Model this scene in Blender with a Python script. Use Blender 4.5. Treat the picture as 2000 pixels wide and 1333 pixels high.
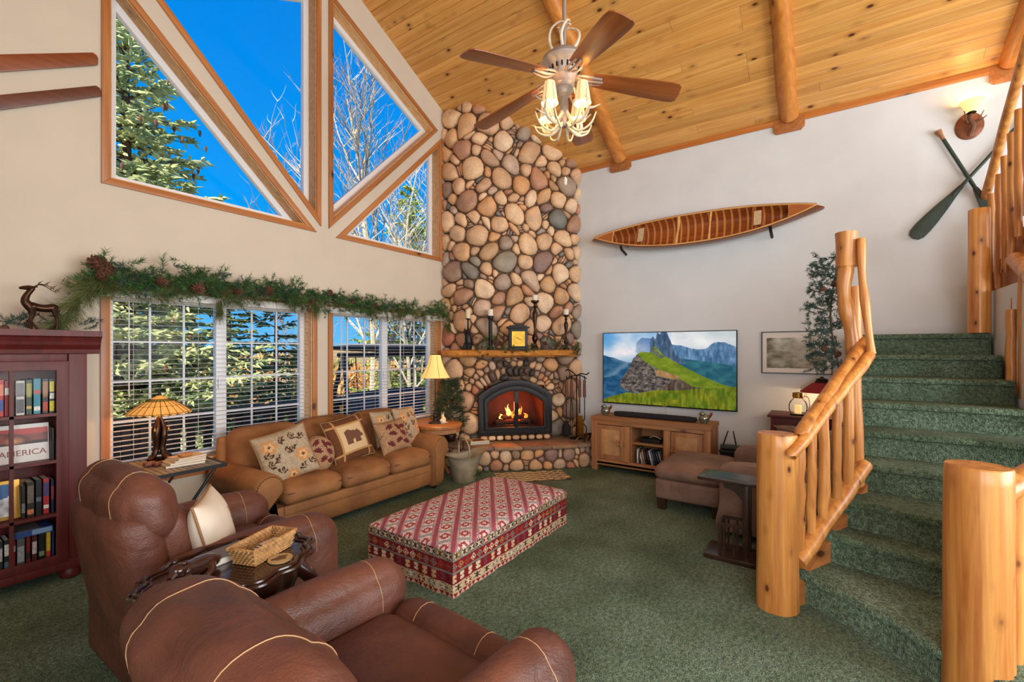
import bpy, bmesh, math, random
import numpy as np
from mathutils import Vector, Matrix, noise as mnoise

for o in list(bpy.data.objects): bpy.data.objects.remove(o)
SC = bpy.context.scene
COL = SC.collection
PI = math.pi

# ---------------------------------------------------------------- camera
CAM_H = 1.5
F_PX = 889.0
YAW = math.atan(612.6/889.0)
cam_d = bpy.data.cameras.new('camera')
cam_d.lens = 16.0; cam_d.sensor_width = 36.0; cam_d.sensor_fit = 'HORIZONTAL'
cam_d.shift_y = 16.5/2000.0
cam_d.clip_start = 0.05; cam_d.clip_end = 500
cam = bpy.data.objects.new('camera', cam_d); COL.objects.link(cam)
cam.location = (0, 0, CAM_H)
cam.rotation_euler = (PI/2, 0, YAW-PI/2)
SC.camera = cam

# ---------------------------------------------------------------- world, sun, exposure
wd = bpy.data.worlds.new('sky'); SC.world = wd; wd.use_nodes = True
nt = wd.node_tree; nt.nodes.clear()
w_out = nt.nodes.new('ShaderNodeOutputWorld'); w_bg = nt.nodes.new('ShaderNodeBackground')
w_tc = nt.nodes.new('ShaderNodeTexCoord'); w_sep = nt.nodes.new('ShaderNodeSeparateXYZ')
w_rmp = nt.nodes.new('ShaderNodeValToRGB')
nt.links.new(w_tc.outputs['Generated'], w_sep.inputs[0])
nt.links.new(w_sep.outputs['Z'], w_rmp.inputs[0])
cr = w_rmp.color_ramp
cr.elements[0].position = 0.0; cr.elements[0].color = (0.10, 0.42, 0.80, 1)
cr.elements[1].position = 0.75; cr.elements[1].color = (0.0, 0.135, 0.55, 1)
e = cr.elements.new(0.22); e.color = (0.0, 0.27, 0.74, 1)
nt.links.new(w_rmp.outputs[0], w_bg.inputs['Color']); w_bg.inputs['Strength'].default_value = 1.0
nt.links.new(w_bg.outputs[0], w_out.inputs[0])

def light(kind, name, loc, energy, color=(1,1,1), rot=(0,0,0), size=None, size_y=None, radius=None):
    l = bpy.data.lights.new(name, kind); l.energy = energy; l.color = color
    if kind == 'AREA':
        l.shape = 'RECTANGLE'; l.size = size; l.size_y = size_y or size
    if radius is not None: l.shadow_soft_size = radius
    o = bpy.data.objects.new(name, l); COL.objects.link(o); o.location = loc; o.rotation_euler = rot
    return o
sun = light('SUN', 'sun', (-10, -10, 20), 7.0, (1.0, 0.94, 0.82)); sun.data.angle = 0.009
sun.rotation_euler = (math.radians(48), 0, math.radians(-65))
# area lamps added in the unseen rear half to fill the room
light('AREA', 'rear_fill_light', (2.4, -4.93, 1.9), 340, (0.95, 0.98, 1.0), (math.radians(88), 0, 0), 5.0, 2.6)
light('AREA', 'side_fill_light', (-1.33, -1.6, 1.9), 120, (0.98, 0.98, 1.0), (math.radians(88), 0, math.radians(-90)), 3.0, 2.4)

SC.view_settings.view_transform = 'Standard'
SC.view_settings.look = 'None'
SC.view_settings.gamma = 1.0
SC.view_settings.use_curve_mapping = False
SC.view_settings.exposure = 0.42

# ---------------------------------------------------------------- picture measurements -> places
_C, _S = math.cos(YAW), math.sin(YAW)
def _ray(u, v):
    r = (u-1000.0)/F_PX
    return (_C+_S*r, _S-_C*r, (683.0-v)/F_PX)
def on_x(u, v, X): d = _ray(u, v); t = X/d[0]; return Vector((X, d[1]*t, CAM_H+d[2]*t))
def on_y(u, v, Y): d = _ray(u, v); t = Y/d[1]; return Vector((d[0]*t, Y, CAM_H+d[2]*t))
def on_z(u, v, Z): d = _ray(u, v); t = (Z-CAM_H)/d[2]; return Vector((d[0]*t, d[1]*t, Z))
XT, YW = 5.9, 4.3           # inner faces of the right wall and of the window wall
EAVE, SLOPE, RIDGE = 4.07, 0.515, 2.8
def ceil_z(x): return EAVE + SLOPE*(XT-x) if x >= RIDGE else EAVE + SLOPE*(XT-RIDGE) - SLOPE*(RIDGE-x)

# ---------------------------------------------------------------- mesh helpers
class MB:
    def __init__(s): s.v = []; s.f = []; s.m = Matrix.Identity(4)
    def at(s, loc=(0,0,0), rot=(0,0,0), scale=(1,1,1)):
        from mathutils import Euler
        s.m = Matrix.Translation(loc) @ Euler(rot).to_matrix().to_4x4() @ Matrix.Diagonal((*scale, 1)); return s
    def add(s, vs, fs):
        b = len(s.v); m = s.m
        s.v += [tuple(m @ Vector(p)) for p in vs]
        s.f += [tuple(i+b for i in f) for f in fs]; return s
    def box(s, c, d):
        x, y, z = c; a, b, h = d[0]/2, d[1]/2, d[2]/2
        vs = [(x+i*a, y+j*b, z+k*h) for i in (-1,1) for j in (-1,1) for k in (-1,1)]
        return s.add(vs, [(0,1,3,2),(4,6,7,5),(0,4,5,1),(2,3,7,6),(0,2,6,4),(1,5,7,3)])
    def bar(s, p, q, w, h, up=(0,0,1)):
        p, q = Vector(p), Vector(q); d = (q-p).normalized(); up = Vector(up)
        r = d.cross(up)
        if r.length < 1e-4: r = d.cross(Vector((1,0,0)))
        r.normalize(); n = r.cross(d).normalized()
        vs = [tuple(e+r*(i*w/2)+n*(k*h/2)) for e in (p, q) for i in (-1,1) for k in (-1,1)]
        return s.add(vs, [(0,2,3,1),(4,5,7,6),(0,1,5,4),(2,6,7,3),(0,4,6,2),(1,3,7,5)])
    def tube(s, pts, rad, n=8, cap=True, closed=False):
        pts = [Vector(p) for p in pts]; N = len(pts)
        if not hasattr(rad, '__len__'): rad = [rad]*N
        vs = []; fs = []; ref = None
        for i, p in enumerate(pts):
            if closed: t = (pts[(i+1)%N]-pts[i-1])
            else: t = (pts[min(i+1,N-1)]-pts[max(i-1,0)])
            if t.length < 1e-9: t = Vector((0,0,1))
            t.normalize()
            if ref is None:
                ref = Vector((0,0,1)) if abs(t.z) < .9 else Vector((1,0,0))
            r = (ref - t*ref.dot(t))
            if r.length < 1e-5: r = t.orthogonal()
            r.normalize(); ref = r; b = t.cross(r)
            for k in range(n):
                a = 2*PI*k/n; vs.append(tuple(p + (r*math.cos(a)+b*math.sin(a))*rad[i]))
        M = N if closed else N-1
        for i in range(M):
            j = (i+1) % N
            for k in range(n):
                fs.append((i*n+k, i*n+(k+1)%n, j*n+(k+1)%n, j*n+k))
        if cap and not closed:
            fs.append(tuple(range(n-1,-1,-1))); fs.append(tuple((N-1)*n+k for k in range(n)))
        return s.add(vs, fs)
    def lathe(s, prof, n=20, c=(0,0,0), sx=1, sy=1, cap=True):
        vs = []; fs = []
        for r, z in prof:
            for k in range(n):
                a = 2*PI*k/n; vs.append((c[0]+r*math.cos(a)*sx, c[1]+r*math.sin(a)*sy, c[2]+z))
        for i in range(len(prof)-1):
            for k in range(n): fs.append((i*n+k, i*n+(k+1)%n, (i+1)*n+(k+1)%n, (i+1)*n+k))
        if cap:
            fs.append(tuple(range(n-1,-1,-1))); fs.append(tuple((len(prof)-1)*n+k for k in range(n)))
        return s.add(vs, fs)
    def prism(s, poly, h, axis='z', base=0.0):
        n = len(poly)
        def P(a, b, c):
            return (a, b, c) if axis == 'z' else ((a, c, b) if axis == 'y' else (c, a, b))
        vs = [P(a, b, base) for a, b in poly]+[P(a, b, base+h) for a, b in poly]
        fs = [tuple(range(n-1,-1,-1)), tuple(range(n, 2*n))]
        fs += [(i, (i+1)%n, n+(i+1)%n, n+i) for i in range(n)]
        return s.add(vs, fs)
    def rcube(s, c, d, r, n=6, puff=(0,0,0)):
        """rounded block; puff swells the faces"""
        hx, hy, hz = d[0]/2, d[1]/2, d[2]/2; r = min(r, hx, hy, hz)
        key = {}; vs = []; fs = []
        def V(i, j, k):
            kk = (i, j, k)
            if kk in key: return key[kk]
            p = Vector((i/n*2-1, j/n*2-1, k/n*2-1))
            def warp(t): return math.sin(t*PI/2)*.35+t*.65
            p = Vector((warp(p.x), warp(p.y), warp(p.z)))
            q = Vector((p.x*hx, p.y*hy, p.z*hz))
            inn = Vector((max(-hx+r, min(hx-r, q.x)), max(-hy+r, min(hy-r, q.y)), max(-hz+r, min(hz-r, q.z))))
            dv = q-inn
            if dv.length > 1e-9: q = inn + dv.normalized()*r
            fx = (1-p.x*p.x); fy = (1-p.y*p.y); fz = (1-p.z*p.z)
            q.x += puff[0]*p.x*fy*fz if abs(p.x) > .2 else 0
            q.y += puff[1]*p.y*fx*fz if abs(p.y) > .2 else 0
            q.z += puff[2]*p.z*fx*fy if abs(p.z) > .2 else 0
            key[kk] = len(vs); vs.append((q.x+c[0], q.y+c[1], q.z+c[2])); return key[kk]
        for a in range(n):
            for b in range(n):
                fs.append((V(a,b,0), V(a,b+1,0), V(a+1,b+1,0), V(a+1,b,0)))
                fs.append((V(a,b,n), V(a+1,b,n), V(a+1,b+1,n), V(a,b+1,n)))
                fs.append((V(a,0,b), V(a+1,0,b), V(a+1,0,b+1), V(a,0,b+1)))
                fs.append((V(a,n,b), V(a,n,b+1), V(a+1,n,b+1), V(a+1,n,b)))
                fs.append((V(0,a,b), V(0,a,b+1), V(0,a+1,b+1), V(0,a+1,b)))
                fs.append((V(n,a,b), V(n,a+1,b), V(n,a+1,b+1), V(n,a,b+1)))
        return s.add(vs, fs)
    def ball(s, c, r, n=12, m=8):
        if not hasattr(r, '__len__'): r = (r, r, r)
        vs = [(c[0], c[1], c[2]-r[2])]; fs = []
        for i in range(1, m):
            a = PI*i/m
            for k in range(n):
                b = 2*PI*k/n
                vs.append((c[0]+r[0]*math.sin(a)*math.cos(b), c[1]+r[1]*math.sin(a)*math.sin(b), c[2]-r[2]*math.cos(a)))
        vs.append((c[0], c[1], c[2]+r[2])); L = len(vs)-1
        for k in range(n):
            fs.append((0, 1+(k+1)%n, 1+k)); fs.append((L, L-n+k, L-n+(k+1)%n))
        for i in range(m-2):
            for k in range(n):
                a = 1+i*n; fs.append((a+k, a+(k+1)%n, a+n+(k+1)%n, a+n+k))
        return s.add(vs, fs)
    def mesh(s, name, smooth=False, angle=None):
        me = bpy.data.meshes.new(name); me.from_pydata(s.v, [], s.f); me.update()
        if smooth: me.polygons.foreach_set('use_smooth', [True]*len(me.polygons))
        if smooth and angle: 
            try: me.set_sharp_from_angle(angle=math.radians(angle))
            except Exception: pass
        return me
    def build(s, name, mat, parent=None, smooth=False, angle=40, bevel=0, world=False):
        me = s.mesh(name, smooth, angle)
        if world and parent is not None:
            me.transform(XF[parent.name].inverted())
        if bevel:
            bm = bmesh.new(); bm.from_mesh(me)
            bmesh.ops.bevel(bm, geom=[e for e in bm.edges if e.calc_face_angle(0) > .5], offset=bevel, segments=2, affect='EDGES', profile=.6, clamp_overlap=True)
            bm.to_mesh(me); bm.free()
            me.polygons.foreach_set('use_smooth', [True]*len(me.polygons))
            try: me.set_sharp_from_angle(angle=math.radians(35))
            except Exception: pass
        return link(name, me, mat, parent)
XF = {}
def link(name, me, mat, parent=None):
    o = bpy.data.objects.new(name, me); COL.objects.link(o)
    if mat is not None and len(me.materials) == 0: me.materials.append(mat)
    if parent is not None: o.parent = parent
    XF[o.name] = XF[parent.name] if parent is not None else Matrix.Identity(4)
    return o
def thing(name, label, cat, loc=(0,0,0), rz=0.0, group=None):
    o = bpy.data.objects.new(name, None); COL.objects.link(o)
    o.empty_display_size = .1
    o.location = loc; o.rotation_euler = (0, 0, rz); o['label'] = label; o['category'] = cat
    if group: o['group'] = group
    XF[o.name] = Matrix.Translation(loc) @ Matrix.Rotation(rz, 4, 'Z')
    return o
def tag(o, label, cat, group=None):
    o['label'] = label; o['category'] = cat
    if group: o['group'] = group
    return o
def struct(o, label=None, cat=None):
    o['kind'] = 'structure'
    if label: o['label'] = label
    if cat: o['category'] = cat
    return o
def copy_tree(o, parent=None, loc=None, rz=None, label=None):
    c = o.copy(); COL.objects.link(c)
    if parent is not None: c.parent = parent
    if loc is not None: c.location = loc
    if rz is not None: c.rotation_euler = (0,0,rz)
    if label: c['label'] = label
    if parent is None: XF[c.name] = Matrix.Translation(c.location) @ c.rotation_euler.to_matrix().to_4x4()
    for ch in list(o.children): copy_tree(ch, c)
    return c
def inst(me, name, parent, mat4=None):
    """another object on shared mesh data"""
    o = bpy.data.objects.new(name, me); COL.objects.link(o); o.parent = parent
    if mat4 is not None: o.matrix_basis = mat4
    return o
def catmull(pts, n=6, closed=False):
    P = [Vector(p) for p in pts]; out = []; N = len(P)
    rng = range(N if closed else N-1)
    for i in rng:
        p0 = P[i-1] if (i > 0 or closed) else P[i]; p1 = P[i]; p2 = P[(i+1)%N]; p3 = P[(i+2)%N] if (i+2 < N or closed) else p2
        for k in range(n):
            t = k/n
            out.append(.5*((2*p1)+(-p0+p2)*t+(2*p0-5*p1+4*p2-p3)*t*t+(-p0+3*p1-3*p2+p3)*t**3))
    if not closed: out.append(P[-1])
    return out

# ---------------------------------------------------------------- materials
def new_mat(name):
    m = bpy.data.materials.new(name); m.use_nodes = True
    return m, m.node_tree, m.node_tree.nodes['Principled BSDF']
def lin(c):
    return tuple((x/255/12.92 if x/255 <= .04045 else ((x/255+.055)/1.055)**2.4) for x in c)
def N(nt, t, **k):
    n = nt.nodes.new(t)
    for a, b in k.items(): setattr(n, a, b)
    return n
def ramp(nt, fac, stops):
    r = N(nt, 'ShaderNodeValToRGB'); el = r.color_ramp.elements
    el[0].position = stops[0][0]; el[0].color = (*stops[0][1], 1)
    el[1].position = stops[-1][0]; el[1].color = (*stops[-1][1], 1)
    for p, c in stops[1:-1]:
        e = el.new(p); e.color = (*c, 1)
    nt.links.new(fac, r.inputs[0]); return r.outputs[0]
def coords(nt, scale=(1,1,1), rnd=False, kind='Object'):
    tc = N(nt, 'ShaderNodeTexCoord'); mp = N(nt, 'ShaderNodeMapping'); mp.inputs['Scale'].default_value = scale
    src = tc.outputs[kind]
    if rnd:
        oi = N(nt, 'ShaderNodeObjectInfo'); ml = N(nt, 'ShaderNodeVectorMath', operation='MULTIPLY_ADD')
        cx = N(nt, 'ShaderNodeCombineXYZ')
        for i in range(3): nt.links.new(oi.outputs['Random'], cx.inputs[i])
        nt.links.new(cx.outputs[0], ml.inputs[0]); ml.inputs[1].default_value = (37.1, 23.7, 11.3)
        nt.links.new(src, ml.inputs[2]); src = ml.outputs[0]
    nt.links.new(src, mp.inputs['Vector']); return mp.outputs[0]
def mixc(nt, fac, a, b, mode='MIX'):
    m = N(nt, 'ShaderNodeMix', data_type='RGBA', blend_type=mode)
    for sock, val in ((m.inputs[0], fac), (m.inputs[6], a), (m.inputs[7], b)):
        if hasattr(val, 'is_linked') or hasattr(val, 'links'): nt.links.new(val, sock)
        elif hasattr(val, '__len__'): sock.default_value = (*val, 1)
        else: sock.default_value = val
    return m.outputs[2]
def bump(nt, b, height, strength=.3, dist=.01):
    bp = N(nt, 'ShaderNodeBump'); bp.inputs['Strength'].default_value = strength; bp.inputs['Distance'].default_value = dist
    nt.links.new(height, bp.inputs['Height']); nt.links.new(bp.outputs[0], b.inputs['Normal'])
def simple(name, rgb, rough=.6, metal=0, var=.0, scale=8, bmp=0, bscale=60, spec=.5, coat=0, emit=None, estr=0, sheen=0, bdist=.004):
    m, nt, b = new_mat(name)
    c = lin(rgb)
    b.inputs['Base Color'].default_value = (*c, 1); b.inputs['Roughness'].default_value = rough
    b.inputs['Metallic'].default_value = metal; b.inputs['Specular IOR Level'].default_value = spec
    b.inputs['Coat Weight'].default_value = coat; b.inputs['Sheen Weight'].default_value = sheen
    v = coords(nt)
    if var:
        n = N(nt, 'ShaderNodeTexNoise'); n.inputs['Scale'].default_value = scale; n.inputs['Detail'].default_value = 5
        nt.links.new(v, n.inputs['Vector'])
        lo = tuple(x*(1-var) for x in c); hi = tuple(min(1, x*(1+var)) for x in c)
        nt.links.new(ramp(nt, n.outputs[0], [(.3, lo), (.7, hi)]), b.inputs['Base Color'])
    if bmp:
        n = N(nt, 'ShaderNodeTexNoise'); n.inputs['Scale'].default_value = bscale; n.inputs['Detail'].default_value = 4
        nt.links.new(v, n.inputs['Vector']); bump(nt, b, n.outputs[0], bmp, bdist)
    if emit:
        b.inputs['Emission Color'].default_value = (*lin(emit), 1); b.inputs['Emission Strength'].default_value = estr
    return m
def wood(name, dark, light, axis=0, rough=.45, grain=1.0, knots=0, rnd=True, bmp=.1, coat=0, freq=9, var=.35, kcol=(70,35,14), flat=None, ksz=1.0):
    """grain runs along the local axis; knots = density"""
    m, nt, b = new_mat(name)
    sc = [freq*3.0]*3; sc[axis] = freq*.13
    v = coords(nt, sc, rnd)
    n = N(nt, 'ShaderNodeTexNoise'); n.inputs['Scale'].default_value = 1.0*grain; n.inputs['Detail'].default_value = 7
    n.inputs['Roughness'].default_value = .62; n.inputs['Distortion'].default_value = .35
    nt.links.new(v, n.inputs['Vector'])
    d, l = lin(dark), lin(light)
    col = ramp(nt, n.outputs[0], [(.28, d), (.5, tuple((a+c)/2 for a, c in zip(d, l))), (.68, l)])
    if rnd:
        oi = N(nt, 'ShaderNodeObjectInfo')
        mr = N(nt, 'ShaderNodeMapRange'); mr.inputs[3].default_value = 1-var; mr.inputs[4].default_value = 1+var*.35
        nt.links.new(oi.outputs['Random'], mr.inputs[0])
        mm = N(nt, 'ShaderNodeVectorMath', operation='SCALE'); nt.links.new(col, mm.inputs[0]); nt.links.new(mr.outputs[0], mm.inputs['Scale'])
        col = mm.outputs[0]
    if knots:
        ks = [1.0]*3; ks[axis] = .55
        if flat is not None: ks[flat] = 0.0
        v2 = coords(nt, [k*knots for k in ks], rnd)
        vo = N(nt, 'ShaderNodeTexVoronoi'); vo.inputs['Scale'].default_value = 1.0; vo.inputs['Randomness'].default_value = 1
        nt.links.new(v2, vo.inputs['Vector'])
        kr = ramp(nt, vo.outputs['Distance'], [(0.0, (1,1,1)), (.055*ksz, (1,1,1)), (.10*ksz, (.28,.28,.28)), (.22*ksz, (0,0,0))])
        col = mixc(nt, kr, col, lin(kcol))
    nt.links.new(col, b.inputs['Base Color'])
    b.inputs['Roughness'].default_value = rough; b.inputs['Coat Weight'].default_value = coat; b.inputs['Coat Roughness'].default_value = .2
    if bmp: bump(nt, b, n.outputs[0], bmp, .004)
    return m
def vcol_mat(name, rough=.7, emit=0, bmp=0, bscale=200, coat=0, spec=.4):
    m, nt, b = new_mat(name)
    a = N(nt, 'ShaderNodeVertexColor', layer_name='Col')
    nt.links.new(a.outputs[0], b.inputs['Base Color']); b.inputs['Roughness'].default_value = rough
    b.inputs['Coat Weight'].default_value = coat; b.inputs['Specular IOR Level'].default_value = spec
    if emit:
        nt.links.new(a.outputs[0], b.inputs['Emission Color']); b.inputs['Emission Strength'].default_value = emit
    if bmp:
        n = N(nt, 'ShaderNodeTexNoise'); n.inputs['Scale'].default_value = bscale
        nt.links.new(coords(nt), n.inputs['Vector']); bump(nt, b, n.outputs[0], bmp, .003)
    return m
def paint_mesh(me, cols):
    """one sRGB colour (0..255) for each face"""
    at = me.color_attributes.new('Col', 'FLOAT_COLOR', 'CORNER')
    cols = np.asarray(cols, float)/255.0
    l = np.where(cols <= .04045, cols/12.92, ((cols+.055)/1.055)**2.4)
    cnt = np.zeros(len(me.polygons), int); me.polygons.foreach_get('loop_total', cnt)
    out = np.ones((len(me.loops), 4)); out[:, :3] = np.repeat(l, cnt, axis=0)
    at.data.foreach_set('color', out.ravel())
def vnoise(x, y, seed=0):
    """smooth value noise on arrays"""
    rs = np.random.RandomState(seed); T = rs.rand(257, 257)
    xi = np.floor(x).astype(int); yi = np.floor(y).astype(int); fx = x-xi; fy = y-yi
    fx = fx*fx*(3-2*fx); fy = fy*fy*(3-2*fy); a = xi % 256; b = yi % 256
    return (T[a, b]*(1-fx)+T[a+1, b]*fx)*(1-fy)+(T[a, b+1]*(1-fx)+T[a+1, b+1]*fx)*fy
def fbm(x, y, seed=0, oct=4):
    s = 0; a = .5
    for i in range(oct):
        s = s+a*vnoise(x*2**i+i*17.3, y*2**i+i*5.1, seed+i); a *= .5
    return s/(1-.5**oct)
def paint_grid(name, W, Hh, nx, ny, fn, mat, parent=None, z=0.0):
    """flat picture: local x right 0..W, z up 0..H, facing -y"""
    xs = np.linspace(0, W, nx+1); zs = np.linspace(0, Hh, ny+1)
    X, Z = np.meshgrid(xs, zs)
    vs = np.stack([X.ravel(), np.zeros(X.size), Z.ravel()], 1)
    i = np.arange(nx); j = np.arange(ny); I, J = np.meshgrid(i, j); b = (J*(nx+1)+I).ravel()
    fs = np.stack([b, b+1, b+nx+2, b+nx+1], 1)
    me = bpy.data.meshes.new(name); me.from_pydata(vs.tolist(), [], fs.tolist()); me.update()
    u = ((I+.5)/nx).ravel(); v = ((J+.5)/ny).ravel()
    paint_mesh(me, fn(u, v))
    return link(name, me, mat, parent)
def text_part(name, body, size, mat, parent, loc, rot, depth=.0008, align='CENTER'):
    cu = bpy.data.curves.new(name, 'FONT'); cu.body = body; cu.size = size; cu.extrude = depth
    cu.align_x = align; cu.align_y = 'CENTER'; cu.resolution_u = 3
    t = bpy.data.objects.new(name+'_tmp', cu); COL.objects.link(t)
    dg = bpy.context.evaluated_depsgraph_get(); me = bpy.data.meshes.new_from_object(t.evaluated_get(dg))
    bpy.data.objects.remove(t); bpy.data.curves.remove(cu)
    o = link(name, me, mat, parent); o.location = loc; o.rotation_euler = rot
    return o

M = {}
M['plaster'] = simple('plaster', (212,199,181), .85, var=.03, scale=3, bmp=.08, bscale=90)
M['plaster_right'] = simple('plaster_right', (222,227,230), .85, var=.03, scale=3, bmp=.08, bscale=90)  # same paint as plaster; bluish window light put into its colour
M['ceil_board'] = wood('pine_ceiling_board', (206,138,62), (238,182,104), 1, .36, 1.0, 7.0, True, .05, .15, 8, .16, (92,44,18), flat=2, ksz=1.3)
M['pine_trim'] = wood('pine_trim', (164,96,46), (202,134,76), 0, .4, 1, 4.0, True, .06, .1, 9, .2)
M['pine_trim_z'] = wood('pine_trim_z', (176,98,42), (214,138,68), 2, .4, 1, 4.0, True, .06, .1, 9, .2)
M['log'] = wood('peeled_log', (164,92,36), (232,166,88), 2, .38, 1, 9.0, True, .35, .2, 7, .15, (96,48,18), ksz=1.2)
M['log_beam'] = wood('log_beam', (180,104,38), (222,148,66), 0, .4, 1, 3.0, True, .22, .15, 5, .15, (96,48,18))
M['mantel'] = wood('mantel_log', (190,112,44), (232,164,82), 0, .35, 1, 5.0, False, .2, .2, 6, .1)
M['black_metal'] = simple('black_metal', (28,27,28), .45, .3, bmp=.1, bscale=120)
M['iron'] = simple('wrought_iron', (38,32,30), .4, .6)
M['white_vinyl'] = simple('white_vinyl', (232,232,234), .4)
M['white_paint'] = simple('white_paint', (232,228,222), .45)
M['slat'] = simple('blind_slat', (238,234,228), .5)
def glass_pane():
    m, nt, b = new_mat('window_glass'); nt.nodes.remove(b)
    out = [n for n in nt.nodes if n.type == 'OUTPUT_MATERIAL'][0]
    t = N(nt, 'ShaderNodeBsdfTransparent'); g = N(nt, 'ShaderNodeBsdfGlossy'); g.inputs['Roughness'].default_value = 0.0
    f = N(nt, 'ShaderNodeFresnel'); f.inputs[0].default_value = 1.12
    mx = N(nt, 'ShaderNodeMixShader'); nt.links.new(f.outputs[0], mx.inputs[0]); nt.links.new(t.outputs[0], mx.inputs[1]); nt.links.new(g.outputs[0], mx.inputs[2])
    nt.links.new(mx.outputs[0], out.inputs[0]); return m
M['glass'] = glass_pane()
def carpet():
    m, nt, b = new_mat('green_carpet')
    v = coords(nt)
    n1 = N(nt, 'ShaderNodeTexNoise'); n1.inputs['Scale'].default_value = 1.4; n1.inputs['Detail'].default_value = 5; n1.inputs['Roughness'].default_value = .65
    n2 = N(nt, 'ShaderNodeTexNoise'); n2.inputs['Scale'].default_value = 150; n2.inputs['Detail'].default_value = 3
    n3 = N(nt, 'ShaderNodeTexNoise'); n3.inputs['Scale'].default_value = 45; n3.inputs['Detail'].default_value = 4
    for n in (n1, n2, n3): nt.links.new(v, n.inputs['Vector'])
    base = ramp(nt, n1.outputs[0], [(.3, lin((84,104,80))), (.5, lin((116,140,116))), (.7, lin((140,166,146)))])
    tuft = ramp(nt, n2.outputs[0], [(.3, (.30,.30,.30)), (.7, (1.55,1.55,1.55))])
    tuft2 = ramp(nt, n3.outputs[0], [(.3, (.55,.55,.55)), (.7, (1.4,1.4,1.4))])
    c = mixc(nt, 1.0, mixc(nt, 1.0, base, tuft, 'MULTIPLY'), tuft2, 'MULTIPLY')
    nt.links.new(c, b.inputs['Base Color']); b.inputs['Roughness'].default_value = .95; b.inputs['Specular IOR Level'].default_value = .1
    b.inputs['Sheen Weight'].default_value = .08; b.inputs['Sheen Roughness'].default_value = .4
    ad = N(nt, 'ShaderNodeMath', operation='ADD'); nt.links.new(n2.outputs[0], ad.inputs[0]); nt.links.new(n3.outputs[0], ad.inputs[1])
    bump(nt, b, ad.outputs[0], 1.0, .02)
    return m
M['carpet'] = carpet()
def leather(name, dark, light, rough=.42, sc=3.0):
    m, nt, b = new_mat(name); v = coords(nt)
    n = N(nt, 'ShaderNodeTexNoise'); n.inputs['Scale'].default_value = sc; n.inputs['Detail'].default_value = 6; n.inputs['Roughness'].default_value = .6
    n2 = N(nt, 'ShaderNodeTexNoise'); n2.inputs['Scale'].default_value = 7; n2.inputs['Detail'].default_value = 8; n2.inputs['Distortion'].default_value = 1.2
    vo = N(nt, 'ShaderNodeTexVoronoi'); vo.inputs['Scale'].default_value = 180
    for q in (n, n2, vo): nt.links.new(v, q.inputs['Vector'])
    c = ramp(nt, n.outputs[0], [(.3, lin(dark)), (.7, lin(light))]); nt.links.new(c, b.inputs['Base Color'])
    rr = N(nt, 'ShaderNodeMapRange'); rr.inputs[3].default_value = rough-.08; rr.inputs[4].default_value = rough+.18; nt.links.new(n2.outputs[0], rr.inputs[0]); nt.links.new(rr.outputs[0], b.inputs['Roughness'])
    ad = N(nt, 'ShaderNodeMath', operation='MULTIPLY_ADD'); nt.links.new(vo.outputs['Distance'], ad.inputs[0]); ad.inputs[1].default_value = .08; nt.links.new(n2.outputs[0], ad.inputs[2])
    bump(nt, b, ad.outputs[0], .5, .022)
    return m
M['leather'] = leather('brown_leather', (76,43,34), (120,72,56))
M['suede'] = leather('tan_suede', (112,70,40), (172,118,68), .7, 2.2)
M['mocha'] = leather('mocha_leather', (106,80,68), (148,116,100), .5, 3)
M['stitch'] = simple('stitch_thread', (205,165,120), .7)
M['piping'] = simple('dark_piping', (74,44,26), .7)
M['red_wood'] = wood('mahogany_red', (72,18,18), (106,34,30), 2, .5, 1, 0, True, .05, .0, 7, .08)
M['dark_wood'] = wood('dark_walnut', (38,22,16), (66,40,28), 0, .35, 1, 0, False, .05, .3, 8, .1)
M['carved_dark'] = simple('carved_mahogany', (52,26,20), .22, var=.35, scale=12, coat=.5)
M['oak'] = wood('rustic_oak', (142,92,54), (186,134,88), 1, .55, 1, 3.5, True, .1, 0, 6, .1)
M['oak_z'] = wood('rustic_oak_z', (142,92,54), (186,134,88), 2, .55, 1, 3.5, True, .1, 0, 6, .1)
M['oak_panel'] = simple('oak_burl_panel', (184,140,94), .55, var=.22, scale=9, bmp=.1)
M['green_needle'] = simple('pine_needles', (60,98,48), .6, var=.55, scale=14)
M['green_blue'] = simple('spruce_needles', (54,80,70), .6, var=.5, scale=14)
M['olive_needle'] = simple('long_pine_needles', (92,100,52), .6, var=.45, scale=12)
M['twig'] = simple('brown_twig', (84,58,38), .8, var=.3, scale=20)
M['cone'] = simple('pine_cone', (104,66,46), .75, var=.4, scale=30)
M['candle'] = simple('candle_wax', (236,230,214), .5)
M['brass'] = simple('aged_brass', (170,128,60), .3, .9)
M['bronze'] = simple('bronze', (70,46,32), .32, .75, var=.3, scale=9)
M['antler'] = simple('antler', (214,200,178), .5, var=.2, scale=18)
M['pewter'] = simple('weathered_pewter', (156,148,144), .45, .3, var=.15, scale=10)
M['cream'] = simple('cream_fabric', (226,214,196), .9, var=.06, scale=5, bmp=.2, bscale=220)
M['paper'] = simple('paper_pages', (228,220,204), .8)
M['wicker'] = simple('wicker', (182,138,86), .6, var=.35, scale=40)

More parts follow.
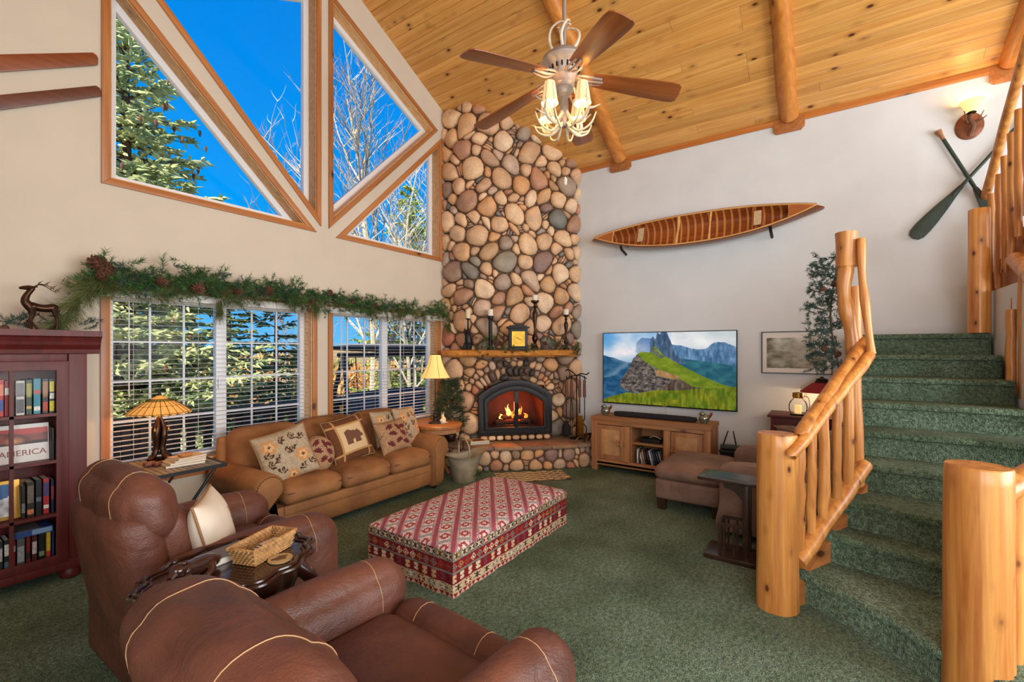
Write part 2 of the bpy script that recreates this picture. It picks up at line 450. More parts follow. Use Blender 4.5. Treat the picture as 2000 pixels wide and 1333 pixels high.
# ================================================================ THE ROOM
from mathutils.geometry import tessellate_polygon
XL, YR = -1.4, -5.0
def inset(poly, d):
    n = len(poly); out = []
    area = sum(poly[i][0]*poly[(i+1)%n][1]-poly[(i+1)%n][0]*poly[i][1] for i in range(n))
    sg = 1 if area > 0 else -1
    L = []
    for i in range(n):
        p, q = Vector(poly[i]), Vector(poly[(i+1)%n]); t = (q-p).normalized(); nrm = Vector((-t.y, t.x))*sg
        L.append((p+nrm*d, t))
    for i in range(n):
        p, t = L[i-1]; q, s = L[i]
        den = t.x*s.y-t.y*s.x; k = ((q.x-p.x)*s.y-(q.y-p.y)*s.x)/den
        r = p+t*k; out.append((r.x, r.y))
    return out
fl = MB().box(((XL+XT)/2, (YR+YW)/2, -.05), (XT-XL, YW-YR, .1)).build('floor', M['carpet'])
struct(fl, 'deep green cut pile carpet over the whole room', 'floor')

TRI = {  # casing outlines on the window wall (x, z)
 'A': [(1.02,2.70),(2.70,2.70),(1.02,4.33)],
 'B': [(2.751,2.77),(2.751,5.275),(1.13,4.45)],
 'C': [(2.84,2.768),(4.469,4.439),(2.84,5.268)],
 'D': [(2.924,2.69),(4.548,2.69),(4.548,4.373)]}
LOW = [(1.014,2.706,.46,1.97), (2.834,4.52,.46,1.97)]
holes = [inset(TRI[k], .05) for k in 'ABCD'] + [[(a+.052,c+.12),(b-.052,c+.12),(b-.052,d-.05),(a+.052,d-.05)] for a, b, c, d in LOW]
outer = [(XL-.2,-.1),(XT+.15,-.1),(XT+.15,ceil_z(XT)+.1),(RIDGE,ceil_z(RIDGE)+.2),(XL-.2,ceil_z(XL)+.1)]
def wall_with_holes(outer, holes, y0, y1):
    mb = MB(); loops = [outer]+holes
    flat = [p for l in loops for p in l]
    tr = tessellate_polygon([[Vector((x, z, 0)) for x, z in l] for l in loops])
    n = len(flat)
    mb.v = [(x, y0, z) for x, z in flat]+[(x, y1, z) for x, z in flat]
    mb.f = [tuple(t) for t in tr]+[tuple(i+n for i in reversed(t)) for t in tr]
    b = 0
    for l in loops:
        k = len(l)
        mb.f += [(b+i, b+(i+1)%k, b+(i+1)%k+n, b+i+n) for i in range(k)]; b += k
    me = mb.mesh('wall'); bm = bmesh.new(); bm.from_mesh(me); bmesh.ops.recalc_face_normals(bm, faces=bm.faces); bm.to_mesh(me); bm.free()
    return me
struct(link('wall_back', wall_with_holes(outer, holes, YW, YW+.2), M['plaster']), 'tall beige gable wall pierced by triangular and sliding windows', 'wall')
struct(MB().box((XT+.075, (YR+YW)/2, 2.1), (.15, YW-YR+.2, 4.3)).build('wall_right', M['plaster_right']), 'white side wall carrying the canoe and television', 'wall')
struct(MB().box((XL-.1, (YR+YW)/2, 1.95), (.2, YW-YR, 4.2)).build('wall_left', M['plaster']), 'plain beige wall beside the bookcase outside the view', 'wall')
struct(MB().prism(outer, .2, 'y', YR-.2).build('wall_front', M['plaster']), 'plain gable wall behind the viewer', 'wall')

# ---- ceiling: pine tongue and groove boards
rnd = random.Random(4)
ce = thing('ceiling', 'vaulted ceiling of knotty pine tongue and groove boards', 'ceiling'); ce['kind'] = 'structure'
slab = MB()
for x0, x1 in ((RIDGE, XT+.15), (XL-.2, RIDGE)):
    slab.add([(x0, YR-.2, ceil_z(x0)+.03), (x1, YR-.2, ceil_z(x1)+.03), (x1, YW+.6, ceil_z(x1)+.03), (x0, YW+.6, ceil_z(x0)+.03),
              (x0, YR-.2, ceil_z(x0)+.25), (x1, YR-.2, ceil_z(x1)+.25), (x1, YW+.6, ceil_z(x1)+.25), (x0, YW+.6, ceil_z(x0)+.25)],
             [(0,3,2,1),(4,5,6,7),(0,1,5,4),(1,2,6,5),(2,3,7,6),(3,0,4,7)])
slab.build('roof_deck', simple('roof_deck', (120,72,36), .8), ce)
PIT = .1134; ang = math.atan(SLOPE)
def board_mesh(L, w):
    a, t, c = w/2-.0008, .018, .005
    prof = [(-a, t), (-a, c), (-a+c, 0), (a-c, 0), (a, c), (a, t)]
    mb = MB(); vs = [(x, y, z) for y in (0, L) for x, z in prof]; n = 6
    fs = [tuple(range(n)), tuple(range(2*n-1, n-1, -1))]+[(i, i+n, (i+1)%n+n, (i+1)%n) for i in range(n)]
    mb.add(vs, fs); me = mb.mesh('board'); me.materials.append(M['ceil_board']); return me
LENS = [2.44, 3.05, 3.66, 4.27]; BM = {l: board_mesh(l-.002, PIT) for l in LENS}
def slope_boards(x_from, sgn, count, y_lo):
    for i in range(count):
        s = (i+.5)*PIT
        x = x_from - sgn*s*math.cos(ang); z = EAVE_Z0[sgn] + s*math.sin(ang)
        y = YW+.02
        first = True
        while y > y_lo:
            L = rnd.choice(LENS)
            if first: L = rnd.choice(LENS); first = False
            rot = Matrix.Rotation(sgn*ang, 4, 'Y')
            inst(BM[L], 'ceiling_board', ce, Matrix.Translation((x, y-L, z)) @ rot)
            y -= L
EAVE_Z0 = {1: ceil_z(XT), -1: ceil_z(XL)}
slope_boards(XT, 1, 31, -3.2)
slope_boards(XL, -1, 42, 1.2)
struct(MB().bar((XT-.012, 2.95, 4.04), (XT-.012, YR, 4.04), .024, .065).build('trim_1', wood('trim_y', (176,98,42), (214,138,68), 1, .4, 1, 4.0, False), bevel=.004), 'pine crown strip along the top of the white wall', 'trim')

# ---- log beams under the boards
for i, (yb, lab) in enumerate(((2.28, 'peeled log rafter running up behind the ceiling fan'), (.335, 'peeled log rafter near the middle of the pine ceiling'), (-1.38, 'peeled log rafter at the right edge above the stairs'))):
    t = thing('log_rafter', lab, 'beam', (XT, yb, ceil_z(XT)), 0, 'log rafters under the ceiling')
    mb = MB(); r0 = random.Random(i); L = 3.45
    pts = [(-k/14*L*math.cos(ang)-.02, r0.uniform(-.006,.006), k/14*L*math.sin(ang)+.005) for k in range(15)]
    mb.tube(pts, [.088*r0.uniform(.96,1.04) for _ in pts], 16)
    o = mb.build('log', M['log_beam'], t, True)
    pl = []
    w, b, tp, cr_ = .15, -.165, -.02, .035
    pl = [(-w, tp), (-w, b+cr_), (-w+cr_, b), (w-cr_, b), (w, b+cr_), (w, tp)]
    MB().prism(pl, .022, 'x', -.026).build('bearing_plate', M['pine_trim'], t, bevel=.004)

# ---- windows
def casing(parent, outer_p, inner_p, y, th=.02, names='casing'):
    n = len(outer_p)
    for i in range(n):
        o0, o1, i0, i1 = [Vector(p) for p in (outer_p[i], outer_p[(i+1)%n], inner_p[i], inner_p[(i+1)%n])]
        tx = (o1-o0).normalized(); nz = Vector((-tx.y, tx.x))
        loc = lambda p: ((p-o0).dot(tx), (p-o0).dot(nz))
        poly = [loc(o0), loc(o1), loc(i1), loc(i0)]
        mb = MB().prism(poly, th, 'y', -th)
        ob = mb.build(names, M['pine_trim'], parent, bevel=.003)
        mt = Matrix(((tx.x, 0, nz.x, o0.x), (0, 1, 0, y), (tx.y, 0, nz.y, o0.y), (0, 0, 0, 1)))
        ob.matrix_basis = mt
def ring(outer_p, inner_p, y0, y1):
    mb = MB(); n = len(outer_p)
    vs = [(x, y0, z) for x, z in outer_p]+[(x, y0, z) for x, z in inner_p]+[(x, y1, z) for x, z in outer_p]+[(x, y1, z) for x, z in inner_p]
    fs = []
    for i in range(n):
        j = (i+1) % n
        fs += [(i, j, n+j, n+i), (2*n+i, 3*n+i, 3*n+j, 2*n+j), (i, 2*n+i, 2*n+j, j), (n+i, n+j, 3*n+j, 3*n+i)]
    return mb.add(vs, fs)
LAB = {'A': 'low left triangular window with pine casing framing a spruce', 'B': 'tall left triangular window with pine casing under the ridge', 'C': 'tall right triangular window with pine casing before bare trees', 'D': 'low right triangular window with pine casing beside the chimney'}
light_jamb = wood('pale_pine_jamb', (206,150,92), (236,190,136), 0, .5, 1, 4, True, .05)
wn = 0
for k in 'ABCD':
    wn += 1
    t = thing('window_%d' % wn, LAB[k], 'window'); t['kind'] = 'structure'
    op = TRI[k]; ip = inset(op, .05)
    casing(t, op, ip, YW)
    ring(inset(op, .049), inset(op, .058), YW-.005, YW+.13).build('jamb', light_jamb, t)
    ring(inset(op, .058), inset(op, .115), YW+.115, YW+.17).build('sash_frame', M['white_vinyl'], t, bevel=.004)
    MB().prism(inset(op, .11), .006, 'y', YW+.14).build('pane', M['glass'], t)
for a, b, c, d in LOW:
    wn += 1
    t = thing('window_%d' % wn, 'wide sliding window with white grille behind the sofa' if wn == 5 else 'sliding window with white grille beside the stone chimney', 'window'); t['kind'] = 'structure'
    op = [(a,c),(b,c),(b,d),(a,d)]; ip = [(a+.052,c+.12),(b-.052,c+.12),(b-.052,d-.05),(a+.052,d-.05)]
    casing(t, op, ip, YW)
    ring(ip, inset(ip, .008), YW-.005, YW+.14).build('jamb', light_jamb, t)
    MB().box(((a+b)/2, YW+.05, c+.125), (b-a-.1, .12, .018)).build('sill', light_jamb, t)
    f0 = inset(ip, .008)
    ring(f0, inset(f0, .045), YW+.12, YW+.17).build('sash_frame', M['white_vinyl'], t, bevel=.003)
    x0, x1, z0, z1 = f0[0][0]+.045, f0[1][0]-.045, f0[0][1]+.045, f0[2][1]-.045
    xm = (x0+x1)/2
    st = MB().box((xm, YW+.14, (z0+z1)/2), (.085, .06, z1-z0)).build('meeting_stile', M['white_vinyl'], t, bevel=.004)
    MB().rcube((xm-.02, YW+.10, (z0+z1)/2-.05), (.022, .025, .09), .008, 3).build('latch', M['white_vinyl'], st, True)
    for (p, q) in ((x0, xm-.042), (xm+.042, x1)):
        pn = MB().box(((p+q)/2, YW+.145, (z0+z1)/2), (q-p, .005, z1-z0)).build('pane', M['glass'], t)
        for i in (1, 2): MB().box((p+(q-p)*i/3, YW+.145, (z0+z1)/2), (.014, .012, z1-z0)).build('muntin', M['white_vinyl'], pn)
        for j in (1, 2, 3): MB().box(((p+q)/2, YW+.145, z0+(z1-z0)*j/4), (q-p, .0125, .014)).build('muntin', M['white_vinyl'], pn)

# window frames added around the unseen fill lamps behind the camera
for nm, W_, Hh_, T_, lb in (('window_7', 5.2, 2.8, Matrix.Translation((2.4, YR+.001, 1.9)), 'wide white window frame added around the rear fill lamp'), ('window_8', 3.2, 2.6, Matrix.Translation((XL+.001, -1.6, 1.9)) @ Matrix.Rotation(-PI/2, 4, 'Z'), 'white window frame added around the side fill lamp')):
    t = thing(nm, lb, 'window'); t['kind'] = 'structure'; t.matrix_world = T_; a, b = W_/2, Hh_/2
    o_ = [(-a,-b),(a,-b),(a,b),(-a,b)]
    ring(o_, inset(o_, .09), 0, .03).build('frame', M['white_vinyl'], t)
    MB().box((0, .004, 0), (W_-.16, .006, Hh_-.16)).build('pane', M['glass'], t)
    for i in (-1, 0, 1): MB().box((i*W_/4, .015, 0), (.06, .03, Hh_-.16)).build('mullion', M['white_vinyl'], t)
# ---- venetian blinds
def blind(a, b, va, vb, c, d, label):
    t = thing('venetian_blind', label, 'blind', ((a+b)/2, YW+.045, 1.9), 0, 'white venetian blinds')
    w = b-a
    MB().box(((va+vb)/2-(a+b)/2, -.105, .012), (vb-va, .018, .062)).build('valance', M['white_paint'], t, bevel=.003)
    for s, xx in ((-1, va), (1, vb)): MB().box((xx-(a+b)/2-s*.008, -.075, .012), (.016, .06, .062)).build('valance_return', M['white_paint'], t)
    MB().box((0, 0, -.005), (w, .045, .045)).build('headrail', M['white_paint'], t)
    n = int((d-c)/.038); me = None
    sl = MB(); prof = [(-.021, -.0004), (0, .0008), (.021, -.0004)]
    vs = [(sx*w/2, y, z) for sx in (-1, 1) for y, z in prof]+[(sx*w/2, y, z-.0011) for sx in (-1, 1) for y, z in prof]
    fs = [(0,3,4,1),(1,4,5,2),(6,7,10,9),(7,8,11,10),(0,6,9,3),(2,5,11,8),(0,1,7,6),(1,2,8,7),(3,9,10,4),(4,10,11,5)]
    sl.add(vs, fs); me = sl.mesh('slat', True, 60); me.materials.append(M['slat'])
    for i in range(n): inst(me, 'slat', t, Matrix.Translation((0, 0, d-1.9-.03-i*.038)) @ Matrix.Rotation(math.radians(1), 4, 'X'))
    MB().box((0, 0, c-1.9), (w, .045, .016)).build('bottom_rail', M['white_paint'], t)
    for q in (-.42, -.14, .14, .42):
        MB().tube([(q*w, -.026, -.03), (q*w, -.026, c-1.9)], .0014, 4).build('lift_cord', M['white_paint'], t)
    MB().tube([(-.44*w, -.04, -.04), (-.44*w, -.04, -.75)], .004, 6).build('tilt_wand', M['white_paint'], t)
blind(LOW[0][0]+.075, LOW[0][1]-.07, 1.0, 2.73, .635, 1.87, 'white venetian blind over the wide window behind the sofa')
blind(LOW[1][0]+.07, LOW[1][1]-.07, 2.82, 4.565, .635, 1.87, 'white venetian blind over the window beside the stone chimney')

# ================================================================ STAIRS
RIS = .182
st = thing('staircase', 'staircase covered in dark green carpet climbing to a landing', 'stairs', (4.2, -.65, 0))
LX = [3.88+.29*i for i in range(6)]     # noses of steps 4..9
nose = {1: [(3.20,.17),(3.08,-.03),(2.90,-.25),(2.66,-.46),(2.42,-.84),(2.36,-1.13)],
        2: [(3.42,.05),(3.38,-.2),(3.28,-.53),(3.06,-.9),(2.92,-1.13)],
        3: [(3.60,-.07),(3.54,-.3),(3.44,-.56),(3.30,-1.13)],
        4: [(3.88,-.20),(3.84,-.61),(3.78,-1.13)]}
for k in range(5, 10): nose[k] = [(LX[k-4], -.20), (LX[k-4], -1.13)]
leftedge = [(3.20,.17),(3.42,.05),(3.60,-.07),(3.88,-.20),(XT,-.20)]
for k in range(1, 10):
    ns = nose[k]
    ns = [(p.x, p.y) for p in catmull([(*p, 0) for p in ns], 4)] if k < 5 else ns
    if k < 9:
        nx = nose[k+1]; nx = [(p.x, p.y) for p in catmull([(*p, 0) for p in nx], 4)] if k+1 < 5 else nx
        back = [(x+.06, y) for x, y in reversed(nx)]
    else: back = [(XT-.005, -1.13), (XT-.005, -.20)]
    top = MB().prism(ns+back, .045, 'z', k*RIS-.045)
    body = [(x+.03, y) for x, y in ns]+back
    o = MB().prism(body, k*RIS-.045, 'z', 0).build('riser_block', M['carpet'], st, world=True)
    n_ = top.build('tread', M['carpet'], st, world=True, bevel=.018)
MB().box((5.20, -1.20, 1.0), (1.38, .1, 1.98)).build('stair_wall', M['plaster_right'], st, world=True)

def pole(mb, p, q, r, seed, n=10, seg=7, wob=.006):
    rr = random.Random(seed); p, q = Vector(p), Vector(q)
    pts = [p+(q-p)*(k/seg)+Vector((rr.uniform(-wob,wob), rr.uniform(-wob,wob), 0)) for k in range(seg+1)]
    rad = [r*rr.uniform(.93, 1.07) for _ in pts]
    # eased ends
    mb.tube([pts[0]]+pts+[pts[-1]], [rad[0]*.82]+rad+[rad[-1]*.82], n); return mb
def log_post(parent, name, base, top, r, seed, crack=True):
    rr = random.Random(seed); mb = MB(); n = 28; seg = 16; base, top = Vector(base), Vector(top)
    vs = []; fs = []
    lob = [rr.uniform(0, 6.28) for _ in range(3)]
    zs = [0]+[i/seg for i in range(seg+1)]+[1]
    for i, t in enumerate(zs):
        p = base+(top-base)*t
        f = .93 if i in (0, len(zs)-1) else (1.03-.05*t+.01*math.sin(t*9+lob[0]))
        off = -.006 if i == len(zs)-1 else 0
        for k in range(n):
            a = 2*PI*k/n
            rad = r*f*(1+.02*math.sin(2*a+lob[1])+.012*math.sin(5*a+lob[2]+t*2))
            if crack and abs(((a-4.3+.12*math.sin(t*7)+PI) % (2*PI))-PI) < .12 and .03 < t < .97: rad *= .94
            vs.append((p.x+rad*math.cos(a), p.y+rad*math.sin(a), p.z+(.0 if i not in (0, len(zs)-1) else (.006 if i else -.0))))
    for i in range(len(zs)-1):
        for k in range(n): fs.append((i*n+k, i*n+(k+1)%n, (i+1)*n+(k+1)%n, (i+1)*n+k))
    fs.append(tuple(range(n-1,-1,-1))); fs.append(tuple((len(zs)-1)*n+k for k in range(n)))
    mb.add(vs, fs); return mb.build(name, M['log'], parent, True, angle=50, world=True)
# left railing
lr = thing('log_railing', 'golden peeled log railing with fat newel and tall forked post', 'railing', (3.066, .233, 0))
log_post(lr, 'newel_post', (3.066,.233,0), (3.066,.233,1.005), .106, 3)
A0, A1 = on_x(1567, 848, 3.10), on_x(1690, 668, 3.82)
pole(MB(), A0, A1, .042, 11, 12).build('hand_rail', M['log'], lr, True, world=True)
B0, B1 = on_x(1545, 890, 2.97), on_x(1701, 694, 3.70)
pole(MB(), B0, B1, .033, 12, 12).build('lower_rail', M['log'], lr, True, world=True)
q0, q1 = on_x(1653, 455, 3.80), on_x(1653, 522, 3.80)
pole(MB(), q1, q0, .062, 13, 18, 4, .001).build('post_cap', M['log'], lr, True, world=True)
c = [on_x(u, v, x) for u, v, x in ((1654,515,3.79),(1648,560,3.78),(1652,600,3.78),(1661,640,3.79),(1668,692,3.80))]
MB().tube(catmull(c, 5), [.043+.005*math.sin(i*.7) for i in range(21)], 14).build('forked_pole', M['log'], lr, True, world=True)
c = [on_x(u, v, x) for u, v, x in ((1682,466,3.76),(1684,540,3.75),(1692,610,3.73),(1702,692,3.70))]
MB().tube(catmull(c, 5), [.024+.003*math.sin(i*.9) for i in range(16)], 12).build('thin_pole', M['log'], lr, True, world=True)
c = [on_x(1668, 560, 3.86), on_x(1676, 955, 3.86)]
pole(MB(), c[0], c[1], .036, 15).build('post_pole', M['log'], lr, True, world=True)
S0, S1 = on_x(1556, 1098, 3.14), on_x(1688, 908, 3.86)
MB().tube([S0+(S1-S0)*(k/6) for k in range(7)], [.05+.004*math.sin(k*2) for k in range(7)], 12).build('bottom_log', M['log'], lr, True, world=True)
skb = MB().prism([(0,.0),(.80,.0),(.80,.60),(0,.12)], .03, 'y', -.015).build('skirt_board', M['pine_trim'], lr)
skb.matrix_basis = XF[lr.name].inverted() @ Matrix.Translation((3.14,.14,0)) @ Matrix.Rotation(math.atan2(-.36,.72),4,'Z')
for i, (u, rr_) in enumerate(((1562,.030),(1585,.026),(1609,.032),(1634,.026),(1659,.030))):
    t = (u-1545)/(1701-1545); X = 3.14+(3.80-3.14)*max(0, (u-1556)/132)
    vt = 848+(668-848)*(u-1567)/(1690-1567)+18; vb = 1098+(908-1098)*(u-1556)/(132)
    pole(MB(), on_x(u, vb, X), on_x(u, vt, X), rr_, 20+i).build('baluster', M['log'], lr, True, world=True)
# near railing on the right
rr2 = thing('log_railing', 'peeled log railing with a fat newel cut by the right edge of the picture', 'railing', (2.70, -.53, 0))
log_post(rr2, 'newel_post', (2.70,-.53,0), (2.70,-.53,1.005), .108, 8)
path = [(2.74,-.60,.90),(3.15,-1.0,1.13),(3.6,-1.17,1.42),(4.95,-1.17,2.18)]
MB().tube(catmull(path, 5), .052, 14).build('hand_rail', M['log'], rr2, True, world=True)
ip = catmull(path, 5)
for i in range(1, len(ip)-1):
    p = ip[i]; zb = max(0.0, min(1.6, (p.z-.92)))
    pole(MB(), (p.x, p.y, zb), (p.x, p.y, p.z), .034, 40+i).build('baluster', M['log'], rr2, True, world=True)
for i, X in enumerate((4.86, 4.94, 5.02)):
    p = on_x(1976+10*i, 605-22*i, X); q = on_x(1976+10*i, 770, X)
    pole(MB(), q, p, .03, 60+i).build('baluster', M['log'], rr2, True, world=True)
# upper flight
ur = thing('log_railing', 'upper log railing with staggered balusters rising from the landing', 'railing', (5.33, -1.06, 9*RIS))
log_post(ur, 'newel_post', (5.36,-1.06,9*RIS), (5.36,-1.06,2.67), .068, 5, False)
YU = -1.20
pts = [on_y(u, v, YU) for u, v in ((1904,448),(1935,349),(1961,250),(1985,165))]
pts.append(pts[-1]+(pts[-1]-pts[-2])*2)
MB().tube(catmull(pts, 4), .035, 12).build('hand_rail', M['log'], ur, True, world=True)
for i, (u, a, b) in enumerate(((1922,414,621),(1936,379,593),(1950.5,341,563.6),(1963,305,533),(1975.5,260,500),(1990,214,463),(2006,165,420),(2024,110,370))):
    p, q = on_y(u, b, YU-.01), on_y(u, a, YU-.01)
    pole(MB(), p, q, .024, 80+i, 10, 7, .004).build('baluster', M['log'], ur, True, world=True)
s0, s1, s2, s3 = [on_y(u, v, YU-.05) for u, v in ((1930,660),(2040,478),(2040,370),(1912,600))]
MB().prism([(s0.x,s0.z),(s1.x,s1.z),(s2.x,s2.z),(s3.x,s3.z)], .04, 'y', YU-.09).build('stringer_board', M['pine_trim'], ur, world=True)
MB().prism([(s0.x,s0.z+.03),(s1.x,s1.z+.03),(s2.x,s2.z),(s3.x,s3.z)], .85, 'y', YU-.95).build('carpeted_flight', M['carpet'], ur, world=True)

# ================================================================ STONE CHIMNEY AND FIREPLACE
FOOT = [(4.585,4.30),(4.585,4.02),(4.68,3.76),(5.0,3.44),(5.42,3.20),(5.73,2.97),(5.90,2.90)]
fpath = [Vector((p.x, p.y)) for p in catmull([(x, y, 0) for x, y in FOOT], 10)]
flen = [0.0]
for i in range(1, len(fpath)): flen.append(flen[-1]+(fpath[i]-fpath[i-1]).length)
FL = flen[-1]
def foot(s, path=fpath, ln=flen):
    s = max(0, min(ln[-1]-1e-6, s)); i = 0
    while ln[i+1] < s: i += 1
    t = (s-ln[i])/(ln[i+1]-ln[i]); p = path[i].lerp(path[i+1], t)
    j0, j1 = max(0, i-2), min(len(path)-1, i+3)
    d = (path[j1]-path[j0]).normalized(); return p, Vector((-d.y, d.x))*-1    # outward normal (to the room)
fp = thing('fireplace', 'tall river stone chimney with an arched black fireplace and raised hearth', 'fireplace', (5.2, 3.6, 0))
FPI = XF[fp.name].inverted()
mortar = simple('mortar', (104,82,64), .95, var=.25, scale=14, bmp=.4, bscale=60)
s_mid = min(range(len(flen)), key=lambda i: abs((fpath[i].x-fpath[i].y)-1.6)); S_MID = flen[s_mid]
# core
core = MB(); n = len(fpath)
vs = []; fs = []
for p, l in zip(fpath, flen):
    q, nn = foot(l); q = q - nn*.03
    vs += [(q.x, q.y, 0), (q.x, q.y, ceil_z(q.x)+.02)]
for i in range(n-1):
    if abs((flen[i]+flen[i+1])/2-S_MID) < .44:
        b = len(vs); (x0, y0, _), (x1, y1, _) = vs[2*i], vs[2*i+2]
        vs += [(x0, y0, .44), (x1, y1, .44), (x0, y0, 1.02), (x1, y1, 1.02)]
        fs += [(2*i, 2*i+2, b+1, b), (b+2, b+3, 2*i+3, 2*i+1)]
    else: fs.append((2*i, 2*i+2, 2*i+3, 2*i+1))
core.add(vs, fs).build('chimney_core', mortar, fp, True, world=True)

PAL = [(206,168,132),(196,158,122),(182,146,116),(214,178,140),(188,150,110),(170,130,104),(150,124,106),(160,140,122),(200,150,104),(176,128,98),(138,112,104),(126,120,110),(112,112,104),(190,162,140),(204,160,116),(184,134,104),(220,190,158),(142,132,116)]
def stone_mat(i, c):
    m, nt, b = new_mat('river_stone_%d' % i)
    v = coords(nt, (1,1,1), True)
    n1 = N(nt, 'ShaderNodeTexNoise'); n1.inputs['Scale'].default_value = 6; n1.inputs['Detail'].default_value = 5
    n2 = N(nt, 'ShaderNodeTexNoise'); n2.inputs['Scale'].default_value = 70; n2.inputs['Detail'].default_value = 4
    for q in (n1, n2): nt.links.new(v, q.inputs['Vector'])
    c = tuple(x*1.25 for x in lin(c)); hi = tuple(min(1, x*1.22) for x in c); lo = tuple(x*.72 for x in c)
    col = ramp(nt, n1.outputs[0], [(.3, lo), (.5, c), (.72, hi)])
    sp = ramp(nt, n2.outputs[0], [(.3, (.8,.8,.8)), (.7, (1.12,1.12,1.12))])
    nt.links.new(mixc(nt, 1.0, col, sp, 'MULTIPLY'), b.inputs['Base Color'])
    b.inputs['Roughness'].default_value = .55; bump(nt, b, n2.outputs[0], .12, .006)
    return m
STONES = [stone_mat(i, c) for i, c in enumerate(PAL)]
STW = [7,7,6,7,6,5,4,4,4,2.2,2.5,2,1.6,5,5,1.6,5,2.5]
soot = stone_mat(90, (58,50,46)); soot2 = stone_mat(91, (96,76,62)); red_st = stone_mat(92, (172,112,88))
def clip(poly, nx, ny, d):
    out = []; k = len(poly)
    for i in range(k):
        a, b = poly[i], poly[(i+1)%k]
        da = a[0]*nx+a[1]*ny-d; db = b[0]*nx+b[1]*ny-d
        if da <= 0: out.append(a)
        if (da < 0 < db) or (db < 0 < da):
            t = da/(da-db); out.append((a[0]+(b[0]-a[0])*t, a[1]+(b[1]-a[1])*t))
    return out
def cells(seeds, bound):
    """power cells; seeds = (x, y, r)"""
    res = []
    for i, (x, y, r) in enumerate(seeds):
        poly = bound
        near = sorted(((xx-x)**2+(yy-y)**2, j) for j, (xx, yy, _) in enumerate(seeds) if j != i and abs(xx-x) < .55 and abs(yy-y) < .55)[:26]
        for d2, j in near:
            xx, yy, rr = seeds[j]; dx, dy = xx-x, yy-y; L = math.sqrt(d2)+1e-9
            off = (d2 + r*r - rr*rr)/(2*L)
            nx, ny = dx/L, dy/L
            poly = clip(poly, nx, ny, nx*x+ny*y+off)
            if len(poly) < 3: break
        res.append(poly)
    return res
def centroid(p):
    A = cx = cy = 0
    for i in range(len(p)):
        x0, y0 = p[i]; x1, y1 = p[(i+1)%len(p)]; c = x0*y1-x1*y0; A += c; cx += (x0+x1)*c; cy += (y0+y1)*c
    if abs(A) < 1e-9: return p[0], 0
    return (cx/(3*A), cy/(3*A)), abs(A/2)
def smooth_poly(p, npt=16, gap=.004):
    for _ in range(3):
        q = []
        for i in range(len(p)):
            a, b = p[i], p[(i+1)%len(p)]
            q += [(a[0]*.75+b[0]*.25, a[1]*.75+b[1]*.25), (a[0]*.25+b[0]*.75, a[1]*.25+b[1]*.75)]
        p = q
    L = [0]
    for i in range(len(p)):
        a, b = p[i], p[(i+1)%len(p)]; L.append(L[-1]+math.hypot(b[0]-a[0], b[1]-a[1]))
    out = []; j = 0
    for k in range(npt):
        t = L[-1]*k/npt
        while L[j+1] < t: j += 1
        f = (t-L[j])/max(1e-9, L[j+1]-L[j]); a, b = p[j], p[(j+1)%len(p)]
        out.append((a[0]+(b[0]-a[0])*f, a[1]+(b[1]-a[1])*f))
    (cx, cy), A = centroid(out); rad = math.sqrt(max(A, 1e-6)/PI)
    s = max(.5, 1-gap/rad)
    return [((x-cx)*s+cx, (y-cy)*s+cy) for x, y in out], (cx, cy), rad*s
def stone_geo(mb, poly, ctr, rad, fn, rr, base=0.0):
    """pillow shaped stone on a surface fn(s, z, out)->point"""
    depth = min(.085, .022+rad*.62)*rr.uniform(.85, 1.15)
    tx, ty = rr.uniform(-.25,.25), rr.uniform(-.25,.25)
    rings = [(.93, -.02), (1.0, .22), (.93, .58), (.74, .86), (.42, 1.0)]
    k = len(poly); vs = []; fs = []
    for sc, h in rings:
        for x, y in poly:
            px, py = ctr[0]+(x-ctr[0])*sc, ctr[1]+(y-ctr[1])*sc
            hh = h*depth*(1+tx*(x-ctr[0])/rad*.5+ty*(y-ctr[1])/rad*.5)
            vs.append(fn(px, py, base+hh))
    vs.append(fn(ctr[0], ctr[1], base+depth*1.03))
    for i in range(len(rings)-1):
        for j in range(k): fs.append((i*k+j, i*k+(j+1)%k, (i+1)*k+(j+1)%k, (i+1)*k+j))
    b = (len(rings)-1)*k
    for j in range(k): fs.append((b+j, b+(j+1)%k, len(vs)-1))
    mb.add(vs, fs)
def make_seeds(W, Z0, Z1, rs, bad, n_big, r_lo, r_hi, thin=.28, fixed=()):
    seeds = list(fixed); tries = 0
    sizes = sorted([rs.uniform(r_lo, r_hi) if rs.random() > .35 else rs.uniform(r_lo*.75, r_lo*1.1) for _ in range(n_big)], reverse=True)
    for r in sizes:
        for _ in range(60):
            x, y = rs.uniform(0, W), rs.uniform(Z0, Z1)
            if bad(x, y, r*.8): continue
            if all((x-a)**2+(y-b)**2 > ((r+c)*.98)**2 for a, b, c in seeds): seeds.append((x, y, r)); break
    # fillers: little stacks of flat stones in the gaps
    for _ in range(2600):
        x, y = rs.uniform(0, W), rs.uniform(Z0, Z1); r = rs.uniform(.028, .052)
        if bad(x, y, r): continue
        dm = min(math.hypot(x-a, y-b)-c for a, b, c in seeds)
        if dm > r*.75:
            if rs.random() < .75 and dm > r*.9:
                an = rs.choice((0, 0, .25, -.3, 1.4, .8, -.8)) + PI/2
                k = rs.choice((2, 3, 3, 4))
                for q in range(k):
                    o = (q-(k-1)/2)*.032
                    seeds.append((x+o*math.cos(an), y+o*math.sin(an), .018))
            else: seeds.append((x, y, r))
    return seeds
rs = random.Random(21)
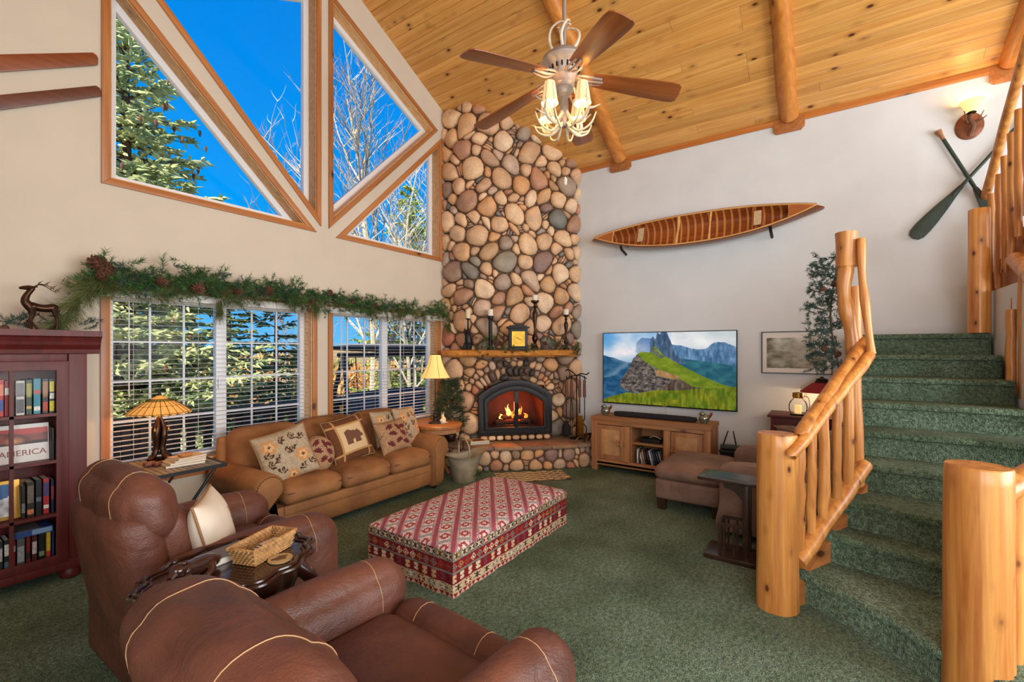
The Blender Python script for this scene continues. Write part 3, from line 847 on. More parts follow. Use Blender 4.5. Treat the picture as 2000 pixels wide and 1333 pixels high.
# fire door placement on the unrolled face
DW, DZ0, DZ1 = .49, .385, 1.10      # half width, sill, crown of the black surround
def arch_top(dx): return DZ1 - .20*(dx/DW)**2
def bad_ch(x, y, r):
    return abs(x-S_MID) < DW+r and y < arch_top(min(DW, abs(x-S_MID)))+r
fixed = []
for i in range(17):
    a = math.radians(22+136*i/16)
    rx, rz = DW+.10, .36
    fixed.append((S_MID+math.cos(a)*rx, DZ1-.235+math.sin(a)*rz, .045 if i % 3 else .055))
for i in range(17):
    a = math.radians(22+136*(i+.3)/16)
    fixed.append((S_MID+math.cos(a)*(DW+.17), DZ1-.235+math.sin(a)*(.445), .040))
ZTOP = 4.85
seeds = make_seeds(FL, .30, ZTOP, rs, bad_ch, 250, .062, .150, fixed=fixed)
seeds = [s for s in seeds if s[1] < ceil_z(foot(s[0])[0].x)+.30]
bound = [(-.02,.28),(FL+.02,.28),(FL+.02,ZTOP+.1),(-.02,ZTOP+.1)]
# keep the door free: mirror guards inside the opening
guards = []
for i in range(15):
    dx = -DW+2*DW*i/14; guards.append((S_MID+dx*.86, min(arch_top(abs(dx))-.08, 1.02), .075))
for i in range(7):
    for sgn in (-1, 1): guards.append((S_MID+sgn*(DW-.08), .33+.09*i, .075))
cl = cells(seeds+guards, bound)[:len(seeds)]
def fn_ch(s, z, o):
    p, nn = foot(s); ext = 0
    if s < 0 or s > FL: pass
    q = p+nn*(o-.028); return (q.x, q.y, z)
items = []
for (x, y, r), poly in zip(seeds, cl):
    if len(poly) < 3: continue
    def wrp(p):
        k = max(0, min(1, min(p[0], FL-p[0])/.3, (p[1]-1.35)/.3)); k = k*k*(3-2*k)
        return (p[0]+k*(.040*math.sin(8.5*p[1]+1.3*p[0])+.012*math.sin(21*p[1]+7*p[0])), p[1]+k*(.034*math.sin(8*p[0]+1+2*p[1])+.012*math.sin(19*p[0]-9*p[1])))
    pl, c, rad = smooth_poly([wrp(q) for q in poly], 14)
    if rad < .012: continue
    items.append((rad, pl, c))
items.sort(key=lambda t: -t[0])
def pick_mat(c):
    dx, dz = c[0]-S_MID, c[1]-DZ1
    if abs(dx) < .34 and -.02 < dz < .42 and rs.random() < .75-abs(dx): return soot if rs.random() < .6 else soot2
    if rs.random() < .015: return red_st
    return rs.choices(STONES, STW)[0]
rest = MB(); NPART = 255
for i, (rad, pl, c) in enumerate(items):
    if c[1]-rad*.8 > ceil_z(foot(c[0])[0].x): continue
    if i < NPART:
        mb = MB(); stone_geo(mb, pl, c, rad, fn_ch, rs)
        mb.build('river_stone', pick_mat(c), fp, True, angle=None, world=True)
    else: stone_geo(rest, pl, c, rad, fn_ch, rs)
ro = rest.build('filler_stones', STONES[6], fp, True, angle=None, world=True); ro['kind'] = 'stuff'
me = ro.data
for m_ in (STONES[0], STONES[5], STONES[8], STONES[12], STONES[2]): me.materials.append(m_)
npf = 14*5
me.polygons.foreach_set('material_index', [(hash((i//npf)*2654435761 % 97) % 6) for i in range(len(me.polygons))])

# ---- hearth: stone bench with flagstone top
HP = [(4.32,4.10),(4.30,3.75),(4.36,3.50),(4.68,3.10),(5.02,2.74),(5.37,2.46),(5.62,2.42),(5.88,2.44)]
hpath = [Vector((p.x, p.y)) for p in catmull([(x, y, 0) for x, y in HP], 8)]
hlen = [0.0]
for i in range(1, len(hpath)): hlen.append(hlen[-1]+(hpath[i]-hpath[i-1]).length)
core = MB(); vs = []; fs = []
hp2 = []
for l in hlen:
    q, nn = foot(l, hpath, hlen); hp2.append(q-nn*.03)
poly = [(q.x, q.y) for q in hp2]+[(5.89,2.9),(5.89,4.29),(4.4,4.29)]
MB().prism(poly, .265, 'z', 0).build('hearth_core', mortar, fp, world=True)
HW = hlen[-1]
def bad_h(x, y, r): return False
hs = make_seeds(HW, .03, .22, rs, bad_h, 40, .055, .09)
hc = cells(hs, [(0,-.005),(HW,-.005),(HW,.262),(0,.262)])
def fn_h(s, z, o):
    p, nn = foot(s, hpath, hlen); q = p+nn*(o*.7-.03); return (q.x, q.y, z)
for k, poly in enumerate(hc):
    if len(poly) < 3: continue
    pl, c, rad = smooth_poly(poly, 14)
    if rad < .02: continue
    mb = MB(); stone_geo(mb, pl, c, rad, fn_h, rs)
    mb.build('hearth_stone', rs.choices(STONES, STW)[0] if rs.random() > .04 else red_st, fp, True, angle=None, world=True)
flag = [simple('flagstone_%d' % i, c, .6, var=.22, scale=9, bmp=.25, bscale=40) for i, c in enumerate(((150,118,88),(132,104,84),(164,132,98),(140,112,96)))]
cuts = [0, .42, .80, 1.16, 1.52, 1.86, 2.2, HW]
inner_s = lambda t: FL*t
for i in range(len(cuts)-1):
    a, b = cuts[i]+.006, cuts[i+1]-.006
    op = [foot(a+(b-a)*k/6, hpath, hlen) for k in range(7)]
    o_ = [(p.x+nn.x*.03, p.y+nn.y*.03) for p, nn in op]
    ta, tb = a/HW, b/HW
    i_ = []
    for k in range(7):
        p, nn = foot(FL*(tb+(ta-tb)*k/6)); i_.append((p.x-nn.x*.02, p.y-nn.y*.02))
    MB().prism(o_+i_, .042, 'z', .262).build('flagstone', flag[(i*3) % 4], fp, world=True, bevel=.006)

# ---- black arched fire doors
dctr, dn = Vector((4.985, 3.385)), Vector((-.7071, -.7071))
DM = Matrix(((.7071, -dn.x*-1, 0, dctr.x), (-.7071, -dn.y*-1, 0, dctr.y), (0, 0, 1, 0), (0, 0, 0, 1)))
# local frame: x to the right, y out of the room (into the wall), z up
DM = Matrix(((.7071, .7071, 0, dctr.x), (-.7071, .7071, 0, dctr.y), (0, 0, 1, 0), (0, 0, 0, 1)))
def dpart(mb, name, mat, parent=fp, **k):
    o = mb.build(name, mat, parent, **k)
    o.matrix_basis = (FPI @ DM) if parent is fp else Matrix.Identity(4); return o
def arch_poly(hw, z0, z1, drop, n=16):
    return [(-hw, z0), (hw, z0)]+[(hw-2*hw*k/n, z1-drop*(1-2*k/n)**2) for k in range(n+1)]
def arch_ring(o, i, y0, y1):
    return ring(o, i, y0, y1)
P0 = arch_poly(.49, .385, 1.10, .20); P1 = arch_poly(.42, .445, 1.02, .175); P2 = arch_poly(.375, .485, .955, .15)
sur = dpart(arch_ring(P0, P1, -.06, .06), 'fire_surround', M['black_metal'], bevel=.004)
dpart(arch_ring(P1, P2, -.085, .0), 'door_frame', M['black_metal'], bevel=.004)
dpart(MB().box((0, -.088, .72), (.05, .03, .47)), 'door_stile', M['black_metal'], bevel=.004)
for s in (-1, 1):
    h = dpart(MB().tube([(s*.014, -.105, .66), (s*.014, -.125, .68), (s*.014, -.125, .78), (s*.014, -.105, .80)], .006, 8), 'door_handle', M['iron'], smooth=True)
    pp = [(x, z) for x, z in P2]
    g = [(0+s*.02, .485), (s*.375, .485)]+[(s*.375*(1-k/8)+s*.02*k/8, .955-.15*(1-k/8)**2) for k in range(9)]
    dpart(MB().prism(g, .004, 'y', -.04), 'door_glass', M['glass'])
vt = MB()
for k in range(23):
    x = -.40+.8*k/22; z = 1.045-.19*(x/.49)**2
    vt.box((x, -.066, z), (.014, .012, .022))
dpart(vt, 'vent_louvers', M['iron'])
vt = MB()
for k in range(25): vt.box((-.40+.8*k/24, -.066, .418), (.014, .012, .022))
dpart(vt, 'lower_vent', M['iron'])
fbm_ = simple('firebrick', (70,44,36), .9, var=.3, scale=10)
MB_fb = MB()
MB_fb.add([(-.40,0,.46),(.40,0,.46),(.40,.42,.46),(-.40,.42,.46),(-.40,0,1.02),(.40,0,1.02),(.30,.42,1.02),(-.30,.42,1.02)], [(0,1,2,3),(3,2,6,7),(0,3,7,4),(1,5,6,2),(4,7,6,5)])
dpart(MB_fb, 'firebox', fbm_)
# the opening through the stones is closed behind the doors by the firebox; logs and flames inside
lg = simple('charred_log', (54,36,28), .9, var=.5, scale=20, bmp=.5, bscale=40)
for i, (a, b, r) in enumerate((((-.24,.12,.52),(.22,.16,.53),.038), ((-.20,.22,.53),(.25,.20,.52),.042), ((-.16,.12,.58),(.12,.24,.61),.036), ((.02,.10,.585),(.20,.25,.60),.030))):
    dpart(pole(MB(), a, b, r, 200+i), 'fire_log', lg, smooth=True)
gr = MB()
for k in range(7): gr.tube([(-.2+.4*k/6, .06, .50), (-.2+.4*k/6, .28, .49)], .008, 6)
gr.tube([(-.27,.07,.485),(.27,.07,.485)], .01, 6); gr.tube([(-.27,.27,.485),(.27,.27,.485)], .01, 6)
dpart(gr, 'fire_grate', M['iron'])
def flame_mat(c, s):
    m, nt, b = new_mat('flame'); nt.nodes.remove(b); out = [n for n in nt.nodes if n.type == 'OUTPUT_MATERIAL'][0]
    e = N(nt, 'ShaderNodeEmission'); e.inputs[0].default_value = (*c, 1); e.inputs[1].default_value = s; nt.links.new(e.outputs[0], out.inputs[0]); return m
fm1, fm2, fm3 = flame_mat((1.0,.60,.12), 2.2), flame_mat((1.0,.25,.03), 1.4), flame_mat((1.0,.06,.01), 1.2)
rf = random.Random(3)
for i, (x, h, w, fmat) in enumerate(((-.08,.15,.030,fm1),(-.05,.19,.032,fm1),(.0,.10,.03,fm2),(.07,.13,.03,fm1),(.10,.16,.028,fm2),(-.17,.06,.03,fm1),(.17,.07,.03,fm2),(-.02,.11,.035,fm2))):
    y = .14+rf.uniform(0,.05); pts = []; rad = []
    for k in range(9):
        t = k/8; pts.append((x+.03*math.sin(t*5+i)*t, y, .57+h*t)); rad.append(w*(math.sin(PI*min(1, t*.75+.22))**1.0)*(1-t)**.55+.001)
    dpart(MB().tube(pts, rad, 8), 'flame', fmat, smooth=True)
for i in range(14):
    dpart(MB().ball((rf.uniform(-.2,.2), rf.uniform(.1,.25), .535+rf.uniform(0,.015)), (.022,.02,.014), 7, 5), 'ember', fm3, smooth=True)
fl_ = light('POINT', 'fire_glow', DM @ Vector((0,.10,.74)), 9, (1,.16,.03), radius=.08)
# sill stones under the doors
for k in range(9):
    mb = MB().rcube((-.42+.105*k, -.05, .345), (.10*rs.uniform(.85,1), .07, .062), .03, 4)
    dpart(mb, 'sill_stone', rs.choices(STONES, STW)[0], smooth=True)

# ---- mantel shelf, a half log in pieces round the chimney
MP = [(4.42,4.16),(4.43,3.92),(4.58,3.62),(4.88,3.27),(5.29,3.02),(5.60,2.78)]
segs = [(0, .36, 'mantel_end'), (.36, 1, 'mantel_log')]
mpts = catmull([(x, y, 0) for x, y in MP], 8)
def half_log(pts, name, seed):
    r_ = random.Random(seed); mb = MB(); vs = []; fs = []; K = 9
    for i, p in enumerate(pts):
        a = pts[max(0, i-1)]; b = pts[min(len(pts)-1, i+1)]; t = (b-a).normalized(); o = Vector((-t.y, t.x, 0))*-1
        back = Vector((p.x, p.y, 0))-o*.14
        w = .02+.004*math.sin(i*1.7)
        prof = [(.14+w*.3, 1.497), (.155+w, 1.485)]+[(.14+w*(1.3-.4*k), 1.465-.02*k) for k in range(3)]+[(.10, 1.40), (0, 1.392)]
        prof = [(0, 1.497)]+prof
        for d, z in prof: q = back+o*d; vs.append((q.x, q.y, z))
    K = len(prof)
    for i in range(len(pts)-1):
        for k in range(K): fs.append((i*K+k, i*K+(k+1)%K, (i+1)*K+(k+1)%K, (i+1)*K+k))
    fs.append(tuple(range(K))); fs.append(tuple((len(pts)-1)*K+k for k in reversed(range(K))))
    return mb.add(vs, fs).build(name, M['mantel'], fp, True, angle=40, world=True)
k_ = int(len(mpts)*.30)
half_log(mpts[:k_+1], 'mantel_log', 1); half_log([p+Vector((.003,-.003,0)) for p in mpts[k_:]], 'mantel_log', 2)

# ================================================================ FURNITURE
# ---- rust suede sofa under the window
so = thing('sofa', 'long tan suede sofa with rolled arms and nailhead trim under the windows', 'sofa', (2.70, 3.83, 0))
SX0, SX1, SYF, SYB = -1.0, 1.0, -.40, .42     # local
def sp(mb, name, mat=None, **k): return mb.build(name, mat or M['suede'], so, True, **k)
sp(MB().rcube((0, .02, .165), (1.72, .76, .23), .03, 6), 'base')
sp(MB().rcube((0, -.345, .235), (1.58, .05, .085), .02, 6), 'front_rail_band')
for s, cx in enumerate((-.535, 0.0, .535)):
    c_ = sp(MB().rcube((cx, -.10, .355), (.53, .60, .17), .07, 10, (.0,.02,.035)), 'seat_cushion')
    pts = catmull([(cx-.24,-.398,.372),(cx-.1,-.41,.378),(cx+.1,-.41,.378),(cx+.24,-.398,.372)], 5)
    MB().tube(pts, .004, 6).build('seam_piping', M['piping'], c_, True)
for s, cx in enumerate((-.60, 0.0, .60)):
    h = .46
    mb = MB().rcube((0, 0, 0), (.62, .24, h), .095, 10, (.0,.045,.02))
    mb.v = [(x+cx, y+.27-.16*(z)/h*-1*.55, z+.585) for x, y, z in mb.v]
    sp(mb, 'back_cushion')
mb = MB().rcube((0, .385, .42), (1.92, .10, .70), .05, 8); sp(mb, 'back_frame')
rm = []
for s in (-1, 1):
    cx = s*.90
    prof = []   # rolled arm outline (x, z) seen from the front
    R = .115
    for k in range(13):
        a = math.radians(-60+ (240+20)*k/12) if s > 0 else math.radians(240-260*k/12)
        prof.append((cx+s*.02+R*math.cos(a), .445+R*math.sin(a)))
    if s > 0: prof = prof+[(cx-.085, .04), (cx+.05, .04), (cx+.07, .25)]
    else: prof = prof+[(cx+.085, .04), (cx-.05, .04), (cx-.07, .25)][::1]
    prof = prof if s > 0 else prof
    if s < 0: prof = prof[:13]+[(cx-.07,.25),(cx-.05,.04),(cx+.085,.04)][::1]
    if s < 0: prof = prof[::-1]; 
    mb = MB(); n = len(prof); rows = [(-.40, .93), (-.385, 1), (-.1, 1), (.2, 1), (.37, 1), (.385, .95)]
    mcx = sum(p[0] for p in prof)/n; mcz = sum(p[1] for p in prof)/n
    vs = [(mcx+(x-mcx)*f, y, mcz+(z-mcz)*f) for y, f in rows for x, z in prof]
    fs = [(i*n+k, i*n+(k+1)%n, (i+1)*n+(k+1)%n, (i+1)*n+k) for i in range(len(rows)-1) for k in range(n)]
    fs += [tuple(range(n)), tuple((len(rows)-1)*n+k for k in reversed(range(n)))]
    mb.add(vs, fs)
    me = mb.mesh('arm', True, 50); bm = bmesh.new(); bm.from_mesh(me); bmesh.ops.recalc_face_normals(bm, faces=bm.faces); bm.to_mesh(me); bm.free()
    ar = link('arm', me, M['suede'], so)
    # front scroll panel with nails
    sc = [(mcx+(x-mcx)*.84, mcz+(z-mcz)*.88) for x, z in prof]
    MB().prism(sc, .012, 'y', -.41).build('arm_scroll', M['suede'], ar, bevel=.004)
    nails = MB()
    loop = [(mcx+(x-mcx)*.86, mcz+(z-mcz)*.89) for x, z in prof]
    for i in range(n):
        a, b = loop[i], loop[(i+1)%n]; L = math.hypot(b[0]-a[0], b[1]-a[1]); k = max(1, int(L/.017))
        if min(a[1], b[1]) < .05: continue
        for q in range(k):
            nails.ball((a[0]+(b[0]-a[0])*q/k, -.412, a[1]+(b[1]-a[1])*q/k), (.006,.004,.006), 6, 4)
    nl = nails.build('nailhead_trim', M['brass'], ar, True); nl['kind'] = 'stuff'
for x in (-.88, .88):
    for y in (-.34, .36): MB().lathe([(.02,0),(.032,.02),(.032,.05)], 10, (x, y, 0)).build('foot', M['dark_wood'], so, True)

# ---- throw pillows
def pillow(name, label, size, thick, loc, rot, fn, group, n=46, back=(150,120,90), round_=False):
    sx, sz = size
    g = np.linspace(-1, 1, n+1); U, V = np.meshgrid(g, g)
    if round_:
        U2 = U*np.sqrt(1-V**2/2); V2 = V*np.sqrt(1-U**2/2)
        T = thick/2*np.sqrt(np.clip(1-U2**2-V2**2, 0, 1))**.9; X, Z = U2*sx/2, V2*sz/2
    else:
        T = thick/2*((1-np.abs(U)**2.6)*(1-np.abs(V)**2.6))**.55
        X = U*sx/2*(1-.07*(1-V**2)); Z = V*sz/2*(1-.07*(1-U**2))
    w = .006*(vnoise(U*3+9, V*3+4, 3)-.5)*(T > .002)
    fr = np.stack([X, -T+w, Z], -1).reshape(-1, 3); bk = np.stack([X, T, Z], -1).reshape(-1, 3)
    I, J = np.meshgrid(np.arange(n), np.arange(n)); b = (J*(n+1)+I).ravel(); k = (n+1)**2
    F = np.stack([b, b+1, b+n+2, b+n+1], 1); B = np.stack([b+n+1, b+n+2, b+1, b], 1)+k
    me = bpy.data.meshes.new(name); me.from_pydata(np.vstack([fr, bk]).tolist(), [], np.vstack([F, B]).tolist()); me.update()
    u = ((I+.5)/n).ravel(); v = ((J+.5)/n).ravel(); cf = fn(u, v); cb = np.tile(np.array(back, float), (n*n, 1))
    paint_mesh(me, np.vstack([cf, cb])); me.polygons.foreach_set('use_smooth', [True]*len(me.polygons))
    bm = bmesh.new(); bm.from_mesh(me); bmesh.ops.remove_doubles(bm, verts=bm.verts, dist=.0005); bm.to_mesh(me); bm.free()
    t = thing(name, label, 'pillow', loc, 0, group); t.rotation_euler = rot
    link('cushion', me, M['tapestry'], t)
    if round_: pts = [(sx/2*math.cos(a), 0, sz/2*math.sin(a)) for a in np.linspace(0, 2*PI, 40)[:-1]]
    else:
        pts = []
        for a, c in (((-1,-1),(1,-1)), ((1,-1),(1,1)), ((1,1),(-1,1)), ((-1,1),(-1,-1))):
            for q in range(10):
                uu = a[0]+(c[0]-a[0])*q/10; vv = a[1]+(c[1]-a[1])*q/10
                pts.append((uu*sx/2*(1-.07*(1-vv**2)), 0, vv*sz/2*(1-.07*(1-uu**2))))
    MB().tube(pts, .006, 6, closed=True).build('edge_cord', M['cord'], t, True)
    return t
M['tapestry'] = vcol_mat('woven_tapestry', .9, bmp=.3, bscale=260); M['cord'] = simple('pillow_cord', (150,112,74), .8)
def blob_flower(u, v, cx, cy, r, pet, col, base, ph=0):
    a = np.arctan2(v-cy, u-cx); d = np.hypot(u-cx, v-cy)
    m = d < r*(.62+.38*np.abs(np.cos(a*pet/2+ph))); base[m] = col; return m
def leafm(u, v, cx, cy, L, w, ang, col, out):
    dx, dy = u-cx, v-cy; a = dx*math.cos(ang)+dy*math.sin(ang); b = -dx*math.sin(ang)+dy*math.cos(ang)
    m = (a > 0) & (a < L) & (np.abs(b) < w*np.sin(np.clip(a/L, 0, 1)*PI)**.8); out[m] = col
def floral(u, v):
    o = np.tile(np.array([176.,158,132]), (u.size, 1)); o *= (.9+.2*vnoise(u*60, v*60, 5))[:, None]
    for cx, cy, r in ((.22,.72,.17),(.78,.38,.17),(.5,.05,.13)):
        blob_flower(u, v, cx, cy, r, 6, (196,144,92), o); blob_flower(u, v, cx, cy, r*.55, 5, (214,176,128), o, .6); blob_flower(u, v, cx, cy, r*.22, 4, (120,70,40), o)
    for cx, cy, a in ((.42,.82,-.4),(.5,.52,.6),(.35,.4,2.4),(.62,.8,.3),(.6,.62,-1),(.3,.15,1.1),(.75,.1,2.2),(.85,.7,1.8),(.12,.35,.3),(.9,.15,1.2),(.15,.5,1.3)):
        for da in (-.8, 0, .8): leafm(u, v, cx, cy, .13, .032, a+da, (74,50,34), o)
        for da in (-.8, 0, .8): leafm(u, v, cx+.01, cy+.01, .09, .010, a+da, (170,150,120), o)
    return o
def leafy(u, v):
    o = np.tile(np.array([168.,132,98]), (u.size, 1)); o *= (.88+.24*vnoise(u*50, v*50, 9))[:, None]
    for cx, cy, a in ((.30,.86,-1.0),(.55,.72,.4),(.35,.5,1.3),(.7,.45,.8),(.55,.25,2.0),(.78,.8,-1.6),(.75,.15,1.2),(.2,.2,.9)):
        for da in (-1.1,-.55,0,.55,1.1): leafm(u, v, cx, cy, .17, .032, a+da, (98,36,38), o)
    m = np.abs(v-.5-.3*np.sin(u*5)) < .008; o[m] = (98,36,38)
    return o
def bear(u, v):
    o = np.tile(np.array([104.,62,34]), (u.size, 1)); o *= (.9+.2*vnoise(u*70, v*70, 2))[:, None]
    strip = (np.abs(u-.17) < .02) | (np.abs(u-.83) < .02) | (np.abs(v-.17) < .02) | (np.abs(v-.83) < .02); o[strip] = (186,140,86)
    sq = (np.abs(u-.5) < .30) & (np.abs(v-.5) < .31); o[sq] = (214,186,142)
    brown = (112,74,56)
    def el(cx, cy, a, b): o[((u-cx)/a)**2+((v-cy)/b)**2 < 1] = brown
    el(.48,.55,.17,.105); el(.40,.60,.10,.09); el(.63,.55,.09,.075); el(.69,.50,.065,.05); el(.73,.475,.04,.025); el(.63,.625,.02,.02)
    for x0, w in ((.35,.045),(.43,.035),(.55,.035),(.63,.035)): o[(np.abs(u-x0-.02*(.45-v)) < w) & (v > .345) & (v < .52)] = brown
    return o
G = 'throw pillows on the sofa'
pillow('throw_pillow', 'floral tapestry pillow leaning on the left end of the sofa', (.42,.42), .15, (2.03, 3.66, .635), (math.radians(-22), math.radians(-14), math.radians(-14)), floral, G)
pillow('throw_pillow', 'round maroon leaf pillow beside the left floral pillow', (.27,.30), .17, (2.33, 3.665, .585), (math.radians(-18), 0, math.radians(-8)), leafy, G, round_=True)
pillow('throw_pillow', 'brown plaid pillow with a bear on a cream square', (.47,.43), .16, (2.70, 3.76, .645), (math.radians(-24), math.radians(-6), math.radians(6)), bear, G)
pillow('throw_pillow', 'tan pillow with maroon leaves near the right end of the sofa', (.40,.33), .15, (3.19, 3.70, .60), (math.radians(-24), math.radians(-3), math.radians(4)), leafy, G)
pillow('throw_pillow', 'floral tapestry pillow in the right corner of the sofa', (.42,.42), .14, (3.50, 3.83, .65), (math.radians(-20), math.radians(4), math.radians(16)), floral, G)
pillow('throw_pillow', 'floral tapestry pillow tucked behind the maroon leaf pillow', (.40,.38), .12, (3.26, 3.86, .665), (math.radians(-20), 0, math.radians(2)), floral, G)

# ---- kilim ottoman
M['kilim'] = vcol_mat('kilim_weave', .95, bmp=.35, bscale=320, spec=.15)
RED, GREY, CRM, DRK, PNK = (132,34,38), (128,124,116), (216,196,164), (74,42,40), (178,100,84)
def star(a, b):
    """8 point motif mask inside the unit cell -1..1"""
    return (np.abs(a)+np.abs(b) < .95), ((np.abs(np.abs(a)-np.abs(b)) < .16) | (np.abs(a) < .14)) & (np.maximum(np.abs(a), np.abs(b)) < .72)
def k_top(x, y):
    """x along 1.45, y along .78 (metres)"""
    o = np.tile(np.array([162.,158,162]), (x.size, 1))
    P, Q = .205, .160
    b = x/P+y/Q; a = x/P-y/Q
    fa = (a % 1)-.5; fb = (b % 1)-.5
    o[np.abs(fa) > .39] = (166,84,96)
    cell = (np.abs(fb) < .39) & (np.abs(fa) < .36); o[cell] = (228,212,206)
    q = cell & (((np.abs(fa) < .18) & (np.abs(fb) < .22)) | ((np.abs(fa) < .27) & (np.abs(fb) < .08)) | ((np.abs(fb) < .30) & (np.abs(fa) < .07))); o[q] = (166,72,84)
    o[cell & (np.abs(fa) < .09) & (np.abs(fb) < .11)] = (224,206,196)
    hook = cell & (np.abs(fa) > .24) & ((fb*12 % 1) < .5); o[hook] = (166,72,84)
    return o
def k_side(x, z, H):
    t = z/H; o = np.tile(np.array(RED, float), (x.size, 1)); rs2 = np.random.RandomState(3); tab = rs2.rand(400)
    def motif(z0, z1, pitch, bg, cols, kind, ph=0.0):
        m = (t >= z0) & (t < z1)
        if bg is not None: o[m] = bg
        i = np.floor((x+ph)/pitch).astype(int); a = ((x+ph)/pitch-i)*2-1; b = ((t-(z0+z1)/2)/(z1-z0)*2)
        pick = (tab[(i*7+kind*31) % 400]*len(cols)).astype(int) % len(cols); C = np.array(cols, float)[pick]
        d, s = star(a*1.05, b*1.1)
        if kind == 0:
            k = m & (np.abs(a) < .72) & (np.abs(b) < .84) & (np.abs(a)+np.abs(b) < 1.25); o[k] = C[k]; k2 = k & s; o[k2] = np.where((C[k2].sum(1) > 400)[:, None], np.array(DRK, float), np.array(CRM, float))
        elif kind == 1:
            k = m & d; o[k] = C[k]; k3 = m & (np.abs(a)+np.abs(b) < .62); o[k3] = RED; k4 = m & (np.abs(a)+np.abs(b) < .36); o[k4] = C[k4]
        else:
            k = m & (np.abs(a) < .55) & (np.abs(np.abs(b)-.45) < .3) & (np.abs(np.abs(a)-.3) < .22); o[k] = C[k]; k = m & (np.abs(a) < .2) & (np.abs(b) < .8); o[k] = C[k]
    motif(.76, .97, .072, GREY, [CRM, CRM, RED, (196,170,120), DRK, PNK], 0)
    motif(.53, .74, .062, None, [CRM, (170,130,80), CRM, GREY, (150,70,60)], 1, .02)
    o[(t > .50) & (t < .53)] = GREY; o[(t > .74) & (t < .76)] = (110,28,34)
    motif(.29, .50, .078, (124,32,38), [CRM, (206,170,130), (120,60,70), CRM], 2, .03)
    motif(.09, .28, .095, (198,174,140), [RED, (120,116,108), (206,186,156), (140,46,44)], 0)
    tri = (t < .09); a = ((x/.045) % 1); o[tri] = (198,172,150); k = tri & (np.abs(a-.5)*2 < t/.09); o[k] = (140,34,36)
    return o
KX, KY, KH = 1.46, .79, .285
ko = thing('ottoman', 'long low ottoman covered in a red and cream kilim rug', 'ottoman', (2.05, 1.845, 0))
def kgrid(name, nx, ny, pos, colfn, W, Hh):
    I, J = np.meshgrid(np.arange(nx+1), np.arange(ny+1)); vs = pos((I/nx*W).ravel(), (J/ny*Hh).ravel())
    i, j = np.meshgrid(np.arange(nx), np.arange(ny)); b = (j*(nx+1)+i).ravel(); fs = np.stack([b, b+1, b+nx+2, b+nx+1], 1)
    me = bpy.data.meshes.new(name); me.from_pydata(vs.tolist(), [], fs.tolist()); me.update()
    c = colfn(((i+.5)/nx*W).ravel(), ((j+.5)/ny*Hh).ravel())
    xx = ((i+.5)/nx*W).ravel(); yy = ((j+.5)/ny*Hh).ravel(); c = c*(.86+.28*vnoise(xx*220, yy*220, 8))[:, None]
    paint_mesh(me, np.clip(c, 0, 255)); me.polygons.foreach_set('use_smooth', [True]*len(me.polygons))
    return link(name, me, M['kilim'], ko)
def top_pos(x, y):
    u = x/KX*2-1; v = y/KY*2-1
    z = KH-.012+.045*np.sqrt(np.clip((1-u**6)*(1-v**6), 0, 1))
    return np.stack([x, y, z], 1)
kgrid('kilim_top', 290, 158, top_pos, lambda x, y: k_top(x, y), KX, KY)
def wav(x): return .004*np.sin(x*23)+.003*np.sin(x*51)
sides = [('kilim_front', KY, lambda a, z: np.stack([0-wav(a)*(1-z/KH), KY-a, z], 1)), ('kilim_side', KX, lambda a, z: np.stack([a, 0-wav(a)*(1-z/KH), z], 1)),
         ('kilim_back', KY, lambda a, z: np.stack([KX+wav(a)*0, a, z], 1)), ('kilim_side', KX, lambda a, z: np.stack([KX-a, KY+wav(a)*0, z], 1))]
for nm, W, fnp in sides:
    kgrid(nm, int(W*200), 66, fnp, lambda x, z: k_side(x, z, KH), W, KH-.012)
MB().box((KX/2, KY/2, KH/2-.01), (KX-.03, KY-.03, KH-.04)).build('ottoman_core', M['piping'], ko)

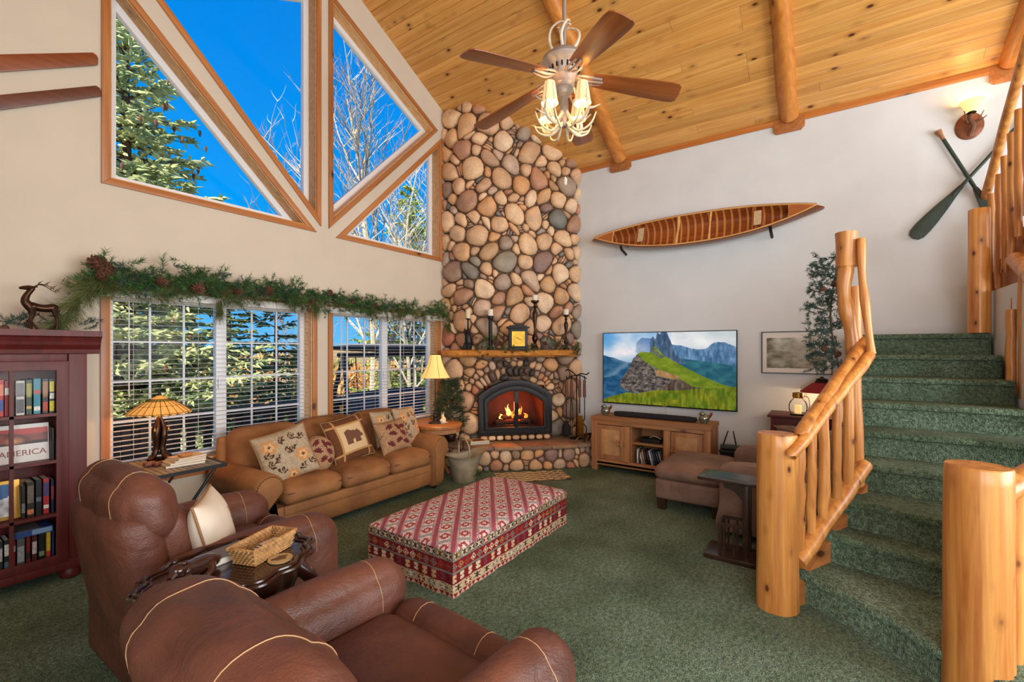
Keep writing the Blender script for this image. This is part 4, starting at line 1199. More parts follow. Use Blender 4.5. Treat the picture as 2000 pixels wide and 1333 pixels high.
# ---- leather recliners
from mathutils.bvhtree import BVHTree
def skin_line(mb, origins, dirs, lift=.0015):
    """points where rays hit the shape, for seams lying on its surface"""
    bv = BVHTree.FromPolygons([Vector(v) for v in mb.v], mb.f); out = []
    for o, d in zip(origins, dirs):
        o, d = Vector(o), Vector(d).normalized(); h = bv.ray_cast(o+d*1.5, -d)
        if h[0] is not None: out.append(h[0]+d*lift)
    return out
def recliner(label, loc, rz, aw=.385, lean=.24, hz=.725, hd=.28, hh=.25):
    t = thing('recliner', label, 'armchair', loc, rz, 'brown leather recliners')
    L = M['leather']
    def b(mb, n): return mb.build(n, L, t, True)
    b(MB().rcube((-.02, 0, .17), (.76, 2*aw+.08, .30), .05, 8), 'base')
    mb = MB().rcube((.06, 0, .375), (.58, 2*aw-.20, .17), .07, 12, (.01,0,.035)); se = b(mb, 'seat_cushion')
    mb = MB().rcube((.40, 0, .335), (.17, 2*aw-.20, .27), .08, 12, (.02,0,.02)); fr = b(mb, 'footrest_pad')
    for q in (-.16, .16):
        an = [math.radians(-30+150*k/14) for k in range(15)]
        MB().tube(skin_line(mb, [(.40, q, .335)]*15, [(math.cos(x_), 0, math.sin(x_)) for x_ in an]), .0013, 5).build('stitching', M['stitch'], fr, True)
    for s in (-1, 1):
        mb = MB().rcube((.05, s*aw, .325), (.84, .215, .54), .10, 14, (.02,.02,.035)); a = b(mb, 'arm')
        an = [PI*(k/16) for k in range(17)]
        MB().tube(skin_line(mb, [(.30, s*aw, .45)]*17, [(0, math.cos(x_), math.sin(x_)) for x_ in an]), .0013, 5).build('stitching', M['stitch'], a, True)
    def leanv(mb):
        mb.v = [(x-(z-.35)*lean, y, z) for x, y, z in mb.v]; return mb
    b(leanv(MB().rcube((-.33, 0, (hz+.19)/2), (.17, 2*aw-.03, hz+.01-.19), .08, 12, (.02,0,0))), 'back_shell')
    b(leanv(MB().rcube((-.20, 0, (hz+.35)/2), (.19, 2*aw-.13, hz-.36), .09, 12, (.05,0,.01))), 'lumbar_cushion')
    mb = leanv(MB().rcube((-.27, 0, hz), (hd, 2*aw-.05, hh), .11, 18, (.025,.012,.022)))
    # soft folds in the hide
    mb.v = [(x+.004*math.sin(y*31+z*9)*(z > .7), y, z+.004*math.sin(y*27+x*31)*(z > .72)) for x, y, z in mb.v]
    hd = b(mb, 'head_cushion')
    cxz = (-.27-(hz-.35)*lean, hz)
    for q in (-.20, .20):
        an = [math.radians(-5+200*k/24) for k in range(25)]
        MB().tube(skin_line(mb, [(cxz[0], q, cxz[1])]*25, [(math.cos(x_), 0, math.sin(x_)) for x_ in an]), .0013, 5).build('stitching', M['stitch'], hd, True)
    for x in (-.32, .28):
        for y in (-.30, .30): MB().box((x, y, .012), (.06,.06,.025)).build('foot', M['dark_wood'], t)
    return t
recliner('brown leather recliner nearest the viewer at the bottom of the picture', (.89, 1.175, 0), math.radians(-3), .415)
recliner('brown leather recliner with a cream pillow beside the red bookcase', (1.06, 2.64, 0), math.radians(1), .355, .16, .81, .20, .29)
def creamp(u, v):
    o = np.tile(np.array([226.,214,196]), (u.size, 1))
    m = np.abs(u-.70-.04*np.sin(v*7)) < .03; o[m & (v > .15) & (v < .75)] = (150,112,60)
    for cy in (.25, .4, .55): leafm(u, v, .70, cy, .14, .03, .7, (160,120,66), o)
    return o
cp = pillow('throw_pillow', 'cream pillow with grey piping on the leather recliner', (.38,.37), .16, (.99, 2.44, .62), (math.radians(-14), 0, math.radians(58)), creamp, 'pillow on the recliner', back=(226,214,196))

# ---- carved oval table between the recliners
ot = thing('oval_table', 'carved dark mahogany oval table with a scalloped silver lit rim', 'table', (.865, 1.955, 0), math.radians(8))
def oval(a, b, n=120, sc=0.0, k=16): return [((a+sc*abs(math.sin(k*q/2))**.7)*math.cos(q), (b+sc*abs(math.sin(k*q/2))**.7)*math.sin(q)) for q in [2*PI*i/n for i in range(n)]]
OA, OB, OZ = .295, .215, .635
MB().prism(oval(OA, OB), .022, 'z', OZ-.022).build('table_top', M['carved_dark'], ot, True, angle=30)
rim = MB(); n = 160
for dr, dz, r in ((.0, .008, .009), (.020, .0, .008), (-.018, .003, .005)):
    pts = [((OA+dr+.010+.010*math.sin(14*q))*math.cos(q), (OB+dr+.010+.010*math.sin(14*q))*math.sin(q), OZ+dz) for q in [2*PI*i/n for i in range(n)]]
    rim.tube(pts, r, 7, closed=True)
rim.build('scalloped_rim', M['carved_dark'], ot, True)
ap = MB(); vs = []; fs = []; n = 80
for z, f in ((OZ-.02, .98), (OZ-.06, 1.0), (OZ-.10, .93)):
    for i in range(n):
        q = 2*PI*i/n; w = 1+.03*math.sin(16*q) if z < OZ-.03 else 1
        vs.append((OA*f*w*math.cos(q), OB*f*w*math.sin(q), z-(.02*abs(math.sin(4*q)) if z < OZ-.09 else 0)))
for i in range(2):
    for k in range(n): fs.append((i*n+k, i*n+(k+1)%n, (i+1)*n+(k+1)%n, (i+1)*n+k))
ap.add(vs, fs).build('carved_apron', M['carved_dark'], ot, True)
for sx in (-1, 1):
    for sy in (-1, 1):
        pts = catmull([(sx*.19, sy*.13, OZ-.05), (sx*.25, sy*.17, OZ-.16), (sx*.20, sy*.13, .28), (sx*.17, sy*.11, .12), (sx*.24, sy*.16, .03), (sx*.26, sy*.175, .022)], 5)
        MB().tube(pts, [.032-.016*min(1, i/18)+.008*(i > 22) for i in range(len(pts))], 10).build('cabriole_leg', M['carved_dark'], ot, True)

# ---- end table with slats, left of the sofa
et = thing('end_table', 'folding side table with a slatted wooden top and black metal frame', 'table', (1.255, 3.87, 0))
EZ = .68; ew, ed = .56, .60
fr = MB()
for p, q in (((-ew/2,-ed/2,EZ-.012),(ew/2,-ed/2,EZ-.012)), ((ew/2,-ed/2,EZ-.012),(ew/2,ed/2,EZ-.012)), ((ew/2,ed/2,EZ-.012),(-ew/2,ed/2,EZ-.012)), ((-ew/2,ed/2,EZ-.012),(-ew/2,-ed/2,EZ-.012))): fr.bar(p, q, .018, .024)
fr.build('top_frame', M['black_metal'], et)
grey_slat = wood('grey_slat', (116,100,86), (164,148,130), 1, .45, 1, 0, True, .05)
for k in range(15):
    x = -ew/2+.03+(ew-.06)*k/14
    MB().box((x, 0, EZ-.006), (.030, ed-.02, .010)).build('slat', grey_slat, et)
for s in (-1, 1):
    y = s*(ed/2-.02)
    MB().tube([(-.22, y, EZ-.02), (.24, y, .01)], .010, 8).build('leg', M['black_metal'], et, True)
    MB().tube([(.24, y*.9, EZ-.02), (-.22, y*.9, .01)], .010, 8).build('leg', M['black_metal'], et, True)
MB().tube([(.24,-ed/2,.05),(.24,ed/2,.05)], .008, 8).build('stretcher', M['black_metal'], et, True)
MB().tube([(0,-ed/2,.295),(0,ed/2,.295)], .008, 8).build('stretcher', M['black_metal'], et, True)

# ---- round side table right of the sofa
rt = thing('side_table', 'round honey oak pedestal table in the corner by the chimney', 'table', (4.05, 3.88, 0))
MB().lathe([(.0,.555),(.27,.555),(.28,.565),(.28,.575),(.29,.58),(.29,.598),(.28,.605),(0,.605)], 40).build('table_top', wood('honey_oak', (150,92,46), (196,134,76), 0, .35, 1, 0, False, .05, .2), rt, True)
MB().lathe([(.24,.50),(.26,.505),(.26,.555)], 36).build('apron', M['oak'], rt, True)
MB().lathe([(.03,.06),(.05,.10),(.035,.16),(.03,.25),(.055,.33),(.03,.42),(.05,.50)], 18).build('pedestal', M['oak_z'], rt, True)
for k in range(3):
    a = k*2*PI/3+.4
    MB().tube(catmull([(.02*math.cos(a), .02*math.sin(a), .12), (.12*math.cos(a), .12*math.sin(a), .09), (.20*math.cos(a), .20*math.sin(a), .02)], 5), .022, 8).build('foot', M['oak'], rt, True)

# ---- TV cabinet
tc = thing('tv_cabinet', 'rustic light oak television cabinet with two panelled doors', 'cabinet', (5.275, 1.725, 0))
# local: x 0..0.45 deep, y -0.70..0.70, z 0..0.665
def cb(c, d, n, m=None, par=None, bv=.004): return MB().box(c, d).build(n, m or M['oak'], par or tc, bevel=bv)
cb((.225, 0, .640), (.46, 1.41, .05), 'top')
cb((.225, 0, .10), (.44, 1.38, .03), 'bottom_panel')
cb((.44, 0, .36), (.015, 1.36, .50), 'back_panel')
for y in (-.675, .675): cb((.225, y, .36), (.42, .03, .52), 'side_panel', M['oak_z'])
for y in (-.66, .66):
    for x in (.035, .415): cb((x, y, .31), (.065, .075, .62), 'leg', M['oak_z'])
cb((.03, 0, .595), (.05, 1.26, .045), 'top_rail'); cb((.03, 0, .105), (.05, 1.26, .075), 'bottom_rail')
for y in (-.235, .245): cb((.03, y, .35), (.05, .07, .44), 'stile', M['oak_z'])
for y in (-.19, .20): cb((.23, y, .35), (.38, .02, .46), 'divider', M['oak_z'])
cb((.23, 0, .372), (.36, .40, .022), 'shelf')
for s, y in ((1, .452), (-1, -.447)):
    d = MB().box((.022, y, .355), (.022, .34, .42)).build('door', M['oak_z'], tc, bevel=.004)
    MB().box((.012, y, .36), (.012, .23, .31)).build('door_panel', M['oak_panel'], d, bevel=.006)
    hy = y-s*.13
    for dy in (-.045, .0) : MB().rcube((-.018, hy-s*.0+dy*s*-1-s*.02, .36), (.03, .022, .085), .008, 4).build('wooden_latch', M['oak_z'], d, True)
    MB().rcube((-.012, hy-s*.005, .352), (.022, .085, .022), .007, 4).build('latch_bar', M['oak'], d, True)

# ---- leather footstool
fo = thing('footstool', 'brown leather footstool with dark block feet before the television', 'ottoman', (4.68, 1.03, 0))
MB().rcube((0, 0, .195), (.78, .60, .20), .04, 10, (.0,.0,0)).build('base', M['mocha'], fo, True)
MB().rcube((0, 0, .345), (.80, .62, .15), .07, 12, (.015,.015,.035)).build('cushion', M['mocha'], fo, True)
for x in (-.33, .33):
    for y in (-.24, .24): MB().add([(x-.035,y-.035,0),(x+.035,y-.035,0),(x+.035,y+.035,0),(x-.035,y+.035,0),(x-.042,y-.042,.11),(x+.042,y-.042,.11),(x+.042,y+.042,.11),(x-.042,y+.042,.11)], [(3,2,1,0),(4,5,6,7),(0,1,5,4),(1,2,6,5),(2,3,7,6),(3,0,4,7)]).build('foot', M['dark_wood'], fo)

# ---- mauve armchair behind the railing
ac = thing('armchair', 'mauve brown leather armchair half hidden by the stair railing', 'armchair', (4.40, .30, 0), math.radians(90))
# local x = facing direction (+y of the room), local -y = room +x
def ab(mb, n): return mb.build(n, M['mocha'], ac, True)
ab(MB().rcube((-.02, 0, .17), (.74, .80, .26), .05, 8), 'base')
ab(MB().rcube((.05, 0, .385), (.62, .58, .17), .07, 10, (.01,0,.03)), 'seat_cushion')
for s in (-1, 1):
    mb = MB(); prof = [(-.44,.60),(-.3,.62),(.0,.60),(.25,.595),(.38,.57),(.41,.50),(.40,.38),(.405,.25),(.43,.12),(.40,.05),(-.40,.05)]
    pr = [(p.x, p.y) for p in catmull([(a, b, 0) for a, b in prof[:10]], 4)]+[(-.40,.05)]
    MB().prism(pr, .15, 'y', s*.39-.075).build('arm', M['mocha'], ac, bevel=.03)
mb = MB().rcube((-.33, 0, .58), (.20, .66, .56), .09, 10, (.04,0,.01)); mb.v = [(x-(z-.4)*.2, y, z) for x, y, z in mb.v]; ab(mb, 'back_cushion')
for y in (-.34, .34):
    for x in (-.32, .34): MB().lathe([(.02,0),(.034,.02),(.036,.05)], 12, (x, y, 0)).build('bun_foot', M['dark_wood'], ac, True)

# ---- dark C shaped side table
ct = thing('side_table', 'small dark mission style table slid over the mauve armchair', 'table', (3.62, .58, 0))
# local y is the long direction of the top
MB().prism([(-.13,-.19),(.13,-.19),(.13,.19),(-.13,.19)], .025, 'z', .555).build('table_top', M['dark_wood'], ct, bevel=.006)
MB().box((.0, .0, .5805), (.19, .28, .003)).build('leather_inset', simple('slate_inset', (62,66,66), .25), ct)
MB().box((0, -.02, .018), (.27, .33, .034)).build('base', M['dark_wood'], ct, bevel=.005)
for x in (-.085, .085):
    MB().box((x, -.12, .295), (.035, .035, .53)).build('post', M['dark_wood'], ct, bevel=.003)
    MB().prism([(-.12,.50),(-.12,.36),(-.105,.44),(-.05,.50),(.02,.52),(.02,.55),(-.12,.55)], .025, 'x', x-.0125).build('bracket', M['dark_wood'], ct)
    for yy in (-.045, .015): MB().box((x, yy, .14), (.012, .014, .21)).build('rack_slat', M['dark_wood'], ct)
    MB().box((x, -.03, .25), (.02, .17, .02)).build('rack_rail', M['dark_wood'], ct)
    MB().box((x, .045, .145), (.022, .022, .22)).build('rack_post', M['dark_wood'], ct)
for yy in (.05, -.12): MB().box((0, yy, .245), (.18, .018, .02)).build('rack_rail', M['dark_wood'], ct)

# ---- red side table by the wall, behind the railing
rd = thing('side_table', 'small red painted table with lamp and lantern by the wall', 'table', (5.62, .20, 0))
MB().box((0, 0, .81), (.44, .60, .025)).build('table_top', M['red_wood'], rd, bevel=.005)
MB().box((0, 0, .735), (.38, .54, .12)).build('drawer_box', M['red_wood'], rd, bevel=.004)
for x in (-.17, .17):
    for y in (-.25, .25): MB().box((x, y, .34), (.045, .045, .68)).build('leg', M['red_wood'], rd)

# ---- black stand with a router beside the cabinet
bs = thing('media_stand', 'low black stand with papers beside the oak cabinet', 'stand', (5.52, .80, 0))
MB().box((0, 0, .40), (.42, .30, .02)).build('top', M['black_metal'], bs, bevel=.004)
MB().box((0, 0, .25), (.40, .28, .26)).build('body', M['black_metal'], bs)
for x in (-.18, .18):
    for y in (-.12, .12): MB().box((x, y, .06), (.03, .03, .12)).build('leg', M['black_metal'], bs)

# ---- red bookcase
bk = thing('bookcase', 'tall mahogany red bookcase with glazed doors and moulded cornice', 'bookcase', (.14, 4.17, 0))
# local x from -.75 to .75, front face y=-.12
R_ = M['red_wood']
def bb(c, d, n, par=None, bv=.003): return MB().box(c, d).build(n, R_, par or bk, bevel=bv)
bb((-.735, .0, .80), (.03, .24, 1.42), 'side_panel'); bb((.735, .0, .80), (.03, .24, 1.42), 'side_panel')
bb((0, .11, .80), (1.46, .015, 1.40), 'back_panel')
bb((0, 0, .115), (1.5, .25, .05), 'bottom_panel'); bb((0, 0, 1.50), (1.5, .25, .03), 'top_panel')
bb((0, -.112, .10), (1.52, .03, .05), 'base_moulding', bv=.008)
co = MB(); prof = [(-.120,1.47),(-.135,1.475),(-.140,1.50),(-.165,1.53),(-.172,1.55),(-.185,1.575),(-.20,1.585),(-.20,1.622),(.12,1.622),(.12,1.47)]
co.prism([(a, b) for a, b in prof], 1.62, 'x', -.81); co.build('cornice', R_, bk)
for x in (-.705, .0): bb((x, -.108, .79), (.09 if x else .03, .025, 1.37), 'face_stile')
bb((.705, -.108, .79), (.09, .025, 1.37), 'face_stile')
bb((0, -.1065, 1.45), (1.31, .025, .05), 'face_rail')
for z in (1.085, .785, .445): bb((0, 0, z), (1.44, .20, .018), 'shelf', bv=0)
for x0, x1 in ((.015, .66), (-.66, -.015)):
    d = MB()
    o = [(x0,.125),(x1,.125),(x1,1.425),(x0,1.425)]; i = inset(o, .058)
    dd = ring(o, i, -.130, -.108).build('door', R_, bk, bevel=.003)
    xm = (x0+x1)/2+(.07 if x0 > 0 else -.07)
    MB().box((xm, -.119, .775), (.018, .02, 1.19)).build('muntin', R_, dd)
    for z in (1.085, .785, .445): MB().box(((x0+x1)/2, -.119, z), (.53, .02, .018)).build('muntin', R_, dd)
    MB().box(((x0+x1)/2, -.112, .775), (.53, .003, 1.19)).build('door_glass', M['glass'], dd)
for x in (-.68, .68):
    for y in (-.06, .08): MB().lathe([(.03,0),(.052,.012),(.058,.035),(.05,.06),(.035,.09)], 16, (x, y, 0)).build('bun_foot', R_, bk, True)

# ================================================================ GREENERY HELPERS
def needles(mb, p, d, L, n, nl, rr, spread=.9, r=.0016, droop=0.0):
    """a sprig: a stem with thin needles (three sided spikes)"""
    p, d = Vector(p), Vector(d).normalized(); vs = []; fs = []
    e1 = d.orthogonal().normalized(); e2 = d.cross(e1)
    for i in range(n):
        t = rr.random(); o = p+d*(L*t)+Vector((0,0,-droop*t*t))
        a = rr.uniform(0, 2*PI); side = e1*math.cos(a)+e2*math.sin(a)
        q = (d*rr.uniform(.35, .8)+side*spread*rr.uniform(.6,1)).normalized()*nl*rr.uniform(.7,1.15)
        q.z -= droop*.6*rr.random()
        w = q.orthogonal().normalized()*r; w2 = q.cross(w).normalized()*r
        b = len(vs); vs += [tuple(o+w), tuple(o-w*.5+w2*.87), tuple(o-w*.5-w2*.87), tuple(o+q)]
        fs += [(b, b+1, b+3), (b+1, b+2, b+3), (b+2, b, b+3)]
    return mb.add(vs, fs)
def cone_mesh():
    mb = MB(); R = .026; Hc = .065; gold = PI*(3-math.sqrt(5))
    mb.ball((0, 0, Hc/2), (R*.62, R*.62, Hc*.48), 8, 6)
    for i in range(46):
        t = (i+.5)/46; z = Hc*(.06+.9*t); rr_ = R*math.sin(PI*(.12+.82*t))**.8; a = i*gold
        c, s = math.cos(a), math.sin(a); w = .0075*(1-.4*t)
        o = rr_*1.18
        mb.add([(c*rr_*.5-s*w, s*rr_*.5+c*w, z-.003), (c*rr_*.5+s*w, s*rr_*.5-c*w, z-.003), (c*o+s*w*.8, s*o-c*w*.8, z+.005), (c*o*1.06, s*o*1.06, z+.008), (c*o-s*w*.8, s*o+c*w*.8, z+.005), (c*rr_*.5, s*rr_*.5, z+.007)],
               [(0,1,2,3,4), (0,4,5), (1,5,2), (2,5,3), (3,5,4)])
    me = mb.mesh('pine_cone'); me.materials.append(M['cone']); return me
CONE = cone_mesh()
def add_cone(parent, loc, sc, rr):
    m = Matrix.Translation(XF[parent.name].inverted() @ Vector(loc)) @ Matrix.Rotation(rr.uniform(0, 6), 4, 'Z') @ Matrix.Rotation(rr.uniform(.6, 2.2), 4, 'X') @ Matrix.Diagonal((sc, sc, sc, 1))
    return inst(CONE, 'pine_cone', parent, m)
def stuff(o): o['kind'] = 'stuff'; return o

# ---- garland along the blinds
rg = random.Random(9)
gl = thing('pine_garland', 'long pine garland with cones draped along the blind valances', 'garland', (2.8, 4.17, 1.95))
gpts = [on_y(u, v, 4.17) for u, v in ((165,560),(205,548),(260,556),(320,560),(390,556),(450,572),(520,575),(580,582),(640,590),(700,600),(760,604),(815,608),(868,612))]
gp = catmull(gpts, 10)
MB().tube(gp, .006, 6).build('wire_stem', M['twig'], gl, True, world=True)
g1, g2, g3 = MB(), MB(), MB()
for i in range(900):
    k = rg.random()*(len(gp)-1.001); b = int(k); p = gp[b].lerp(gp[b+1], k-b)
    d = Vector((rg.uniform(-1,1), rg.uniform(-.7,.15), rg.uniform(-.55,.75)))
    p = p+Vector((0, rg.uniform(-.07,.02), rg.gauss(.012,.05)))
    needles(g1 if rg.random() < .75 else g3, p, d, rg.uniform(.05,.12), 30, rg.uniform(.03,.055), rg, r=.0023)
for i in range(110):   # long drooping needles
    k = rg.random()*(len(gp)-1.001); b = int(k); p = gp[b].lerp(gp[b+1], k-b)+Vector((0,-.04,0))
    needles(g2, p, (rg.uniform(-.7,.7), -.3, rg.uniform(-1,.2)), .06, 22, .12, rg, .5, .0013, .05)
for u, v, n_ in ((428,600,70),(615,600,40),(875,640,40)):
    for j in range(n_//8): needles(g2, on_y(u+rg.uniform(-6,6), v-14, 4.14), (rg.uniform(-.2,.2),-.1,-1), .09, 30, .13, rg, .25, .0013, .03)
for u, v in ((318,520),(300,545),(480,560),(420,552)): 
    needles(g1, on_y(u, v+12, 4.17), (rg.uniform(-.2,.2), -.1, 1), .13, 60, .06, rg, .8)
stuff(g1.build('needles', M['green_needle'], gl, world=True)); stuff(g2.build('long_needles', M['olive_needle'], gl, world=True)); stuff(g3.build('blue_needles', M['green_blue'], gl, world=True))
for u, v, s in ((210,533,2.0),(226,526,1.6),(305,556,1.3),(379,568,1.5),(455,572,1.2),(515,577,1.4),(600,604,.9),(604,590,.8),(641,578,1.1),(685,595,1.1),(735,600,1.0),(790,610,.9),(190,550,1.5)):
    add_cone(gl, on_y(u, v, 4.10), s, rg)
# the droop of long needles running to the bookcase top
sw = thing('pine_swag', 'spray of long pine needles arching from the window to the bookcase', 'garland', (.95, 4.1, 1.62))
m1, m2 = MB(), MB()
arc = catmull([on_y(u, v, 4.10) for u, v in ((200,545),(165,572),(140,600),(118,630))], 8)
MB().tube(arc, .005, 6).build('wire_stem', M['twig'], sw, True, world=True)
for i in range(46):
    p = arc[rg.randrange(len(arc))]; needles(m1, p, (rg.uniform(-.9,.1), rg.uniform(-.5,.3), rg.uniform(-1,.1)), .08, 26, .13, rg, .4, .0014, .03)
for i in range(26):
    u = rg.uniform(0, 175); p = on_y(u, 641, 4.10); p.z = 1.635+rg.uniform(0,.05)
    needles(m2, p, (rg.uniform(-1,1), rg.uniform(-.4,.4), rg.uniform(.0,.8)), .08, 40, .035, rg)
stuff(m1.build('long_needles', M['olive_needle'], sw, world=True)); stuff(m2.build('needles', M['green_blue'], sw, world=True))
for u in (12, 125, 60): add_cone(sw, on_y(u, 637, 4.12), .8, rg)

# ---- bronze deer on the bookcase
dr = thing('deer_figurine', 'slender bronze deer figurine with antlers on top of the bookcase', 'figurine', (.665, 4.03, 1.622), math.radians(0)); dr.scale = (1.08, 1.08, 1.08)
mb = MB()
mb.tube(catmull([(-.045,0,.135),(-.02,0,.13),(.02,0,.125),(.055,0,.13),(.072,0,.118)], 4), [.012,.02,.026,.027,.025,.023,.022,.022,.022,.023,.024,.025,.025,.022,.018,.012,.006], 12)
mb.tube(catmull([(-.035,0,.125),(-.058,0,.16),(-.052,0,.195),(-.035,0,.225),(-.03,0,.235)], 4), [.025,.024,.023,.022,.02,.018,.017,.016,.015,.014,.0135,.013,.012,.012,.012,.012,.012], 10)
mb.tube([(-.02,0,.238),(-.045,0,.238),(-.068,0,.236),(-.082,0,.232)], [.012,.015,.010,.006], 8)
for x, y, b in ((-.038,.012,-.02),(-.034,-.012,.0),(.062,.012,.05),(.058,-.012,.068)):
    mb.tube(catmull([(x,y,.125),(x+.006,y,.085),(x-.002 if x < 0 else x+.014,y,.05),(b+(-.01 if x<0 else .0),y,.004)], 4), [.017,.016,.014,.012,.010,.0085,.0075,.007,.0065,.006,.006,.0065,.007], 8)
mb.tube([(.07,0,.13),(.082,0,.118),(.083,0,.11)], [.006,.006,.002], 6)
mb.build('body', M['bronze'], dr, True)
an = MB()
for s in (-1, 1):
    main = catmull([(-.022,s*.006,.246),(-.0,s*.016,.262),(.03,s*.026,.255),(.055,s*.03,.235),(.078,s*.028,.222)], 4)
    an.tube(main, [.0035-.0022*i/len(main) for i in range(len(main))], 6)
    for k in (3, 7, 11, 14): p = main[k]; an.tube([p, p+Vector((.008,s*.006,.016)), p+Vector((.018,s*.008,.022))], [.0026,.002,.0008], 5)
an.build('antlers', M['bronze'], dr, True)
for s in (-1, 1): MB().ball((-.015, s*.016, .246), (.006,.010,.004), 7, 5).build('ear', M['bronze'], dr, True)

# ---- wooden skis on the wall
skw = wood('ski_wood', (112,54,26), (150,78,38), 0, .35, 1, 0, False, .05, .3)
skw2 = wood('ski_wood_dark', (84,42,28), (112,62,42), 0, .4, 1, 0, False, .05, .2)
for k, (top, bot, lab, mt) in enumerate(((((-10,111),(191,108)),((-10,144),(191,131)),'upper wooden ski tip mounted on the beige wall',skw), (((-10,191),(197,172)),((-10,219),(197,192)),'lower darker wooden ski tip mounted on the beige wall',skw2))):
    a0, a1 = on_y(*top[0], 4.285), on_y(*top[1], 4.285); b0, b1 = on_y(*bot[0], 4.285), on_y(*bot[1], 4.285)
    ext = (a0-a1)*1.6; a00, b00 = a0+ext, b0+(b0-b1)*1.6
    if a00.x < -1.2: pass
    r_ = .012; poly = [(a00.x,a00.z),(a1.x-.03,a1.z-.0),(a1.x-.01,a1.z-.008),(a1.x,a1.z-.03),(b1.x-.002,b1.z+.012),(b1.x-.015,b1.z),(b00.x,b00.z)]
    o = thing('wooden_ski', lab, 'ski', (.8, 4.285, a1.z), 0, 'old wooden skis on the wall')
    MB().prism(poly, .018, 'y', 4.268).build('ski_blade', mt, o, world=True, bevel=.005)
    MB().box((.2, 4.287, (a0.z+b0.z)/2-.14), (.05,.016,.03)).build('wall_bracket', M['black_metal'], o, world=True)

# ---- mantel things
def mantel_at(u, back=.0):
    """point on the mantel top seen at picture column u"""
    best = None
    for p in mpts:
        q = p; f = _C*q.x+_S*q.y; r = _S*q.x-_C*q.y; uu = 1000+F_PX*r/f
        if best is None or abs(uu-u) < best[0]: best = (abs(uu-u), p, f)
    d = best[1].copy(); f = best[2]; sc = (f+back)/f
    return Vector((d.x*sc, d.y*sc, 1.497)), f+back
def stick(u, vtop, vbase_c, prof, lab, rad, mat, candle_h, candle_r, clab):
    p, f = mantel_at(u, .03); Hh = (683-vbase_c)/F_PX*f
    t = thing('candlestick', lab, 'candlestick', p, 0, 'candlesticks on the mantel')
    MB().lathe([(r*rad, z*Hh) for r, z in prof], 20).build('holder', mat, t, True)
    c = thing('candle', clab, 'candle', (p.x, p.y, p.z+Hh+.0005), 0, 'candles on the mantel')
    ch = (vbase_c-vtop)/F_PX*f
    MB().lathe([(candle_r*.97,0),(candle_r,.003),(candle_r,ch-.006),(candle_r*.9,ch-.001),(candle_r*.5,ch-.004)], 18).build('wax', M['candle'], c, True)
    MB().tube([(0,0,ch-.004),(.001,0,ch+.008)], .0012, 5).build('wick', M['black_metal'], c)
turned = [(1,0),(1,.03),(.75,.06),(.5,.10),(.35,.14),(.6,.18),(.75,.23),(.6,.28),(.3,.33),(.25,.42),(.4,.55),(.62,.68),(.66,.74),(.4,.80),(.25,.84),(.5,.87),(.3,.90),(.35,.93),(.95,.97),(1.0,1.0)]
square = [(1,0),(1,.06),(.7,.1),(.55,.12),(.55,.70),(.6,.74),(.5,.76),(.62,.84),(.8,.9),(1,.96),(1,1)]
stick(954, 604, 617, [(1,0),(1,.05),(.62,.08),(.6,.6),(.66,.64),(.6,.68),(.6,.86),(.75,.9),(1.05,.97),(1.0,1.0)], 'square black candlestick left of the mantel clock', .040, M['black_metal'], .09, .036, 'white pillar candle on the square black candlestick')
stick(1047, 576, 587, turned, 'tallest turned dark candlestick right of the mantel clock', .055, M['bronze'], .08, .036, 'white pillar candle highest above the mantel')
stick(1102, 604, 615, turned, 'slim turned dark candlestick at the right end of the mantel', .046, M['bronze'], .08, .036, 'white pillar candle at the right end of the mantel')
# bear shaped candlestick
p, f = mantel_at(914, .03); Hh = (683-622)/F_PX*f
t = thing('candlestick', 'black carved bear candlestick at the left end of the mantel', 'candlestick', p, 0, 'candlesticks on the mantel')
mb = MB().lathe([(.045,0),(.048,.015),(.03,.02)], 14)
mb.tube(catmull([(0,0,.01),(.012,0,.08),(.006,0,.15),(.0,0,.20),(-.004,0,.235)], 4), [.035,.042,.048,.05,.05,.05,.05,.048,.046,.044,.042,.038,.036,.034,.03,.02,.01], 12)
mb.ball((-.02,-.01,.235), (.03,.028,.026), 10, 8); mb.ball((-.045,-.02,.235), (.014,.012,.011), 8, 6)
for s in (-1, 1): mb.tube([(0,s*.03,.18),(-.03,s*.035,.22),(-.02,s*.03,.27)], [.016,.013,.011], 8); mb.tube([(.0,s*.025,.09),(-.03,s*.03,.06),(-.03,s*.03,.01)], [.024,.018,.014], 8)
mb.tube([(0,0,.24),(0,0,Hh-.01)], .011, 8); mb.lathe([(.012,Hh-.02),(.03,Hh-.006),(.03,Hh)], 14)
mb.build('bear_stem', M['black_metal'], t, True)
c = thing('candle', 'ivory pillar candle on the black bear candlestick', 'candle', (p.x, p.y, p.z+Hh+.0005), 0, 'candles on the mantel')
ch = (622-604)/F_PX*f
MB().lathe([(.033,0),(.034,.003),(.034,ch-.006),(.03,ch-.001),(.016,ch-.004)], 18).build('wax', simple('ivory_wax', (226,214,176), .5), c, True)
MB().tube([(0,0,ch-.004),(.001,0,ch+.008)], .0012, 5).build('wick', M['black_metal'], c)
